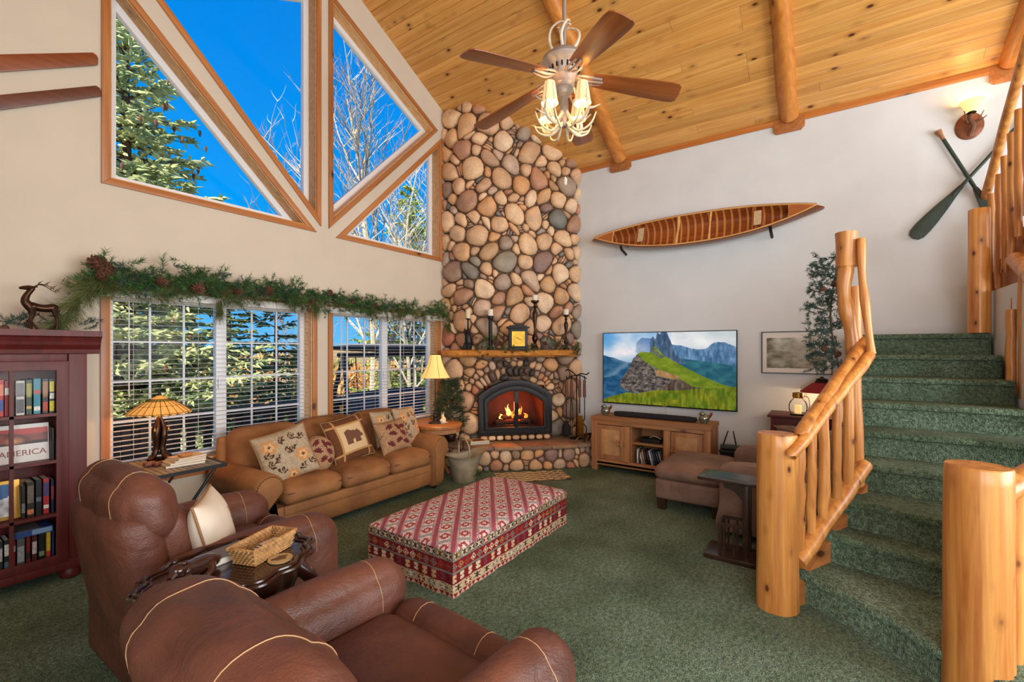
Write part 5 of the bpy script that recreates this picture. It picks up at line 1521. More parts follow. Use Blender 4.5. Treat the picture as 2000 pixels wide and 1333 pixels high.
# clock
p, f = mantel_at(1012, .05); k = f/F_PX; W_, H_ = 36*k, 46*k
ck = thing('mantel_clock', 'black lantern style clock with a gold face on the mantel', 'clock', p, math.radians(-45-6))
MB().box((0,0,H_*.47), (W_,.13,H_*.90)).build('case', M['black_metal'], ck, bevel=.004)
MB().box((0,0,.012), (W_*1.12,.15,.024)).build('base', M['black_metal'], ck, bevel=.004)
MB().box((0,0,H_*.94), (W_*1.22,.17,.02)).build('roof', M['black_metal'], ck, bevel=.006)
MB().box((0,0,H_*.99), (W_*.95,.13,.022)).build('roof_cap', M['black_metal'], ck, bevel=.006)
MB().tube([(-.055,0,H_),(-.05,0,H_+.035),(.05,0,H_+.035),(.055,0,H_)], .005, 6).build('carry_handle', M['iron'], ck, True)
gold = simple('gold_dial', (160,124,36), .28, .7, var=.2, scale=9)
fc = MB().box((0,-.068,H_*.46), (W_*.70,.006,H_*.62)).build('dial', gold, ck)
MB().bar((0,-.073,H_*.46),(-.028,-.073,H_*.46+.022), .006, .002, (0,1,0)).build('hour_hand', M['black_metal'], fc)
MB().bar((0,-.075,H_*.46),(.05,-.075,H_*.46-.022), .004, .002, (0,1,0)).build('minute_hand', M['black_metal'], fc)
for q in range(12):
    a = q*PI/6; MB().box((.062*math.sin(a),-.0715,H_*.46+.062*math.cos(a)), (.006,.001,.010)).build('hour_mark', M['black_metal'], fc)
# mantel garland
mg = thing('pine_garland', 'small pine garland with cones lying along the mantel log', 'garland', mantel_at(1000)[0])
m1, m2 = MB(), MB()
def mant(u, v, out=.05):
    q, f = mantel_at(u, -out); q.z = CAM_H+(683-v)/F_PX*f; return q
for u0, u1, v0, v1, nn in ((925,985,655,684,56),(985,1010,676,690,14),(1015,1045,672,690,20),(1060,1110,664,682,40),(1118,1158,672,694,38),(930,950,684,712,12),(1080,1100,682,705,6)):
    for i in range(nn):
        needles(m1 if rg.random() < .7 else m2, mant(rg.uniform(u0,u1), rg.uniform(v0,v1), rg.uniform(.0,.1)), (rg.uniform(-1,1), rg.uniform(-.6,.3), rg.uniform(-.4,.9)), rg.uniform(.03,.06), 26, .026, rg)
st_ = [mant(u, v, .06) for u, v in ((928,684),(955,678),(985,684),(1015,686),(1045,682),(1085,676),(1120,682),(1154,690))]
MB().tube(catmull(st_, 6), .005, 6).build('wire_stem', M['twig'], mg, True, world=True)
stuff(m1.build('needles', M['green_needle'], mg, world=True)); stuff(m2.build('brown_needles', M['twig'], mg, world=True))
for u, v, s in ((974,668,1.5),(983,672,1.0),(1066,672,1.0),(1090,674,.9),(1038,677,.8)): add_cone(mg, mant(u, v, .05), s, rg)

# ---- hearth things: books, antler stand, tools
hb = on_z(934, 866, .305)
for i, (w, d, h, c, lab, dz, rz) in enumerate(((.26,.19,.022,(70,110,80),'green picture book at the bottom of the hearth pile',0,.5),(.25,.18,.018,(210,190,150),'cream picture book with a red photo on the hearth',.0225,.62))):
    t = thing('book', lab, 'book', (hb.x, hb.y, .3045+dz), math.radians(-45)+rz*.3, 'books on the hearth')
    MB().box((0,0,h/2), (w*.97,d*.97,h*.8)).build('pages', M['paper'], t)
    cv = MB().box((0,0,h-.0015), (w,d,.003)).box((0,0,.0015), (w,d,.003)).box((-w/2,0,h/2), (.003,d,h)).build('cover', simple('book_cover', c, .4), t)
    if i: MB().box((.0,.0,h+.0004), (w*.62,d*.6,.0008)).build('cover_photo', simple('cover_photo', (120,50,36), .4, var=.6, scale=20), cv)
# tool rack
tr = on_z(1131, 862, .305); tr = Vector((5.54, 2.76, .305))
ts = thing('fire_tool_rack', 'black iron fire tool rack with antler finial on the hearth', 'rack', tr)
MB().lathe([(.10,0),(.10,.01),(.06,.02),(.015,.03)], 20).build('base', M['iron'], ts, True)
MB().tube([(0,0,.02),(0,0,.84)], .009, 8).build('pole', M['iron'], ts, True)
MB().tube([(-.06,.11,.80),(-.03,.05,.84),(0,0,.85),(.03,-.06,.84),(.06,-.12,.80)], .007, 8).build('crossbar', M['iron'], ts, True)
MB().tube(catmull([(0,0,.84),(-.01,.06,.89),(-.02,.12,.92),(-.02,.16,.90)], 5), .008, 8).tube(catmull([(0,0,.84),(.01,-.06,.87),(.03,-.13,.86),(.04,-.16,.89)], 5), .008, 8).build('finial', M['bronze'], ts, True)
hand = simple('tool_grip', (104,62,44), .5)
for i, (dy, lab, kind) in enumerate(((.13,'black hearth brush hanging on the tool rack','brush'),(.06,'iron fire tongs hanging on the tool rack','tongs'),(-.05,'brass ash shovel hanging on the tool rack','shovel'),(-.115,'iron poker with a curled hook on the tool rack','poker'))):
    t = thing('fire_tool', lab, 'tool', (tr.x-dy*.5-.02, tr.y+dy*.85, .33), 0, 'fire tools on the rack'); t.scale = (1.3,1.3,1.58)
    MB().tube([(0,0,.48),(0,0,.335)], [.014,.017], 8).build('grip', hand, t, True)
    MB().tube([(0,0,.48),(.01,0,.50),(0,0,.512)], .005, 6).build('hook', M['iron'], t, True)
    if kind == 'brush':
        MB().tube([(0,0,.34),(0,0,.13)], .006, 6).build('shaft', M['iron'], t, True); MB().lathe([(.02,.0),(.045,.02),(.045,.08),(.015,.13)], 12).build('bristles', simple('bristle', (24,24,26), .9), t, True)
    elif kind == 'tongs':
        for s in (-1, 1): MB().tube([(0,s*.004,.34),(0,s*.012,.2),(0,s*.008,.03),(0,0,.005)], .005, 6).build('tong_arm', M['iron'], t, True)
    elif kind == 'shovel':
        MB().tube([(0,0,.34),(0,0,.20)], .006, 6).build('shaft', M['iron'], t, True); MB().prism([(-.045,.0),(.045,.0),(.045,.12),(.03,.18),(-.03,.18),(-.045,.12)], .006, 'x', -.003).build('blade', M['brass'], t, bevel=.002)
    else:
        MB().tube(catmull([(0,0,.34),(0,0,.16),(0,.02,.12),(0,-.02,.08),(0,-.015,.03),(0,.0,.01)], 5), .005, 6).build('shaft', M['iron'], t, True)
al = thing('antler_log_holder', 'bronze antler shaped ornament on the right end of the hearth', 'ornament', (5.42, 2.56, .305), math.radians(-45))
for i, pts in enumerate(([(-.16,0,.0),(-.10,0,.06),(0,0,.095),(.10,0,.085),(.17,0,.0)], [(-.02,-.05,0),(-.01,-.03,.07),(.0,0,.095)], [(.04,0,.09),(.06,.03,.06),(.05,.06,.0)], [(0,0,.09),(-.04,-.04,.05),(-.06,-.06,.01)])):
    c = catmull(pts, 5); MB().tube(c, [.013-.006*abs(k/len(c)-.5) for k in range(len(c))], 8).build('tine', M['bronze'], al, True)
# galvanised bucket with handle
bu = thing('metal_bucket', 'weathered metal coal bucket with an arched handle beside the sofa', 'bucket', (3.99, 3.42, 0), math.radians(-30)); bu.scale = (1.2,1.2,1.15)
zinc = simple('weathered_zinc', (168,156,132), .5, .2, var=.3, scale=10, bmp=.15, bscale=30)
vs = []; fs = []; n = 32; rows = [(0,.105,.105),(.02,.115,.11),(.16,.135,.125),(.20,.15,.13),(.235,.19,.15),(.245,.20,.155),(.235,.17,.13),(.10,.12,.11)]
for z, a, b_ in rows:
    for k in range(n):
        q = 2*PI*k/n; lip = .05*max(0, math.cos(q))**2*(z > .18); vs.append(((a+lip)*math.cos(q), b_*math.sin(q), z+lip*.7+.03*abs(math.cos(q))*(z > .18)))
for i in range(len(rows)-1):
    for k in range(n): fs.append((i*n+k, i*n+(k+1)%n, (i+1)*n+(k+1)%n, (i+1)*n+k))
fs += [tuple(range(n-1,-1,-1)), tuple((len(rows)-1)*n+k for k in range(n))]
MB().add(vs, fs).build('pail', zinc, bu, True)
MB().tube(catmull([(0,-.145,.24),(0,-.14,.36),(0,0,.42),(0,.14,.36),(0,.145,.24)], 6), .009, 8).build('bail_handle', zinc, bu, True)
bpg = MB()
for i in range(8): needles(bpg, (.06+rg.uniform(-.04,.04), -.135, .06+rg.uniform(0,.08)), (rg.uniform(-.5,.5), -.5, rg.uniform(-.3,.6)), .05, 16, .03, rg, r=.002)
stuff(bpg.build('painted_sprig', M['green_needle'], bu))
# hearth mat
mt = thing('hearth_mat', 'small beige woven mat on the carpet before the hearth', 'mat', (4.55, 2.85, 0), math.radians(-45))
mp_ = MB(); nx, ny = 26, 12; W_, D_ = .84, .40
vs = [((i/nx-.5)*W_, (j/ny-.5)*D_, .008+.004*math.sin(i*1.3)*math.sin(j*2.1)+(.012*max(0, (i-nx+3)/3) if j < 4 else 0)) for j in range(ny+1) for i in range(nx+1)]
mp_.add(vs, [(j*(nx+1)+i, j*(nx+1)+i+1, (j+1)*(nx+1)+i+1, (j+1)*(nx+1)+i) for j in range(ny) for i in range(nx)])
mo = mp_.build('weave', M['tapestry'], mt, True)
paint_mesh(mo.data, [((206,186,150) if ((i//2+j) % 3) else (128,104,78)) for j in range(ny) for i in range(nx)])
MB().box((0,0,.003), (W_,D_,.006)).build('backing', M['piping'], mt)

# ---- lamp, rabbits and little tree on the round table
def shade_mat(name, rgb, strength, transl=.5):
    m, nt, b = new_mat(name); c = lin(rgb)
    b.inputs['Base Color'].default_value = (*c, 1); b.inputs['Roughness'].default_value = .8
    b.inputs['Emission Color'].default_value = (*c, 1); b.inputs['Emission Strength'].default_value = strength
    return m
tl = thing('table_lamp', 'slim black lamp with a glowing amber bell shade by the chimney', 'lamp', (4.02, 3.90, .605)); tl.scale = (1.38,1.38,1.35)
MB().lathe([(.062,0),(.062,.008),(.04,.018),(.02,.025),(.016,.05),(.026,.065),(.012,.08),(.006,.10),(.006,.50)], 18).build('base', M['black_metal'], tl, True)
shp = [(.115,0),(.095,.04),(.072,.10),(.056,.16),(.048,.195)]
shp = [(.130+.0,0),(.108,.035),(.082,.085),(.062,.135),(.050,.185),(.048,.20)]
sh = MB().lathe([(r, z+.41) for r, z in shp], 28, cap=False).build('lamp_shade', shade_mat('amber_shade', (246,200,120), .5), tl, True)
for k in range(6):
    a = k*PI/3; MB().tube([(r*1.005*math.cos(a), r*1.005*math.sin(a), z+.41) for r, z in shp], .0016, 5).build('shade_rib', M['brass'], sh)
light('POINT', 'table_lamp_bulb', (4.02, 3.90, .605+.68), 5, (1,.68,.34), radius=.03)
por = simple('porcelain', (232,218,196), .35)
for i, (x, y, s, lab) in enumerate(((4.12,3.86,1.0,'upright cream porcelain rabbit figurine beside the lamp'),(4.05,3.80,.72,'crouching cream porcelain rabbit figurine on the round table'))):
    t = thing('rabbit_figurine', lab, 'figurine', (x, y, .605), math.radians(-120+60*i), 'porcelain rabbits')
    mb = MB().ball((0,0,.035*s), (.045*s,.032*s,.036*s), 12, 8).ball((-.035*s,0,.07*s if i == 0 else .05*s), (.024*s,.02*s,.022*s), 10, 8).ball((.045*s,0,.025*s), (.012*s,.012*s,.012*s), 8, 6)
    mb.ball((-.02*s,0,.012*s), (.03*s,.024*s,.012*s), 8, 6); mb.build('body', por, t, True)
    for q in (-1, 1): MB().tube([(-.028*s, q*.008*s, (.085 if i == 0 else .065)*s), (-.022*s, q*.014*s, (.125 if i == 0 else .085)*s)], [.007*s,.003*s], 7).build('ear', por, t, True)
MB_d = thing('doily', 'small cream saucer under the porcelain rabbits', 'saucer', (4.11, 3.85, .6035)); MB().lathe([(.03,0),(.06,.002),(.062,.004)], 20).build('plate', por, MB_d, True)
tt = thing('potted_fir', 'small artificial fir tree standing behind the round lamp table', 'plant', (4.42, 4.02, .3045))
m1 = MB()
for i in range(700):
    z = rg.uniform(.10, .80); R = .26*(.90-z)/.8+.03; a = rg.uniform(0, 2*PI); r0 = R*math.sqrt(rg.random())
    if r0*math.cos(a) > .08 or r0*math.sin(a) > .2: continue
    p = (r0*math.cos(a)*.85, r0*math.sin(a)*.8, z); needles(m1, p, (math.cos(a), math.sin(a), rg.uniform(-.2,.6)), .09, 22, .03, rg, r=.0024)
stuff(m1.build('needles', simple('dark_fir', (44,64,40), .7, var=.4, scale=10), tt)); MB().tube([(0,0,.05),(0,0,.80)], [.016,.005], 8).build('trunk', M['twig'], tt, True)
MB().lathe([(.06,0),(.07,.01),(.08,.09),(.075,.10)], 18).build('pot', M['bronze'], tt, True)

# ---- stained glass lamp on the end table
tf = thing('table_lamp', 'stained glass lamp with an amber cone shade and bronze figure base', 'lamp', (1.30, 4.08, .68))
for k in range(4):
    a = k*PI/2+.4
    pts = catmull([(.085*math.cos(a),.085*math.sin(a),.012),(.05*math.cos(a),.05*math.sin(a),.03),(.026*math.cos(a),.026*math.sin(a),.09),(.034*math.cos(a+.3),.034*math.sin(a+.3),.19),(.024*math.cos(a+.5),.024*math.sin(a+.5),.26),(.01*math.cos(a),.01*math.sin(a),.31)], 4)
    MB().tube(pts, [.016,.017,.018,.019,.019,.018,.018,.018,.019,.02,.021,.021,.021,.02,.019,.017,.015,.013,.012,.011,.010], 9).build('figure_stem', M['bronze'], tf, True)
MB().lathe([(.05,0),(.06,.006),(.03,.02)], 20).build('base', M['bronze'], tf, True)
MB().lathe([(.010,.29),(.018,.33),(.014,.35),(.02,.37),(.012,.39)], 14).build('socket', M['brass'], tf, True)
sg = MB(); n = 24; rows = [(.195,.355),(.135,.405),(.085,.438),(.055,.452),(.012,.478)]
amber, olive = shade_mat('amber_glass', (226,160,78), .38), shade_mat('olive_glass', (150,120,44), .25)
for i in range(len(rows)-1):
    (r0, z0), (r1, z1) = rows[i], rows[i+1]
    for k in range(n):
        if i >= 3 and k % 2: continue
        a0, a1 = 2*PI*k/n, 2*PI*(k+(2 if i >= 3 else 1))/n; e = .004
        am = (a0+a1)/2
        q = [(r0*math.cos(a0), r0*math.sin(a0), z0), (r0*1.02*math.cos(am), r0*1.02*math.sin(am), z0-(.010 if i == 0 else 0)), (r0*math.cos(a1), r0*math.sin(a1), z0), (r1*math.cos(a1), r1*math.sin(a1), z1), (r1*math.cos(a0), r1*math.sin(a0), z1)]
        MB().add(q+[(x*.985, y*.985, z-.003) for x, y, z in q], [(0,1,2,3,4),(9,8,7,6,5),(0,5,6,1),(1,6,7,2),(2,7,8,3),(3,8,9,4),(4,9,5,0)]).build('glass_panel', olive if i == 2 else amber, tf)
ld = MB()
for k in range(n):
    a = 2*PI*k/n; ld.tube([(r*1.004*math.cos(a), r*1.004*math.sin(a), z+.001) for r, z in rows[:4]], .0018, 4)
for r, z in rows[:4]: ld.tube([(r*math.cos(q), r*math.sin(q), z) for q in [2*PI*i/48 for i in range(48)]], .0018, 4, closed=True)
ld.build('leading', M['iron'], tf)
MB().lathe([(.012,.476),(.014,.485),(.006,.50),(.003,.53)], 10).build('finial', M['iron'], tf, True)
for dx in (-.04, .045):
    pc = MB().tube([(dx,-.03,.36),(dx,-.035,.245)], .0012, 4).build('pull_chain', M['brass'], tf); MB().lathe([(.002,.0),(.009,.008),(.008,.02),(.002,.034)], 10, (dx,-.035,.213)).build('pull_knob', M['brass'], pc, True)
light('POINT', 'stained_lamp_bulb', (1.30, 4.08, .68+.37), 4, (1,.62,.26), radius=.03)
# magazines and stones on the end table
z = .6805
for i, (w, d, h, c, lab) in enumerate(((.235,.17,.016,(176,160,140),'grey magazine at the bottom of the end table pile'),(.22,.16,.014,(210,190,160),'tan magazine second in the end table pile'),(.20,.15,.012,(196,170,140),'beige booklet third in the end table pile'),(.19,.14,.012,(206,178,146),'pale booklet near the top of the end table pile'))):
    t = thing('magazine', lab, 'magazine', (1.345+.01*i, 3.79, z), math.radians(-6+5*i), 'magazine pile on the end table')
    MB().box((0,0,h/2), (w*.98,d*.98,h*.8)).build('pages', M['paper'], t); MB().box((0,0,h-.001), (w,d,.002)).box((0,0,.001), (w,d,.002)).build('cover', simple('magazine_cover', c, .45, var=.2, scale=12), t); z += h+.0005
t = tag(MB().rcube((0,0,.011), (.085,.05,.022), .009, 5).build('wooden_block', simple('orange_wood', (188,124,70), .5, var=.2), None, True), 'small orange wooden block on the magazine pile', 'block'); t.location = (1.355, 3.775, z); t.rotation_euler = (0,0,.3)
for i, (x, y, s) in enumerate(((1.185,3.90,1.0),(1.225,3.865,.85))):
    t = tag(MB().rcube((0,0,.017*s), (.075*s,.045*s,.034*s), .015*s, 5).build('wooden_stone', simple('red_brown_stone', (116,62,42), .5, var=.2), None, True), ('larger' if i == 0 else 'smaller')+' red brown coaster block near the lamp base', 'block', 'blocks by the lamp'); t.location = (x, y, .6805); t.rotation_euler = (0,0,.5*i)

# ---- things on the oval table
OTZ = .6355
def wicker_basket(name, lab, cat, loc, rz, lx, ly, h, flare, mat, rows=9, lean=.012):
    t = thing(name, lab, cat, loc, rz)
    def per(s, q):  # rounded rectangle point
        a, b = lx/2*s, ly/2*s; q = q % 1; P_ = 2*(a*2+b*2); d = q*P_
        if d < 2*a: return (-a+d, -b)
        d -= 2*a
        if d < 2*b: return (a, -b+d)
        d -= 2*b
        if d < 2*a: return (a-d, b)
        return (-a, b-(d-2*a))
    NQ = 72
    for r in range(rows):
        z = .006+h*r/(rows-1); s = 1-flare*(1-r/(rows-1)); pts = []
        for k in range(NQ):
            x, y = per(s, k/NQ); nx, ny = x/(lx/2*s), y/(ly/2*s)
            w = .003*math.cos(k*PI+r*PI); L = math.hypot(nx, ny) or 1
            pts.append((x+nx/L*w, y+ny/L*w, z))
        MB().tube(pts, h/rows*.62 if r < rows-1 else h/rows*.95, 6, closed=True).build('woven_strand', mat, t, True)
    a, b = lx/2*(1-flare), ly/2*(1-flare)
    MB().box((0,0,.004), (2*a,2*b,.008)).build('basket_floor', mat, t)
    return t
wicker_basket('wicker_tray', 'open wicker tray holding remotes on the oval table', 'basket', (.985, 1.95, OTZ), math.radians(20), .235, .125, .06, .16, M['wicker'], 7)
for i, (dx, dy, lab, c) in enumerate(((-.03,.012,'black remote control inside the wicker tray',(22,22,24)),(.03,-.02,'second grey buttoned remote control inside the wicker tray',(60,64,70)))):
    t = thing('remote_control', lab, 'remote', (.985+dx, 1.95+dy, OTZ+.0105), math.radians(24-6*i), 'remotes in the tray')
    MB().rcube((0,0,.009), (.15,.036,.018), .006, 5).build('case', simple('remote_plastic', c, .35), t, True)
    for k in range(6):
        for q in (-1, 0, 1): MB().box((-.06+.022*k, q*.010, .0185), (.009,.006,.003)).build('button', simple('button_grey', (150,160,170), .4) if k+q == 0 else M['white_vinyl'], t)
t = thing('notepad', 'white folded paper inside the wicker tray', 'paper', (1.03, 1.985, OTZ+.03), math.radians(10)); MB().box((0,0,.002), (.08,.03,.004)).build('sheet', M['paper'], t)
gbk = thing('book', 'grey clothbound book lying behind the wicker tray', 'book', (.88, 2.05, OTZ), math.radians(8))
MB().box((0,0,.014), (.185,.10,.022)).build('pages', M['paper'], gbk); MB().box((0,0,.0275), (.19,.105,.003)).box((0,0,.0015), (.19,.105,.003)).box((0,.0525,.0145), (.19,.003,.029)).build('cover', simple('grey_cloth', (120,122,130), .6), gbk)
t = thing('coaster', 'round tan coaster with a brown picture on the oval table', 'coaster', (1.0, 1.845, OTZ), 0)
MB().lathe([(.045,0),(.048,.003),(.046,.007)], 28).build('disc', simple('cork', (196,168,122), .7, var=.1, scale=20), t, True); MB().prism([(.03*math.cos(q)*(1+.3*math.sin(3*q)), .02*math.sin(q)*(1+.25*math.cos(5*q))) for q in [2*PI*i/24 for i in range(24)]], .0008, 'z', .007).build('printed_motif', simple('motif_brown', (110,84,56), .7), t)
# carved reclining animal
cb_ = thing('carved_bear', 'glossy carved dark wood bear figure on the left of the oval table', 'figurine', (.735, 1.965, OTZ), math.radians(25)); cb_.scale = (.85,.85,.8)
mb = MB()
mb.tube(catmull([(.13,0,.03),(.06,0,.045),(0,0,.05),(-.05,0,.06),(-.09,0,.07)], 4), [.02,.028,.034,.038,.04,.041,.042,.042,.042,.041,.04,.04,.04,.038,.034,.028,.02], 12)
mb.ball((-.095,-.015,.085), (.036,.032,.032), 12, 8).tube([(-.12,-.02,.08),(-.145,-.025,.07)], [.018,.012], 8)
for s in (-1, 1): mb.ball((-.085, -.015+s*.024, .115), (.011,.008,.012), 8, 6)
for x, y in ((-.07,-.045),(-.06,.04),(.05,-.05),(.06,.045)): mb.tube(catmull([(x,y*.7,.045),(x-.02,y*1.15,.025),(x-.06,y*1.2,.014)], 4), [.022,.021,.02,.019,.018,.017,.016,.015,.012], 9)
mb.build('body', M['carved_dark'], cb_, True)
cv = MB()
for i in range(9): a = i*.35; cv.tube(catmull([(.02+.02*i,.05-.01*i,.006),(.03+.02*i,.07-.008*i,.03),(.05+.02*i,.06-.012*i,.012)], 4), .007, 7)
cv.build('carved_leaves', M['carved_dark'], cb_, True)

# ================================================================ RIGHT WALL
def inpoly(u, v, P):
    m = np.zeros(u.shape, bool); j = len(P)-1
    for i in range(len(P)):
        (xi, yi), (xj, yj) = P[i], P[j]
        c = ((yi > v) != (yj > v)) & (u < (xj-xi)*(v-yi)/((yj-yi) or 1e-9)+xi); m ^= c; j = i
    return m
def tv_paint(u, v):
    o = np.zeros((u.size, 3)); 
    n = fbm(u*7, v*7, 3, 5); n2 = fbm(u*22, v*22, 7, 4); n3 = fbm(u*60, v*14, 11, 3)
    def put(m, c, t=0.0): o[m] = np.clip(np.array(c, float)+t, 0, 255)
    sky = np.array([96.,148,192])[None]*(1-n[:, None])+np.array([226.,230,236])[None]*n[:, None]
    o[:] = sky
    m = (u > .55); o[m] = (np.array([150.,170,182])[None]*(1-n[:, None])+np.array([222.,226,228])[None]*n[:, None])[m]
    bl = np.clip(1.3-np.hypot(u/.16, (1-v)/.22), 0, 1)[:, None]*.7; o[:] = o*(1-bl)+np.array([50.,130,200])[None]*bl
    # hazy dark valleys on the left
    m = (v < .66+.1*(n-.5)-.25*u); o[m] = (np.array([24.,72,112])[None]+np.array([60.,60,50])[None]*(n2[:, None]-.35))[m]
    hz_ = np.clip(1-np.abs((v-.40)-(u-.06)*1.25+.1*(n2-.5))/.07, 0, 1)*(u < .27)*(v > .36)*(v < .64)*.5; o[:] = o*(1-hz_[:, None])+np.array([140.,156,166])[None]*hz_[:, None]
    # far range on the right
    ridge = np.interp(u, [.5,.56,.62,.68,.74,.80,.86,.92,1.0], [.85,.83,.82,.79,.76,.78,.86,.86,.80])+.02*(n2-.5)
    m = (v < ridge) & (u > .5); o[m] = (np.array([70.,108,146])[None]+np.array([90.,90,90])[None]*(n3[:, None]-.45))[m]
    m = (v < np.interp(u, [.55,.7,.85,1.0], [.66,.63,.60,.56])) & (u > .5); o[m] = (np.array([36.,92,108])[None]+np.array([40.,60,30])[None]*(n2[:, None]-.5))[m]
    # fog peak and the jagged towers
    m = inpoly(u, v, [(.27,.72),(.28,.86),(.32,.93),(.40,.92),(.42,.70)]); o[m] = (np.array([84.,120,166])[None]+np.array([90.,80,60])[None]*(n[:, None]-.4))[m]
    m = inpoly(u, v, [(.38,.62),(.39,.88),(.41,.95),(.43,.90),(.445,1.01),(.465,.97),(.475,1.01),(.515,1.01),(.55,.86),(.585,.70),(.66,.58),(.5,.55)]); o[m] = (np.array([62.,86,114])[None]+np.array([70.,70,70])[None]*(n3[:, None]-.5))[m]
    fog = np.clip(1-np.hypot((u-.22)/.2, (v-.74)/.2), 0, 1)*n*1.7; o[:] = o*(1-np.clip(fog, 0, 1))[:, None]+np.array([226.,220,222])[None]*np.clip(fog, 0, 1)[:, None]
    # grass ridge, cliff, meadow
    g = np.array([100.,122,32])[None]+np.array([70.,50,20])[None]*(n2[:, None]-.5)
    m = inpoly(u, v, [(.28,.70),(.32,.735),(.40,.72),(.41,.80),(.43,.805),(.50,.68),(.62,.56),(.75,.44),(.88,.34),(1.01,.27),(1.01,-.01),(.3,-.01),(.3,.4)]); o[m] = g[m]
    m = inpoly(u, v, [(.40,.73),(.405,.81),(.45,.74),(.50,.66),(.47,.64)]); o[m] = (np.array([86.,96,80])[None]+60*(n3[:, None]-.5))[m]
    st = np.sin((v*46+u*34)+26*n2+10*n); ck = np.array([84.,80,78])[None]+np.array([130.,118,104])[None]*(fbm(u*40+v*22, v*40-u*16, 15, 4)[:, None]-.5)+34*st[:, None]*(n3[:, None])
    m = inpoly(u, v, [(.29,.70),(.25,.63),(.22,.50),(.15,.33),(.14,.23),(.20,.17),(.30,.15),(.45,.21),(.62,.40),(.46,.49),(.36,.58),(.31,.66)]); o[m] = ck[m]
    m = inpoly(u, v, [(.42,.47),(.46,.49),(.62,.40),(.57,.36),(.45,.40)]); o[m] = (np.array([146.,116,78])[None]+50*(n3[:, None]-.5))[m]
    m = inpoly(u, v, [(.45,.20),(.50,.27),(.58,.36),(.62,.37),(.70,.28),(.78,.26),(.64,.22)]); o[m] = (np.array([84.,74,64])[None]+90*(n3[:, None]-.5))[m]
    md = np.interp(u, [0,.04,.2,.3,.46,.62,.75,1.0], [.03,.07,.155,.145,.205,.22,.25,.30]); m = v < md
    o[m] = (np.array([88.,110,26])[None]+np.array([90.,70,30])[None]*(n3[:, None]-.5)+np.array([30.,6,0])[None]*(n[:, None]-.4)*2)[m]
    return np.clip(o, 0, 255)
tvw, tvh = 1.665, .955
tv = thing('television', 'large flat television on the wall showing green mountain cliffs', 'television', (5.88, 2.510, .772), math.radians(-90))
# local x runs to the right (towards -y of the room), local y goes into the wall
MB().box((tvw/2, -.028, tvh/2), (tvw, .035, tvh)).build('bezel', M['black_metal'], tv, bevel=.003)
scr = paint_grid('screen', tvw-.022, tvh-.026, 420, 240, tv_paint, vcol_mat('tv_screen', .25, emit=.5, spec=.3), tv); scr.location = (.011, -.0475, .016)
MB().box((tvw/2, -.048, .006), (.05, .004, .008)).build('maker_badge', simple('badge', (170,170,175), .3, .6), tv)
MB().box((tvw/2, 0, tvh/2), (.5, .03, .4)).build('wall_mount', M['black_metal'], tv)
cdl = tag(MB().box((5.893, 1.66, .715), (.012, .02, .12)).build('cable_cover', M['white_paint'], None), 'short white cable cover on the wall below the television', 'cable cover')
sb = thing('sound_bar', 'long black sound bar on the oak cabinet', 'speaker', (5.46, 1.70, .665), math.radians(-90))
MB().rcube((0, 0, .032), (.98, .085, .062), .022, 8).build('grille', simple('speaker_cloth', (22,23,28), .8, bmp=.3, bscale=400), sb, True)
glz = simple('metallic_glaze', (150,160,150), .15, .85, var=.4, scale=7); cop = simple('copper_glaze', (176,110,80), .2, .8)
for y, lab, sgn in ((2.30, 'shiny glazed bird ornament at the left end of the cabinet', 1), (1.12, 'shiny glazed bird ornament at the right end of the cabinet', 1)):
    t = thing('bird_ornament', lab, 'ornament', (5.44, y, .665), math.radians(-90), 'glazed birds on the cabinet')
    MB().ball((-.005, 0, .056), (.058, .052, .056), 16, 10).ball((-.02,-.01,.108), (.034,.032,.03), 12, 8).build('body', glz, t, True)
    MB().tube([(.035,0,.07),(.065,0,.105),(.075,0,.13)], [.02,.017,.012], 8).build('tail', cop, t, True)
    MB().tube([(-.05,-.012,.108),(-.072,-.014,.104)], [.008,.001], 7).build('beak', cop, t, True)
    MB().lathe([(.03,0),(.034,.006),(.02,.012)], 12).build('base', glz, t, True)
# framed landscape photograph
def pic_paint(u, v):
    n = fbm(u*5, v*5, 21, 5); n2 = fbm(u*16, v*16, 22, 4); o = np.array([112.,110,84])[None]*(.55+.8*n2[:, None])
    f = np.clip(n*1.6-.35+.5*(v-.5)+.35*(u-.5)*(v > .5), 0, 1)[:, None]; o = o*(1-f)+np.array([214.,214,206])[None]*f
    m = (v < .3) & (u > .55); o[m] = o[m]*.7+np.array([150.,130,110])*.3*(n2[m][:, None]+.5); return np.clip(o, 0, 255)
pf = thing('framed_picture', 'framed misty landscape photograph with white mat and thin black frame', 'picture', (5.895, .60, 1.232), math.radians(-90))
pw, ph = .66, .468
ring([(0,0),(pw,0),(pw,ph),(0,ph)], [(.008,.008),(pw-.008,.008),(pw-.008,ph-.008),(.008,ph-.008)], -.022, 0).build('frame', M['black_metal'], pf)
MB().box((pw/2, -.006, ph/2), (pw-.012, .006, ph-.012)).build('mat_board', M['white_paint'], pf)
pg = paint_grid('photograph', pw-.10, ph-.13, 140, 84, pic_paint, vcol_mat('photo_print', .35), pf); pg.location = (.05, -.0095, .06)

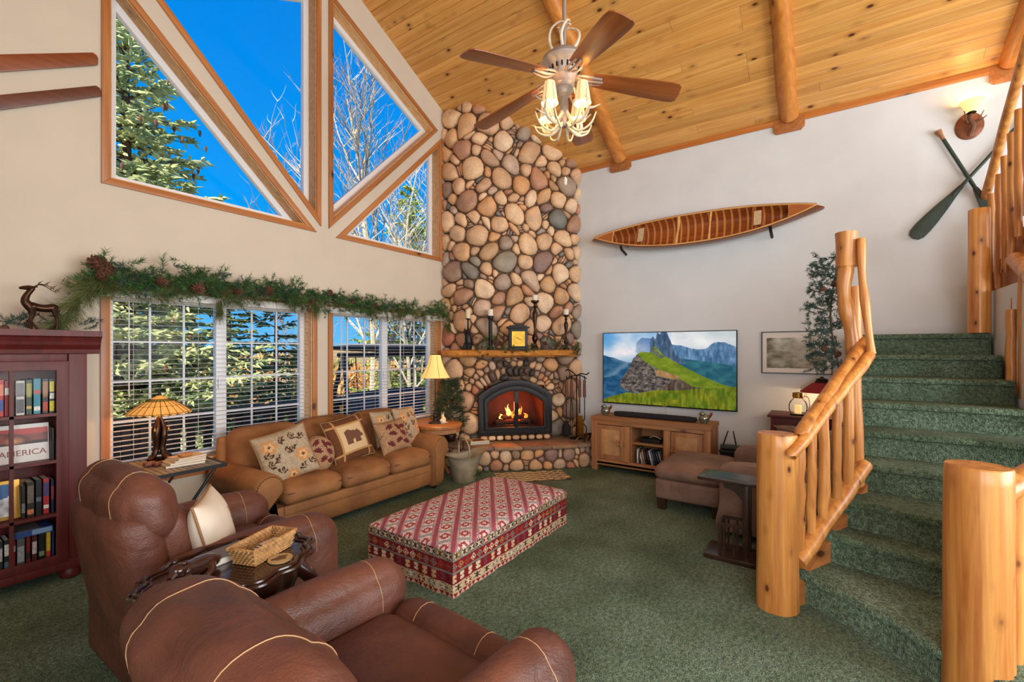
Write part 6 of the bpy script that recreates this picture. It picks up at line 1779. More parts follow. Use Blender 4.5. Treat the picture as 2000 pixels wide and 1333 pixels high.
# ---- cedar strip canoe
cn = thing('wooden_canoe', 'cedar strip canoe hung on the wall with its ribs and seats showing', 'canoe', (5.675, 1.31, 2.945), math.radians(0)); cn.rotation_euler = (0, math.radians(20), 0)
CL, CB, CD = 1.235, .198, .18
def cbeam(t): return CB*max(0.0, 1-abs(t)**2.3)**.95
def cgun(t): return -.045*abs(t)**3
def cz(t): return .035*abs(t)**2
def cdep(t): return CD*(1-.30*abs(t)**4)
def csec(t, th, k=1.0):
    b = cbeam(t)*k; s = math.sin(th)
    x = cgun(t)+cdep(t)*k*max(0, math.cos(th))**.62
    z = cz(t)+b*(abs(s)**.9)*(1 if s >= 0 else -1)*(1+.04*math.cos(th))
    y = t*CL*(1+.055*math.sin(PI*min(1, .9*max(0, math.cos(th))**.62))*abs(t)**8)
    return (x, y, z)
def shell(k, nt_=56, nth=16):
    vs = []; fs = []
    for i in range(nt_+1):
        t = -1+2*i/nt_
        for j in range(nth+1): vs.append(csec(t, -PI/2+PI*j/nth, k))
    for i in range(nt_):
        for j in range(nth): a = i*(nth+1)+j; fs.append((a, a+1, a+nth+2, a+nth+1))
    return MB().add(vs, fs)
hull_out = wood('canoe_outer', (104,58,36), (140,86,56), 1, .25, 1, 0, False, .04, .5)
hull_in = wood('canoe_cedar', (120,54,24), (168,86,40), 1, .3, 1, 0, False, .04, .4, 10)
ash = wood('ash_strip', (200,146,84), (230,182,116), 1, .35, 1, 0, False, .04, .3)
shell(1.0).build('hull', hull_out, cn, True); shell(.965).build('inner_planking', hull_in, cn, True)
ribw = simple('rib_wood', (206,140,70), .35, coat=.3)
for i in range(25):
    t = -.80+1.6*i/24; ins = []
    rb = MB(); vs = []; fs = []; w = .0115
    for j in range(15):
        th = -PI/2+PI*j/14
        for s, k in ((-1,.955),(1,.955)):
            x, y, z = csec(t, th, k); vs.append((x-.003, y+s*w, z))
    for j in range(14): fs.append((2*j, 2*j+1, 2*j+3, 2*j+2))
    rb.add(vs, fs).build('rib', ribw, cn, True)
for s in (-1, 1):
    pts = [csec(t, s*PI/2) for t in [(-1+2*i/48) for i in range(49)]]
    MB().tube([(x-.004, y, z) for x, y, z in pts], .010, 8).build('gunwale', ash, cn, True)
    MB().tube([(x-.001, y, z+s*.010) for x, y, z in pts], .008, 6).build('outer_gunwale', hull_out, cn, True)
for s in (-1, 1):
    tt_ = [.80, .86, .92, .98]; a = [csec(s*t, PI/2) for t in tt_]; b = [csec(s*t, -PI/2) for t in tt_]
    MB().add([(x-.006, y, z) for x, y, z in a+b], [(i, i+1, i+5, i+4) for i in range(3)]).build('end_deck', wood('deck_wood', (150,84,44), (186,116,66), 1, .3, 1, 0, False), cn)
def thwart(t, w, name, mat, bulge=0):
    z1 = csec(t, PI/2)[2]; z0 = csec(t, -PI/2)[2]; x = cgun(t)+.004; y = t*CL
    n = 10; pts = [(x+bulge*math.sin(PI*k/n), y+.012*bulge*10*math.sin(2*PI*k/n), z0+(z1-z0)*k/n) for k in range(n+1)]
    return MB().tube(pts, [w*(.75+.5*abs(math.cos(PI*k/n))) for k in range(n+1)], 8).build(name, mat, cn, True)
thwart(.14, .016, 'carrying_yoke', ash, .03); thwart(-.16, .011, 'thwart', ash); thwart(.80, .008, 'thwart', ash); thwart(-.80, .008, 'thwart', ash)
cane = simple('woven_cane', (196,172,134), .8, var=.2, scale=60)
for t in (.50, -.56):
    for d in (-.075, .075): thwart(t+d*.55/1.0, .010, 'seat_bar', hull_in)
    z1 = csec(t, PI/2)[2]*.62; z0 = cz(t)-(csec(t, PI/2)[2]-cz(t))*.62; y = t*CL
    MB().box((cgun(t)+.004, y, (z0+z1)/2), (.008, .075, z1-z0)).build('cane_seat', cane, cn)
for y, z in ((.86, -.135), (-.82, -.14)):
    MB().tube([(.19, y, z), (.02, y, z-.02), (-.02, y, z+.01)], .016, 8).build('wall_bracket', M['iron'], cn, True)

# ---- crossed oars and wall sconce
grn = simple('oar_green', (46,62,52), .55, var=.25, scale=14)
def oar(tipu, endu, lab, grip):
    a, b = on_x(*tipu, 5.868), on_x(*endu, 5.868); L = (b-a).length
    t = thing('oar', lab, 'oar', a, 0, 'crossed green oars on the wall')
    d = (b-a).normalized(); n = Vector((1,0,0)).cross(d).normalized()
    R = Matrix(((1,0,0,0),(0,n.y,d.y,0),(0,n.z,d.z,0),(0,0,0,1)))
    prof = [(0,.0),(.045,.012),(.064,.05),(.068,.12),(.062,.22),(.048,.34),(.030,.46),(.018,.56)]
    pl = [(w, z) for w, z in prof]+[(-w, z) for w, z in reversed(prof) if w > 0]
    o = MB().prism([(w, z) for w, z in pl], .016, 'x', -.008).build('blade', grn, t, bevel=.005); o.matrix_basis = R
    o = MB().tube([(0,0,.46),(0,0,L)], .015, 10).build('loom', grn, t, True); o.matrix_basis = R
    if grip: o = MB().lathe([(.016,L-.10),(.017,L-.06),(.026,L-.012),(.028,L),(.02,L+.004)], 12).build('grip', M['oak_z'], t, True); o.matrix_basis = R
    return t
oar((1783, 466), (2004, 228), 'green oar with its blade low on the white wall', False)
oar((1972, 470), (1832, 256), 'green oar with bare wooden grip crossing the other oar', True)
sc_p = on_x(1893, 247, 5.9)
scn = thing('wall_sconce', 'rustic branch wall sconce with a glowing tulip glass shade', 'sconce', (5.89, sc_p.y, sc_p.z))
MB().lathe([(.0,-.012),(.095,-.012),(.10,-.004),(.09,.006),(.05,.012),(0,.012)], 28).build('back_plate', simple('rust_bronze', (134,80,52), .5, .3, var=.3, scale=16), scn, True)
scn.children[-1].rotation_euler = (0, -PI/2, 0); scn.children[-1].scale = (1.25, 1, 1)
bark = simple('branch_bark', (120,78,52), .7, var=.35, scale=18, bmp=.4)
MB().tube(catmull([(-.02,.0,-.10),(-.06,-.015,-.02),(-.06,.01,.04),(-.05,.0,.09)], 5), .019, 8).build('branch_arm', bark, scn, True)
for d in ((.07,.02,.05),(-.08,.0,.07),(-.1,-.01,.02),(.05,0,.1)): MB().tube([(-.05,0,.0),(-.07,d[0]*.6,d[1]+.02),(-.08,d[0],d[2]+.02)], [.010,.008,.003], 6).build('twig', bark, scn, True)
MB().lathe([(.03,.085),(.035,.09),(.03,.10)], 14, (-.075,0,0)).build('shade_cup', M['iron'], scn, True)
tul = MB(); vs = []; fs = []; n = 30
for z, r in ((.10,.032),(.12,.046),(.15,.058),(.18,.072),(.195,.088)):
    for k in range(n): a = 2*PI*k/n; q = r*(1+.06*math.sin(6*a)*(z > .16)); vs.append((-.075+q*math.cos(a), q*math.sin(a), z))
for i in range(4):
    for k in range(n): fs.append((i*n+k, i*n+(k+1)%n, (i+1)*n+(k+1)%n, (i+1)*n+k))
tul.add(vs, fs).build('tulip_shade', shade_mat('sconce_glass', (255,214,140), .75), scn, True)
light('POINT', 'sconce_bulb', (5.80, sc_p.y, sc_p.z+.16), 1.1, (1,.70,.36), radius=.04)

# ================================================================ CEILING FAN
fx, fy, fz = 2.80, 1.49, 3.30
fn_ = thing('ceiling_fan', 'five blade ceiling fan with antler chandelier and small cream shades', 'ceiling fan', (fx, fy, fz))
MB().tube([(0,0,.26),(0,0,ceil_z(RIDGE)-fz-.02)], .014, 10).build('down_rod', M['pewter'], fn_, True)
MB().lathe([(.07,ceil_z(RIDGE)-fz-.10),(.075,ceil_z(RIDGE)-fz-.02),(.06,ceil_z(RIDGE)-fz)], 20).build('canopy', M['pewter'], fn_, True)
MB().lathe([(.02,.27),(.06,.26),(.11,.24),(.150,.205),(.155,.185),(.145,.17),(.12,.155),(.10,.13),(.09,.10),(.085,.08)], 32).build('motor_housing', M['pewter'], fn_, True)
for k in range(18):
    a = 2*PI*k/18; vts = MB().at((.103*math.cos(a), .103*math.sin(a), .128), (0,0,a)).box((0,0,0), (.012,.010,.03)); vts.build('vent_slot', M['black_metal'], fn_)
MB().lathe([(.085,.08),(.07,.05),(.072,.03),(.058,.012),(.064,-.005),(.048,-.02),(.045,-.04),(.024,-.055),(.028,-.075),(.03,-.18),(.034,-.20),(.03,-.24),(.018,-.26)], 24).build('switch_column', M['pewter'], fn_, True)
blade_m = wood('walnut_blade', (124,66,30), (168,98,50), 0, .32, 1, 0, True, .04, .35, 6, .1)
bp = [(.20,-.055),(.30,-.066),(.55,-.082),(.72,-.088),(.775,-.082),(.795,-.060),(.80,0),(.795,.060),(.775,.082),(.72,.088),(.55,.082),(.30,.066),(.20,.055)]
for k in range(5):
    a = math.radians(15.5+72*k)
    o = MB().prism(bp, .008, 'z', -.004).build('blade', blade_m, fn_, bevel=.002)
    o.matrix_basis = Matrix.Rotation(a, 4, 'Z') @ Matrix.Translation((0,0,.095)) @ Matrix.Rotation(math.radians(9.5), 4, 'Y') @ Matrix.Rotation(math.radians(-11), 4, 'X')
    ir = MB()
    for s in (-1, 1): ir.tube(catmull([(.07,s*.012,.0),(.13,s*.045,-.012),(.20,s*.040,-.012),(.26,s*.03,-.008)], 4), .008, 7)
    ir.tube([(.07,0,-.002),(.16,0,-.014),(.27,0,-.010)], .010, 7)
    i_ = ir.build('blade_iron', M['pewter'], fn_, True); i_.matrix_basis = Matrix.Rotation(a, 4, 'Z') @ Matrix.Translation((0,0,.10)) @ Matrix.Rotation(math.radians(9.5), 4, 'Y')
rf = random.Random(6)
for k in range(4):     # antler curls above the motor
    a = k*PI/2+.3; c, s = math.cos(a), math.sin(a)
    pts = catmull([(.05*c,.05*s,.25),(.10*c,.10*s,.33),(.09*c-.03*s,.09*s+.03*c,.41),(.02*c-.04*s,.02*s+.04*c,.45),(-.05*c,-.05*s,.44)], 5)
    MB().tube(pts, [.013-.010*i/len(pts) for i in range(len(pts))], 7).build('antler', M['antler'], fn_, True)
vy = math.atan2(_S, _C)
for k in range(4):
    a = vy+PI/4+k*PI/2; c, s = math.cos(a), math.sin(a)
    main = catmull([(.02*c,.02*s,-.16),(.08*c,.08*s,-.25),(.16*c,.16*s,-.255),(.20*c,.20*s,-.20),(.185*c,.185*s,-.13)], 5)
    ar = MB().tube(main, [.014-.005*i/len(main) for i in range(len(main))], 8).build('antler_arm', M['antler'], fn_, True)
    for q, (i, dv) in enumerate(((8,(.5,.2,.6)),(12,(.8,-.5,.4)),(15,(.7,.7,.3)),(18,(.4,-.7,.5)),(5,(.2,.8,.3)))):
        p = main[i]; d = Vector((dv[0]*c-dv[1]*s, dv[0]*s+dv[1]*c, dv[2])).normalized()
        MB().tube([p, p+d*.04+Vector((0,0,-.006)), p+d*.085], [.009,.007,.002], 6).build('tine', M['antler'], ar, True)
    for q in (-1, 1):
        pts = catmull([(.03*c,.03*s,-.24),(.09*c-q*.04*s,.09*s+q*.04*c,-.30),(.17*c-q*.07*s,.17*s+q*.07*c,-.27),(.21*c-q*.08*s,.21*s+q*.08*c,-.20)], 5)
        MB().tube(pts, [.011-.008*i/len(pts) for i in range(len(pts))], 7).build('antler', M['antler'], fn_, True)
    x, y = .155*c, .155*s
    MB().tube([(x,y,-.22),(x,y,-.13)], .010, 8).build('candle_sleeve', M['antler'], fn_, True)
    sh = MB().lathe([(.058,-.155),(.052,-.13),(.044,-.07),(.036,-.02),(.034,-.012)], 20, (x,y,0), cap=False).build('lamp_shade', shade_mat('cream_shade', (250,222,166), .30), fn_, True)
    for q in range(6):
        b = q*PI/3; MB().tube([(x+r*1.01*math.cos(b), y+r*1.01*math.sin(b), z) for r, z in ((.058,-.155),(.044,-.07),(.034,-.012))], .0014, 4).build('shade_rib', M['brass'], sh)
    light('POINT', 'fan_bulb', (fx+x, fy+y, fz-.09), 2.4, (1,.66,.32), radius=.03)
MB().tube([(.015,0,-.25),(.015,0,-.60)], .0018, 5).build('pull_chain', M['brass'], fn_)
MB().lathe([(.003,-.60),(.014,-.615),(.012,-.65),(.003,-.66)], 8, (.015,0,0)).build('pull_knob', M['antler'], fn_, True)

# ================================================================ CABINET CONTENTS, RIGHT CORNER
dvd_c = [(210,206,198),(36,40,50),(190,190,190),(150,110,70),(22,24,30),(30,30,40),(200,200,205),(60,80,110),(26,28,34),(44,60,80),(120,120,124)]
dvd_n = ['white','navy','silver','tan','black','charcoal','pale grey','slate blue','jet black','dark teal','mid grey']
for i, c in enumerate(dvd_c):
    y = 1.86-.030*i; lean_ = math.radians(0 if i < 2 else -10-i*.6)
    t = thing('disc_case', '%s disc case standing in the lower shelf row of the cabinet' % dvd_n[i], 'disc case', (5.42, y, .1155+abs(math.sin(lean_))*.008), 0, 'disc cases in the cabinet')
    t.rotation_euler = (lean_, 0, 0)
    MB().box((0, 0, .095), (.135, .014, .19)).build('case', simple('disc_case', c, .35), t, bevel=.001)
    MB().box((-.068, 0, .12), (.0012, .011, .09)).build('spine_label', simple('spine_label', tuple(min(255, 60+x) for x in c), .5), t)
pl = thing('media_player', 'flat black media player on the upper cabinet shelf', 'player', (5.46, 1.72, .383))
MB().rcube((0, 0, .028), (.20, .25, .045), .008, 5).build('case', M['black_metal'], pl, True)
for y in (-.09, .09): MB().lathe([(.012,0),(.012,.007)], 8, (-.05, y, 0)).build('foot', M['black_metal'], pl)
MB().tube([(0,.03,.05),(-.02,-.03,.085),(-.03,-.12,.055)], .003, 6).build('aerial_wire', M['white_paint'], pl, True)
rtr = thing('wifi_router', 'black router with two raised aerials on the black stand', 'router', (5.46, .86, .4105), math.radians(10))
MB().rcube((0, 0, .018), (.16, .20, .036), .01, 5).build('case', M['black_metal'], rtr, True)
for y, d in ((.07, .05), (-.06, -.03)): MB().tube([(.05, y, .03), (.05, y-d, .19)], [.008,.006], 7).build('aerial', M['black_metal'], rtr, True)
t = thing('paper_sheet', 'loose white papers on the black stand', 'paper', (5.60, .74, .4105), .2); MB().box((0,0,.002), (.15,.13,.004)).build('sheets', M['paper'], t)
ln = thing('glass_lantern', 'round glass jar lantern with brass lid on the red table', 'lantern', (5.55, .235, .823))
MB().lathe([(.07,0),(.075,.006),(.075,.014)], 24).build('base', M['iron'], ln, True)
MB().lathe([(.06,.014),(.082,.05),(.084,.10),(.07,.14),(.045,.165),(.042,.175)], 28, cap=False).build('jar', M['glass'], ln, True)
MB().lathe([(.045,.175),(.05,.18),(.05,.225),(.045,.23),(.02,.235)], 24).build('lid', M['brass'], ln, True)
MB().tube(catmull([(0,-.05,.20),(0,-.09,.18),(0,-.10,.10),(0,-.085,.05)], 5), .003, 6).build('bail', M['iron'], ln, True)
MB().lathe([(.03,.016),(.032,.018),(.032,.10),(.028,.102)], 16).build('candle', shade_mat('lit_wax', (255,214,140), .5), ln, True)
rl = thing('table_lamp', 'lamp with a dark red cone shade on the red table', 'lamp', (5.66, .03, .823))
MB().lathe([(.07,0),(.075,.01),(.03,.03),(.018,.06),(.03,.10),(.016,.15),(.010,.24)], 18).build('base', M['bronze'], rl, True)
rs_ = MB().lathe([(.195,.235),(.19,.245),(.09,.325),(.06,.335)], 28, cap=False).build('lamp_shade', shade_mat('red_glass', (120,24,24), .12), rl, True)
MB().lathe([(.062,.335),(.066,.345),(.05,.36),(.055,.37),(.02,.385),(.006,.40)], 18).build('shade_cap', M['iron'], rl, True)
light('POINT', 'red_lamp_bulb', (5.66, .03, .823+.22), 5, (1,.72,.38), radius=.03)
grey_p = lambda u, v: np.tile(np.array([112.,100,94]), (u.size, 1))*(.8+.4*vnoise(u*9, v*9, 4))[:, None]
pillow('throw_pillow', 'crumpled grey pillow on the mauve armchair behind the railing', (.36,.30), .14, (4.78, .18, .72), (math.radians(-60), 0, math.radians(40)), grey_p, 'pillow on the armchair', n=24, back=(110,100,94))
hm = thing('wicker_hamper', 'tall round wicker basket behind the log newel', 'basket', (3.70, .225, 0))
for r in range(26):
    z = .012+.545*r/25; R = .125+.02*math.sin(PI*r/25)
    MB().tube([((R+.004*math.cos(k*PI+r*PI))*math.cos(2*PI*k/48), (R+.004*math.cos(k*PI+r*PI))*math.sin(2*PI*k/48), z) for k in range(48)], .0125 if r < 25 else .016, 6, closed=True).build('woven_strand', simple('pale_wicker', (196,168,130), .6, var=.3, scale=40) if r == 0 else bpy.data.materials['pale_wicker'], hm, True)
MB().lathe([(.12,.0),(.12,.012)], 24).build('basket_floor', M['wicker'], hm)
# pine branch hung on the tall post
pb = thing('pine_swag', 'bushy blue green pine swag hanging beside the tall log post', 'garland', on_x(1628, 610, 3.95))
m1, m2 = MB(), MB(); r5 = random.Random(12)
stem = catmull([on_x(u, v, 3.95) for u, v in ((1640,500),(1628,560),(1622,620),(1630,680),(1640,720))], 6)
MB().tube(stem, .007, 6).build('wire_stem', M['twig'], pb, True, world=True)
for i in range(300):
    u = r5.gauss(1618, 20); v = r5.uniform(500, 722); 
    if u < 1578 or u > 1650: continue
    p = on_x(u, v, 3.95)+Vector((r5.uniform(-.08,.08), 0, 0)); needles(m1, p, (r5.uniform(-.5,.5), r5.uniform(-.3,1.0), r5.uniform(-.7,.6)), .06, 26, .028, r5, r=.002)
for u, v in ((1590,532),(1583,566),(1580,597),(1592,600),(1588,690),(1640,505),(1595,520),(1583,670)):
    a = on_x(u+24, v+8, 3.95); b = on_x(u, v, 3.95)
    m2.tube([a, b], [.005,.003], 5)
    for k in range(5): needles(m1, b.lerp(a, .1*k), (0, r5.uniform(.2,1), r5.uniform(-.6,.6)), .03, 24, .03, r5, r=.002)
stuff(m1.build('needles', M['green_blue'], pb, world=True)); m2.build('twigs', M['twig'], pb, world=True)
for i in range(5): add_cone(pb, on_x(r5.uniform(1605,1640), r5.uniform(540,700), 3.88), .7, r5)

# ================================================================ BOOKS IN THE BOOKCASE
def pxX(u): return on_y(u, 700, 4.09).x
def book(u0, u1, z, h, c, lab, band=None, depth=.15, tilt=0, lying=False):
    x0, x1 = pxX(u0), pxX(u1); w = x1-x0-.001
    t = thing('book', lab, 'book', ((x0+x1)/2, 4.09+depth/2, z), 0, 'books in the red bookcase')
    if tilt: t.rotation_euler = (0, tilt, 0)
    cm = simple('book_cloth', c, .45, var=.1, scale=30)
    cv = MB().box((0,-depth/2+.0015,h/2), (w,.003,h)).box((-w/2+.001,0,h/2), (.002,depth,h)).box((w/2-.001,0,h/2), (.002,depth,h)).build('cover', cm, t)
    MB().box((0,.002,h/2), (w-.004,depth-.006,h-.008)).build('pages', M['paper'], t)
    if band:
        for zz, hh, bc in band: MB().box((0,-depth/2-.0004,h*zz), (w*.8,.0012,h*hh)).build('title_panel', simple('title_panel', bc, .5, var=.35, scale=90), cv)
Z1, Z2, Z3, Z4 = 1.0945, .7945, .4545, .1405
Wt, Gd = (226,222,210), (200,170,90)
for a in ((-30,-18,Z1,.215,(60,70,60),'dark olive book at the far left of the top bookshelf',None),(-18,-2,Z1,.205,(150,40,36),'brick red book left of the crimson one on the top bookshelf',None),
          (-2,8,Z1,.222,(186,44,40),'crimson book with blue lettering panel on the top bookshelf',[(.72,.3,(230,120,90)),(.3,.3,(70,80,150))]),(8,19,Z1,.215,(160,44,44),'thin red book left of the door bar on the top bookshelf',[(.7,.2,Wt)]),
          (30,49,Z1,.212,(200,198,192),'thick white and grey book on the top bookshelf',[(.74,.4,(120,120,122)),(.26,.4,(96,98,104))]),(50,63,Z1,.215,(46,66,44),'dark green book on the top bookshelf',[(.7,.4,(150,150,70)),(.2,.08,Gd)]),
          (64.5,80,Z1,.222,(30,130,150),'teal book on the top bookshelf',[(.62,.12,(170,70,50)),(.15,.12,Wt)]),(82,94.5,Z1,.218,(38,30,28),'black book with a red foot on the top bookshelf',[(.7,.45,(150,110,70)),(.2,.26,(180,60,44))]),
          (95.5,107,Z1,.215,(34,44,62),'navy and yellow book at the right of the top bookshelf',[(.78,.3,(214,200,60)),(.5,.16,Wt),(.2,.3,(220,200,50))])):
    book(*a)
xa0, xa1 = pxX(-60), pxX(99.5)
ab_ = thing('book', 'wide white art book with a red canyon photo facing outwards', 'book', ((xa0+xa1)/2, 4.13, Z2), 0, 'books in the red bookcase'); ab_.rotation_euler = (math.radians(-6), 0, 0)
aw_ = xa1-xa0; ah = .235
MB().box((0,.012,ah/2), (aw_,.022,ah)).build('cover', M['white_paint'], ab_, bevel=.001)
def canyon(u, v):
    n = fbm(u*6, v*3, 31, 4); o = np.tile(np.array([120.,50,36]), (u.size, 1))*(.5+n[:, None]); m = v > .72+.1*np.sin(u*6); o[m] = (186,60,50); k = np.clip(1-np.hypot((u-.55)/.16, (v-.25)/.3), 0, 1); o = o*(1-k[:, None])+np.array([226.,170,90])[None]*k[:, None]; m = v < .2*np.abs(np.sin(u*4+1)); o[m] = (50,30,26); return np.clip(o, 0, 255)
cpn = paint_grid('cover_photo', aw_*.97, ah*.42, 90, 30, canyon, vcol_mat('canyon_print', .4), ab_); cpn.location = (-aw_*.485, -.0005, ah*.47)
text_part('title_lettering', 'AMERICA', .050, simple('title_red', (150,70,66), .5), ab_, (.052, -.0008, ah*.24), (PI/2, 0, 0))
book(100.5, 106.5, Z2, .20, (52,44,40), 'thin dark book behind the edge of the white art book')
for a in ((-26,-8,Z3,.20,(60,60,70),'slate book at the left of the third bookshelf',None),(41,50,Z3,.20,(30,28,28),'slim black book beside the leaning frame on the third bookshelf',[(.3,.3,(120,120,120))]),
          (51.5,67.5,Z3,.215,(44,34,28),'dark brown book with an orange foot on the third bookshelf',[(.65,.5,(110,100,90)),(.14,.14,(206,130,80))]),(69,82,Z3,.222,(20,24,30),'glossy black book on the third bookshelf',[(.45,.12,(90,110,130))]),
          (83.5,96.5,Z3,.222,(176,36,44),'bright red book on the third bookshelf',[(.7,.4,(60,60,110)),(.2,.1,Wt)]),(99,106,Z3,.21,(40,44,80),'navy book at the right end of the third bookshelf',[(.6,.4,(150,60,70))])):
    book(*a)
lf = thing('picture_plate', 'small gilt framed blue mountain picture leaning on the third bookshelf', 'picture', (pxX(-8), 4.13, Z3), 0); lf.rotation_euler = (math.radians(-9), 0, 0)
ring([(-.09,0),(.105,0),(.105,.235),(-.09,.235)], [(-.07,.02),(.08,.02),(.08,.215),(-.07,.215)], -.006, .012).build('frame', M['brass'], lf)
def mtn(u, v):
    n = fbm(u*5, v*5, 41, 4); o = np.tile(np.array([60.,110,170]), (u.size, 1)); m = v < .55+.3*(n-.5); o[m] = (np.array([210.,214,220])[None]*(.5+n[:, None]))[m]; return np.clip(o, 0, 255)
q = paint_grid('picture', .15, .195, 30, 40, mtn, vcol_mat('mountain_print', .4), lf); q.location = (-.07, .0, .02)
fr2 = thing('wooden_plaque', 'worn brown plaque leaning on the third bookshelf', 'plaque', (pxX(36)-.006, 4.15, Z3), 0); fr2.rotation_euler = (math.radians(-7), math.radians(6), 0)
MB().box((0,0,.115), (.05,.02,.23)).build('board', simple('worn_gilt', (120,92,56), .6, var=.4, scale=30), fr2, bevel=.003)
for a in ((-24,-10,Z4,.19,(70,60,50),'brown book at the left of the lowest bookshelf',None),(-9,6,Z4,.20,(46,46,50),'charcoal book with pale title on the lowest bookshelf',[(.6,.4,(190,190,190))]),(7,19,Z4,.20,(34,40,44),'black and white book left of the door bar on the lowest bookshelf',[(.7,.35,Wt),(.25,.2,(90,100,120))]),
          (24.5,31,Z4,.185,(176,40,44),'narrow red book on the lowest bookshelf',[(.75,.2,Wt)]),(32,49,Z4,.19,(96,100,106),'grey silver book on the lowest bookshelf',[(.5,.5,(160,168,176))]),(50,60,Z4,.19,(120,34,34),'dark red book on the lowest bookshelf',[(.4,.2,(40,30,30))]),
          (61.5,73,Z4,.19,(84,28,34),'maroon book with pale title on the lowest bookshelf',[(.6,.4,(200,190,190))]),(74.5,88,Z4,.19,(26,34,36),'black book with green spot on the lowest bookshelf',[(.35,.15,(120,150,120))]),(89.5,99.5,Z4,.19,(216,190,60),'yellow book with red foot on the lowest bookshelf',[(.25,.25,(200,50,50))]),(100.5,106,Z4,.19,(50,60,120),'blue violet book at the right end of the lowest bookshelf',None)):
    book(*a)
t = thing('book', 'blue and silver book lying flat across the lowest row', 'book', (pxX(65), 4.165, Z4+.1915), 0, 'books in the red bookcase')
w = pxX(105)-pxX(26); MB().box((0,0,.02), (w,.15,.038)).build('cover', simple('blue_cover', (50,80,150), .45), t); MB().box((-.03,0,.0395), (w*.7,.15,.002)).build('jacket', simple('grey_jacket', (120,120,116), .5), t); MB().box((w*.22,-.0755,.02), (w*.5,.001,.03)).build('title_panel', simple('pale_blue', (130,170,210), .5), t)

# ================================================================ OUTSIDE
gnd = simple('dry_grass_ground', (150,124,82), .95, var=.4, scale=1.2, bmp=.5, bscale=8)
gv = []; gf = []; nx, ny = 40, 36
for j in range(ny+1):
    for i in range(nx+1):
        x = -30+90*i/nx; y = 6.9+70*(j/ny)**1.6
        z = -1.6+.045*max(0, y-14)+.9*math.sin(x*.11+1)*min(1, max(0, (y-16)/20))+.15*math.sin(x*.7+y*.5)
        gv.append((x, y, z))
for j in range(ny):
    for i in range(nx): a = j*(nx+1)+i; gf.append((a, a+1, a+nx+2, a+nx+1))
g_ = MB().add(gv, gf).build('ground', gnd, None, True); struct(g_, 'dry grassy slope falling away outside the windows', 'ground')
def ground_z(x, y): return -1.6+.045*max(0, y-14)+.9*math.sin(x*.11+1)*min(1, max(0, (y-16)/20))
# ---- deck and railing
dk = thing('deck', 'dark stained timber deck outside the windows', 'deck', (2.8, 5.6, -.2))
dkm = wood('deck_stain', (66,52,46), (96,78,66), 0, .6, 1, 0, True, .1)
for k in range(13): MB().box((1.2, 4.56+.142*k-5.6, -.02), (10.4, .136, .035)).build('deck_plank', dkm, dk)
for x in (-3.8, -1.0, 1.6, 4.2, 6.3): MB().box((x-2.8+1.6, .6, -.75), (.14, .14, 1.4)).build('deck_post', dkm, dk)
rl_ = thing('deck_railing', 'dark timber deck railing with square balusters', 'railing', (2.8, 6.3, -.2))
rlm = simple('railing_stain', (52,44,44), .6, var=.2, scale=8)
MB().box((1.2, 0, .93), (10.4, .14, .04)).build('top_rail', rlm, rl_); MB().box((1.2, 0, .86), (10.4, .04, .09)).build('sub_rail', rlm, rl_); MB().box((1.2, 0, .09), (10.4, .04, .09)).build('bottom_rail', rlm, rl_)
me = MB().box((0, 0, .44), (.085, .04, .80)).mesh('baluster'); me.materials.append(rlm)
for k in range(57): inst(me, 'baluster', rl_, Matrix.Translation((-3.9+.18*k, 0, 0)))
for k in range(6): MB().box((-4.0+2.07*k, 0, .46), (.10, .10, .94)).build('rail_post', rlm, rl_)
# ---- patio swing by the right window, lounge chair by the left
sw_ = thing('patio_swing', 'black framed patio swing standing on the deck', 'swing', (4.9, 5.55, -.2))
blk = simple('swing_frame', (34,38,44), .5)
for s in (-1, 1):
    for d in (-.45, .45): MB().tube([(s*1.0, 0, 1.62), (s*1.12, d, 0)], .03, 8).build('frame_leg', blk, sw_, True)
MB().tube([(-1.08,0,1.62),(1.08,0,1.62)], .035, 8).build('top_bar', blk, sw_, True)
MB().rcube((0,.02,1.72), (2.0,.9,.07), .03, 6, (0,0,.03)).build('canopy', blk, sw_, True)
MB().rcube((0,0,.52), (1.5,.55,.10), .04, 6).build('seat', simple('navy_cushion', (44,66,96), .8), sw_, True)
MB().rcube((0,.28,.80), (1.5,.10,.52), .04, 6).build('backrest', simple('slate_cushion', (54,74,104), .8), sw_, True)
for s in (-1, 1): MB().tube([(s*.72,0,.5),(s*.8,0,1.6)], .008, 6).build('hanger', blk, sw_, True)
lc = thing('deck_chair', 'dark slatted deck chair with blue cushion near the left window', 'chair', (1.75, 5.35, -.2), math.radians(15))
chm = wood('chair_stain', (70,50,42), (98,74,60), 0, .6, 1, 0, True, .1)
for k in range(8): MB().box((-.28+.08*k, .25+.0, .62), (.065, .02, .62)).build('back_slat', chm, lc)
for k in range(6): MB().box((0, -.3+.09*k, .36), (.62, .075, .02)).build('seat_slat', chm, lc)
for x in (-.3, .3):
    for y in (-.3, .22): MB().box((x, y, .27), (.06, .06, .54)).build('leg', chm, lc)
    MB().box((x, -.05, .55), (.10, .62, .025)).build('arm', chm, lc)
MB().rcube((0,-.05,.41), (.54,.5,.09), .03, 6).build('cushion', simple('blue_cushion', (56,84,128), .8), lc, True)

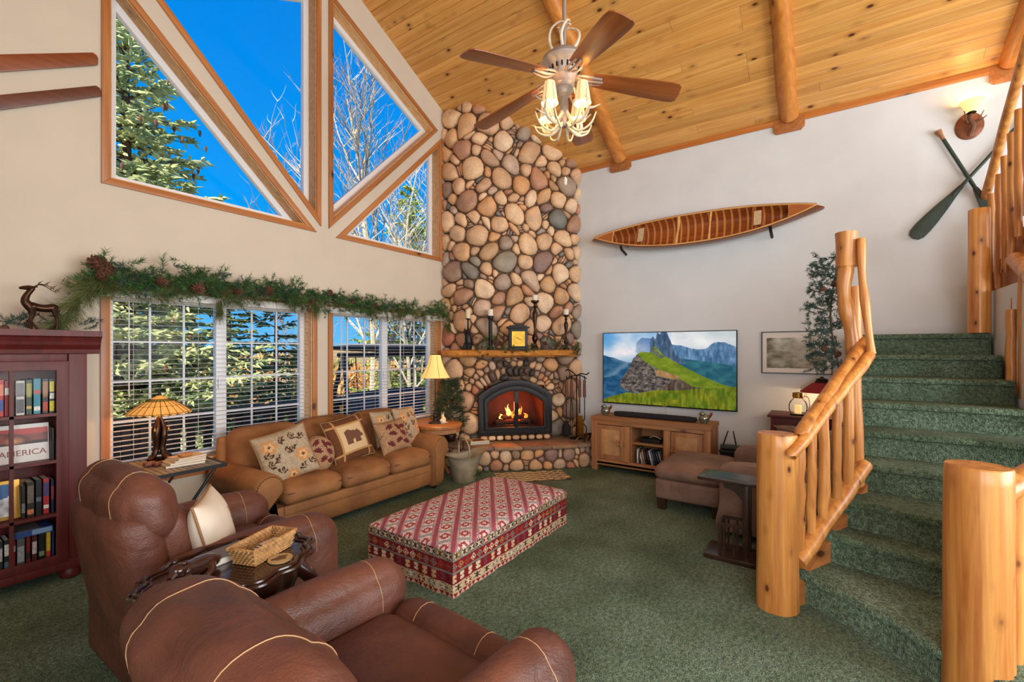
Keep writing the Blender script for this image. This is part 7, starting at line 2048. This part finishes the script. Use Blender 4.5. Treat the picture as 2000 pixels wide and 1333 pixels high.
# ---- trees
bark_c = simple('conifer_bark', (88,66,50), .9, var=.4, scale=9, bmp=.5, bscale=20)
def leaf_mat(name, a, b, sc=3.0):
    m, nt, bs_ = new_mat(name)
    n = N(nt, 'ShaderNodeTexNoise'); n.inputs['Scale'].default_value = sc; n.inputs['Detail'].default_value = 6; nt.links.new(coords(nt), n.inputs['Vector'])
    nt.links.new(ramp(nt, n.outputs[0], [(.32, lin(a)), (.66, lin(b))]), bs_.inputs['Base Color']); bs_.inputs['Roughness'].default_value = .75; return m
def sprig(vs, fs, p, d, L, w, rr):
    """needle covered shoot: a four sided spindle"""
    e = d.orthogonal().normalized(); f = d.cross(e); a0 = rr.uniform(0, 1.5)
    b = len(vs); vs.append(tuple(p))
    m = p+d*(L*.45)
    for k in range(4):
        a = a0+k*PI/2; vs.append(tuple(m+(e*math.cos(a)+f*math.sin(a))*w))
    vs.append(tuple(p+d*L))
    for k in range(4): fs.append((b, b+1+k, b+1+(k+1)%4)); fs.append((b+5, b+1+(k+1)%4, b+1+k))
def spruce(label, x, y, H, R, mat, seed, dens=1.0, z0=None, sl=.17, sw=.026, cones=0, bare=.08, grp='conifers outside'):
    rr = random.Random(seed); zb = ground_z(x, y) if z0 is None else z0
    t = thing('spruce_tree', label, 'tree', (x, y, zb), 0, grp)
    MB().tube([(0,0,0),(0,0,H*.5),(0,0,H)], [.03*H**.8, .018*H**.8, .006], 9).build('trunk', bark_c, t, True)
    vs = []; fs = []; br = MB(); tips = []
    z = H*bare; 
    while z < H*.985:
        f = 1-z/H; L = R*(f**.85)*rr.uniform(.8,1.12)+.05; nb = max(4, int(7*dens))
        for k in range(nb):
            a = rr.uniform(0, 2*PI); l = L*rr.uniform(.72,1.1); dz = -.18*l if f > .25 else .25*l
            pts = [Vector((0,0,z))+Vector((math.cos(a)*l*q, math.sin(a)*l*q, dz*q+.18*l*q*q)) for q in (0,.35,.7,1.0)]
            br.tube(pts, [.012*l+.006,.009*l+.004,.006*l+.002,.002], 4, cap=False)
            n = max(5, int(l*17*dens))
            for i in range(n):
                q = (rr.random())**.75*.97+.03; s = q*3; i0 = min(2, int(s)); p = pts[i0].lerp(pts[i0+1], s-i0)
                out = Vector((math.cos(a), math.sin(a), .1)); side = Vector((-math.sin(a), math.cos(a), 0))*rr.choice((-1,1))
                tw = (1-q)*l*.42*rr.uniform(.5,1)+.08
                d = (out*.55+side*rr.uniform(.5,1)+Vector((0,0,rr.uniform(-.35,.15)))).normalized()
                m = max(1, int(tw/(sl*.6)))
                for k2 in range(m):
                    pp = p+d*(tw*k2/m); dd = (d+Vector((rr.uniform(-.5,.5), rr.uniform(-.5,.5), rr.uniform(-.4,.35)))).normalized()
                    sprig(vs, fs, pp, dd, sl*rr.uniform(.7,1.2), sw*rr.uniform(.8,1.25), rr)
            sprig(vs, fs, pts[2], (pts[3]-pts[2]).normalized(), (pts[3]-pts[2]).length+sl*.5, sw, rr); tips.append(pts[3])
        z += H*.030/max(.6, dens**.5)
    stuff(MB().add(vs, fs).build('foliage', mat, t)); br.build('branches', bark_c, t)
    if cones:
        cm = MB()
        for i in range(cones):
            p = rr.choice(tips); p = p*rr.uniform(.6,1.0) if False else p+Vector((rr.uniform(-.15,.15), rr.uniform(-.15,.15), -.02))
            cm.lathe([(.004,-.0),(.022,-.02),(.024,-.06),(.008,-.11)], 6, tuple(p))
        stuff(cm.build('hanging_cones', M['cone'], t))
    return t
LG = leaf_mat('spruce_sunlit', (130,140,58), (214,208,112)); LB = leaf_mat('spruce_blue', (112,132,84), (206,206,142)); LD = leaf_mat('spruce_dark', (58,80,46), (124,140,72)); LP = leaf_mat('pine_bright', (96,126,44), (176,186,76))
spruce('big cone laden spruce filling the left triangular window', 2.35, 8.7, 9.0, 2.5, LB, 1, 1.5, cones=170)
spruce('dense yellow green spruce seen behind the stained glass lamp', 2.95, 9.9, 5.2, 2.3, LG, 2, 1.3)
spruce('dark spruce with open branches in the right half of the wide window', 4.95, 9.3, 4.6, 2.0, LD, 3, .75)
spruce('slender distant spruce whose tip shows above the wide window', 11.3, 26.0, 9.6, 1.8, LD, 4, .9, sl=.30, sw=.06)
spruce('bright green pine behind the bare trees near the chimney', 11.3, 12.2, 9.0, 2.6, LP, 5, 1.0, sl=.22, sw=.03)
spruce('low spruce beyond the deck between the two windows', 6.4, 10.5, 3.4, 1.7, LG, 6, .9)
spruce('yellow green spruce left of the stained glass lamp outside', 1.2, 8.6, 4.6, 1.8, LG, 7, 1.1)
rb_ = random.Random(31)
def bare_tree(label, x, y, H, seed, mat, r0=.07, grp='bare trees outside', stems=1):
    rr = random.Random(seed); t = thing('bare_aspen', label, 'tree', (x, y, ground_z(x, y)), 0, grp)
    tw = MB()
    def grow(p, d, L, r, lvl):
        pts = [p]; q = p.copy(); dd = d.copy(); n = 6
        for i in range(n):
            dd = (dd+Vector((rr.uniform(-.16,.16), rr.uniform(-.16,.16), rr.uniform(-.02,.14)))).normalized(); q = q+dd*(L/n); pts.append(q.copy())
        mb = tw if lvl > 0 else MB()
        mb.tube(pts, [r*(1-.82*i/n) for i in range(n+1)], 5 if lvl < 2 else 3, cap=False)
        if lvl == 0: mb.build('trunk', mat, t, True)
        if lvl < 3:
            k = (14, 6, 3)[lvl]
            for i in range(k):
                s = rr.uniform(.22 if lvl == 0 else .15, .98)*n; i0 = min(n-1, int(s)); b = pts[i0].lerp(pts[i0+1], s-i0)
                a = rr.uniform(0, 2*PI); up = 1.05 if lvl == 0 else .75
                d2 = (Vector((math.cos(a), math.sin(a), 0))*.62+dd*up).normalized()
                grow(b, d2, L*(.42 if lvl == 0 else .55)*(1.15-.5*s/n)*rr.uniform(.7,1.1), r*.45*(1-.6*s/n)+.0045, lvl+1)
    for s in range(stems): grow(Vector((rr.uniform(-.3,.3)*(stems > 1), rr.uniform(-.3,.3)*(stems > 1), 0)), Vector((rr.uniform(-.12,.12), rr.uniform(-.1,.1), 1)).normalized(), H*rr.uniform(.85,1), r0, 0)
    stuff(tw.build('twigs', mat, t))
asp = simple('aspen_bark', (196,180,152), .8, var=.25, scale=7); asp2 = simple('aspen_bark_grey', (150,134,112), .8, var=.25, scale=7)
bare_tree('white barked bare tree with a straight trunk near the window post', 7.75, 9.9, 10.4, 1, asp, .08)
bare_tree('many stemmed bare tree in the middle of the right window', 8.6, 10.4, 10.4, 2, asp2, .07, stems=2)
bare_tree('pale bare tree leaning toward the chimney side', 9.4, 9.9, 8.6, 3, asp, .065, stems=2)
bare_tree('thin bare tree showing at the lower corner of the tall left window', 7.6, 12.6, 9.2, 4, asp2, .06)
bare_tree('second white barked bare tree behind the right windows', 10.6, 12.2, 9.8, 5, asp, .08, stems=2)
bare_tree('bare sapling in front of the dark spruce', 6.3, 11.5, 4.6, 6, asp2, .04)
# rust coloured brush on the slope
brm = [leaf_mat('rust_brush_%d' % i, a, b, 2.0) for i, (a, b) in enumerate((((150,84,34),(206,140,70)), ((170,110,50),(220,170,96)), ((110,104,44),(170,158,80))))]
vs = []; fs = []
bm_ = []
for k in range(3):
    rr = random.Random(50+k); vs = []; fs = []
    for i in range(150):
        a = rr.uniform(0, 2*PI); e = rr.uniform(.1, 1.4); d = Vector((math.cos(a)*math.cos(e), math.sin(a)*math.cos(e), math.sin(e)))
        sprig(vs, fs, d*rr.uniform(.05,.75)*.9, (d+Vector((0,0,.3))).normalized(), rr.uniform(.25,.5), .05, rr)
    mm = MB().add(vs, fs).mesh('brush'); bm_.append(mm)
vs = []; fs = []
for k in range(3):
    sv = []; sf = []; src = bm_[k]
    for i in range(34):
        x = rb_.uniform(3, 28); y = rb_.uniform(13, 36); sc = rb_.uniform(1.0, 2.3); T = Matrix.Translation((x, y, ground_z(x, y)-.1)) @ Matrix.Rotation(rb_.uniform(0, 6), 4, 'Z') @ Matrix.Diagonal((sc*1.3, sc*1.3, sc, 1))
        b = len(sv); sv += [tuple(T @ v.co) for v in src.vertices]; sf += [tuple(q+b for q in p.vertices) for p in src.polygons]
    if k == 0: sb_ = thing('scrub_brush', 'rust and straw coloured scrub covering the slope beyond the deck', 'scrub'); sb_['kind'] = 'stuff'
    stuff(MB().add(sv, sf).build('scrub', brm[k], sb_))
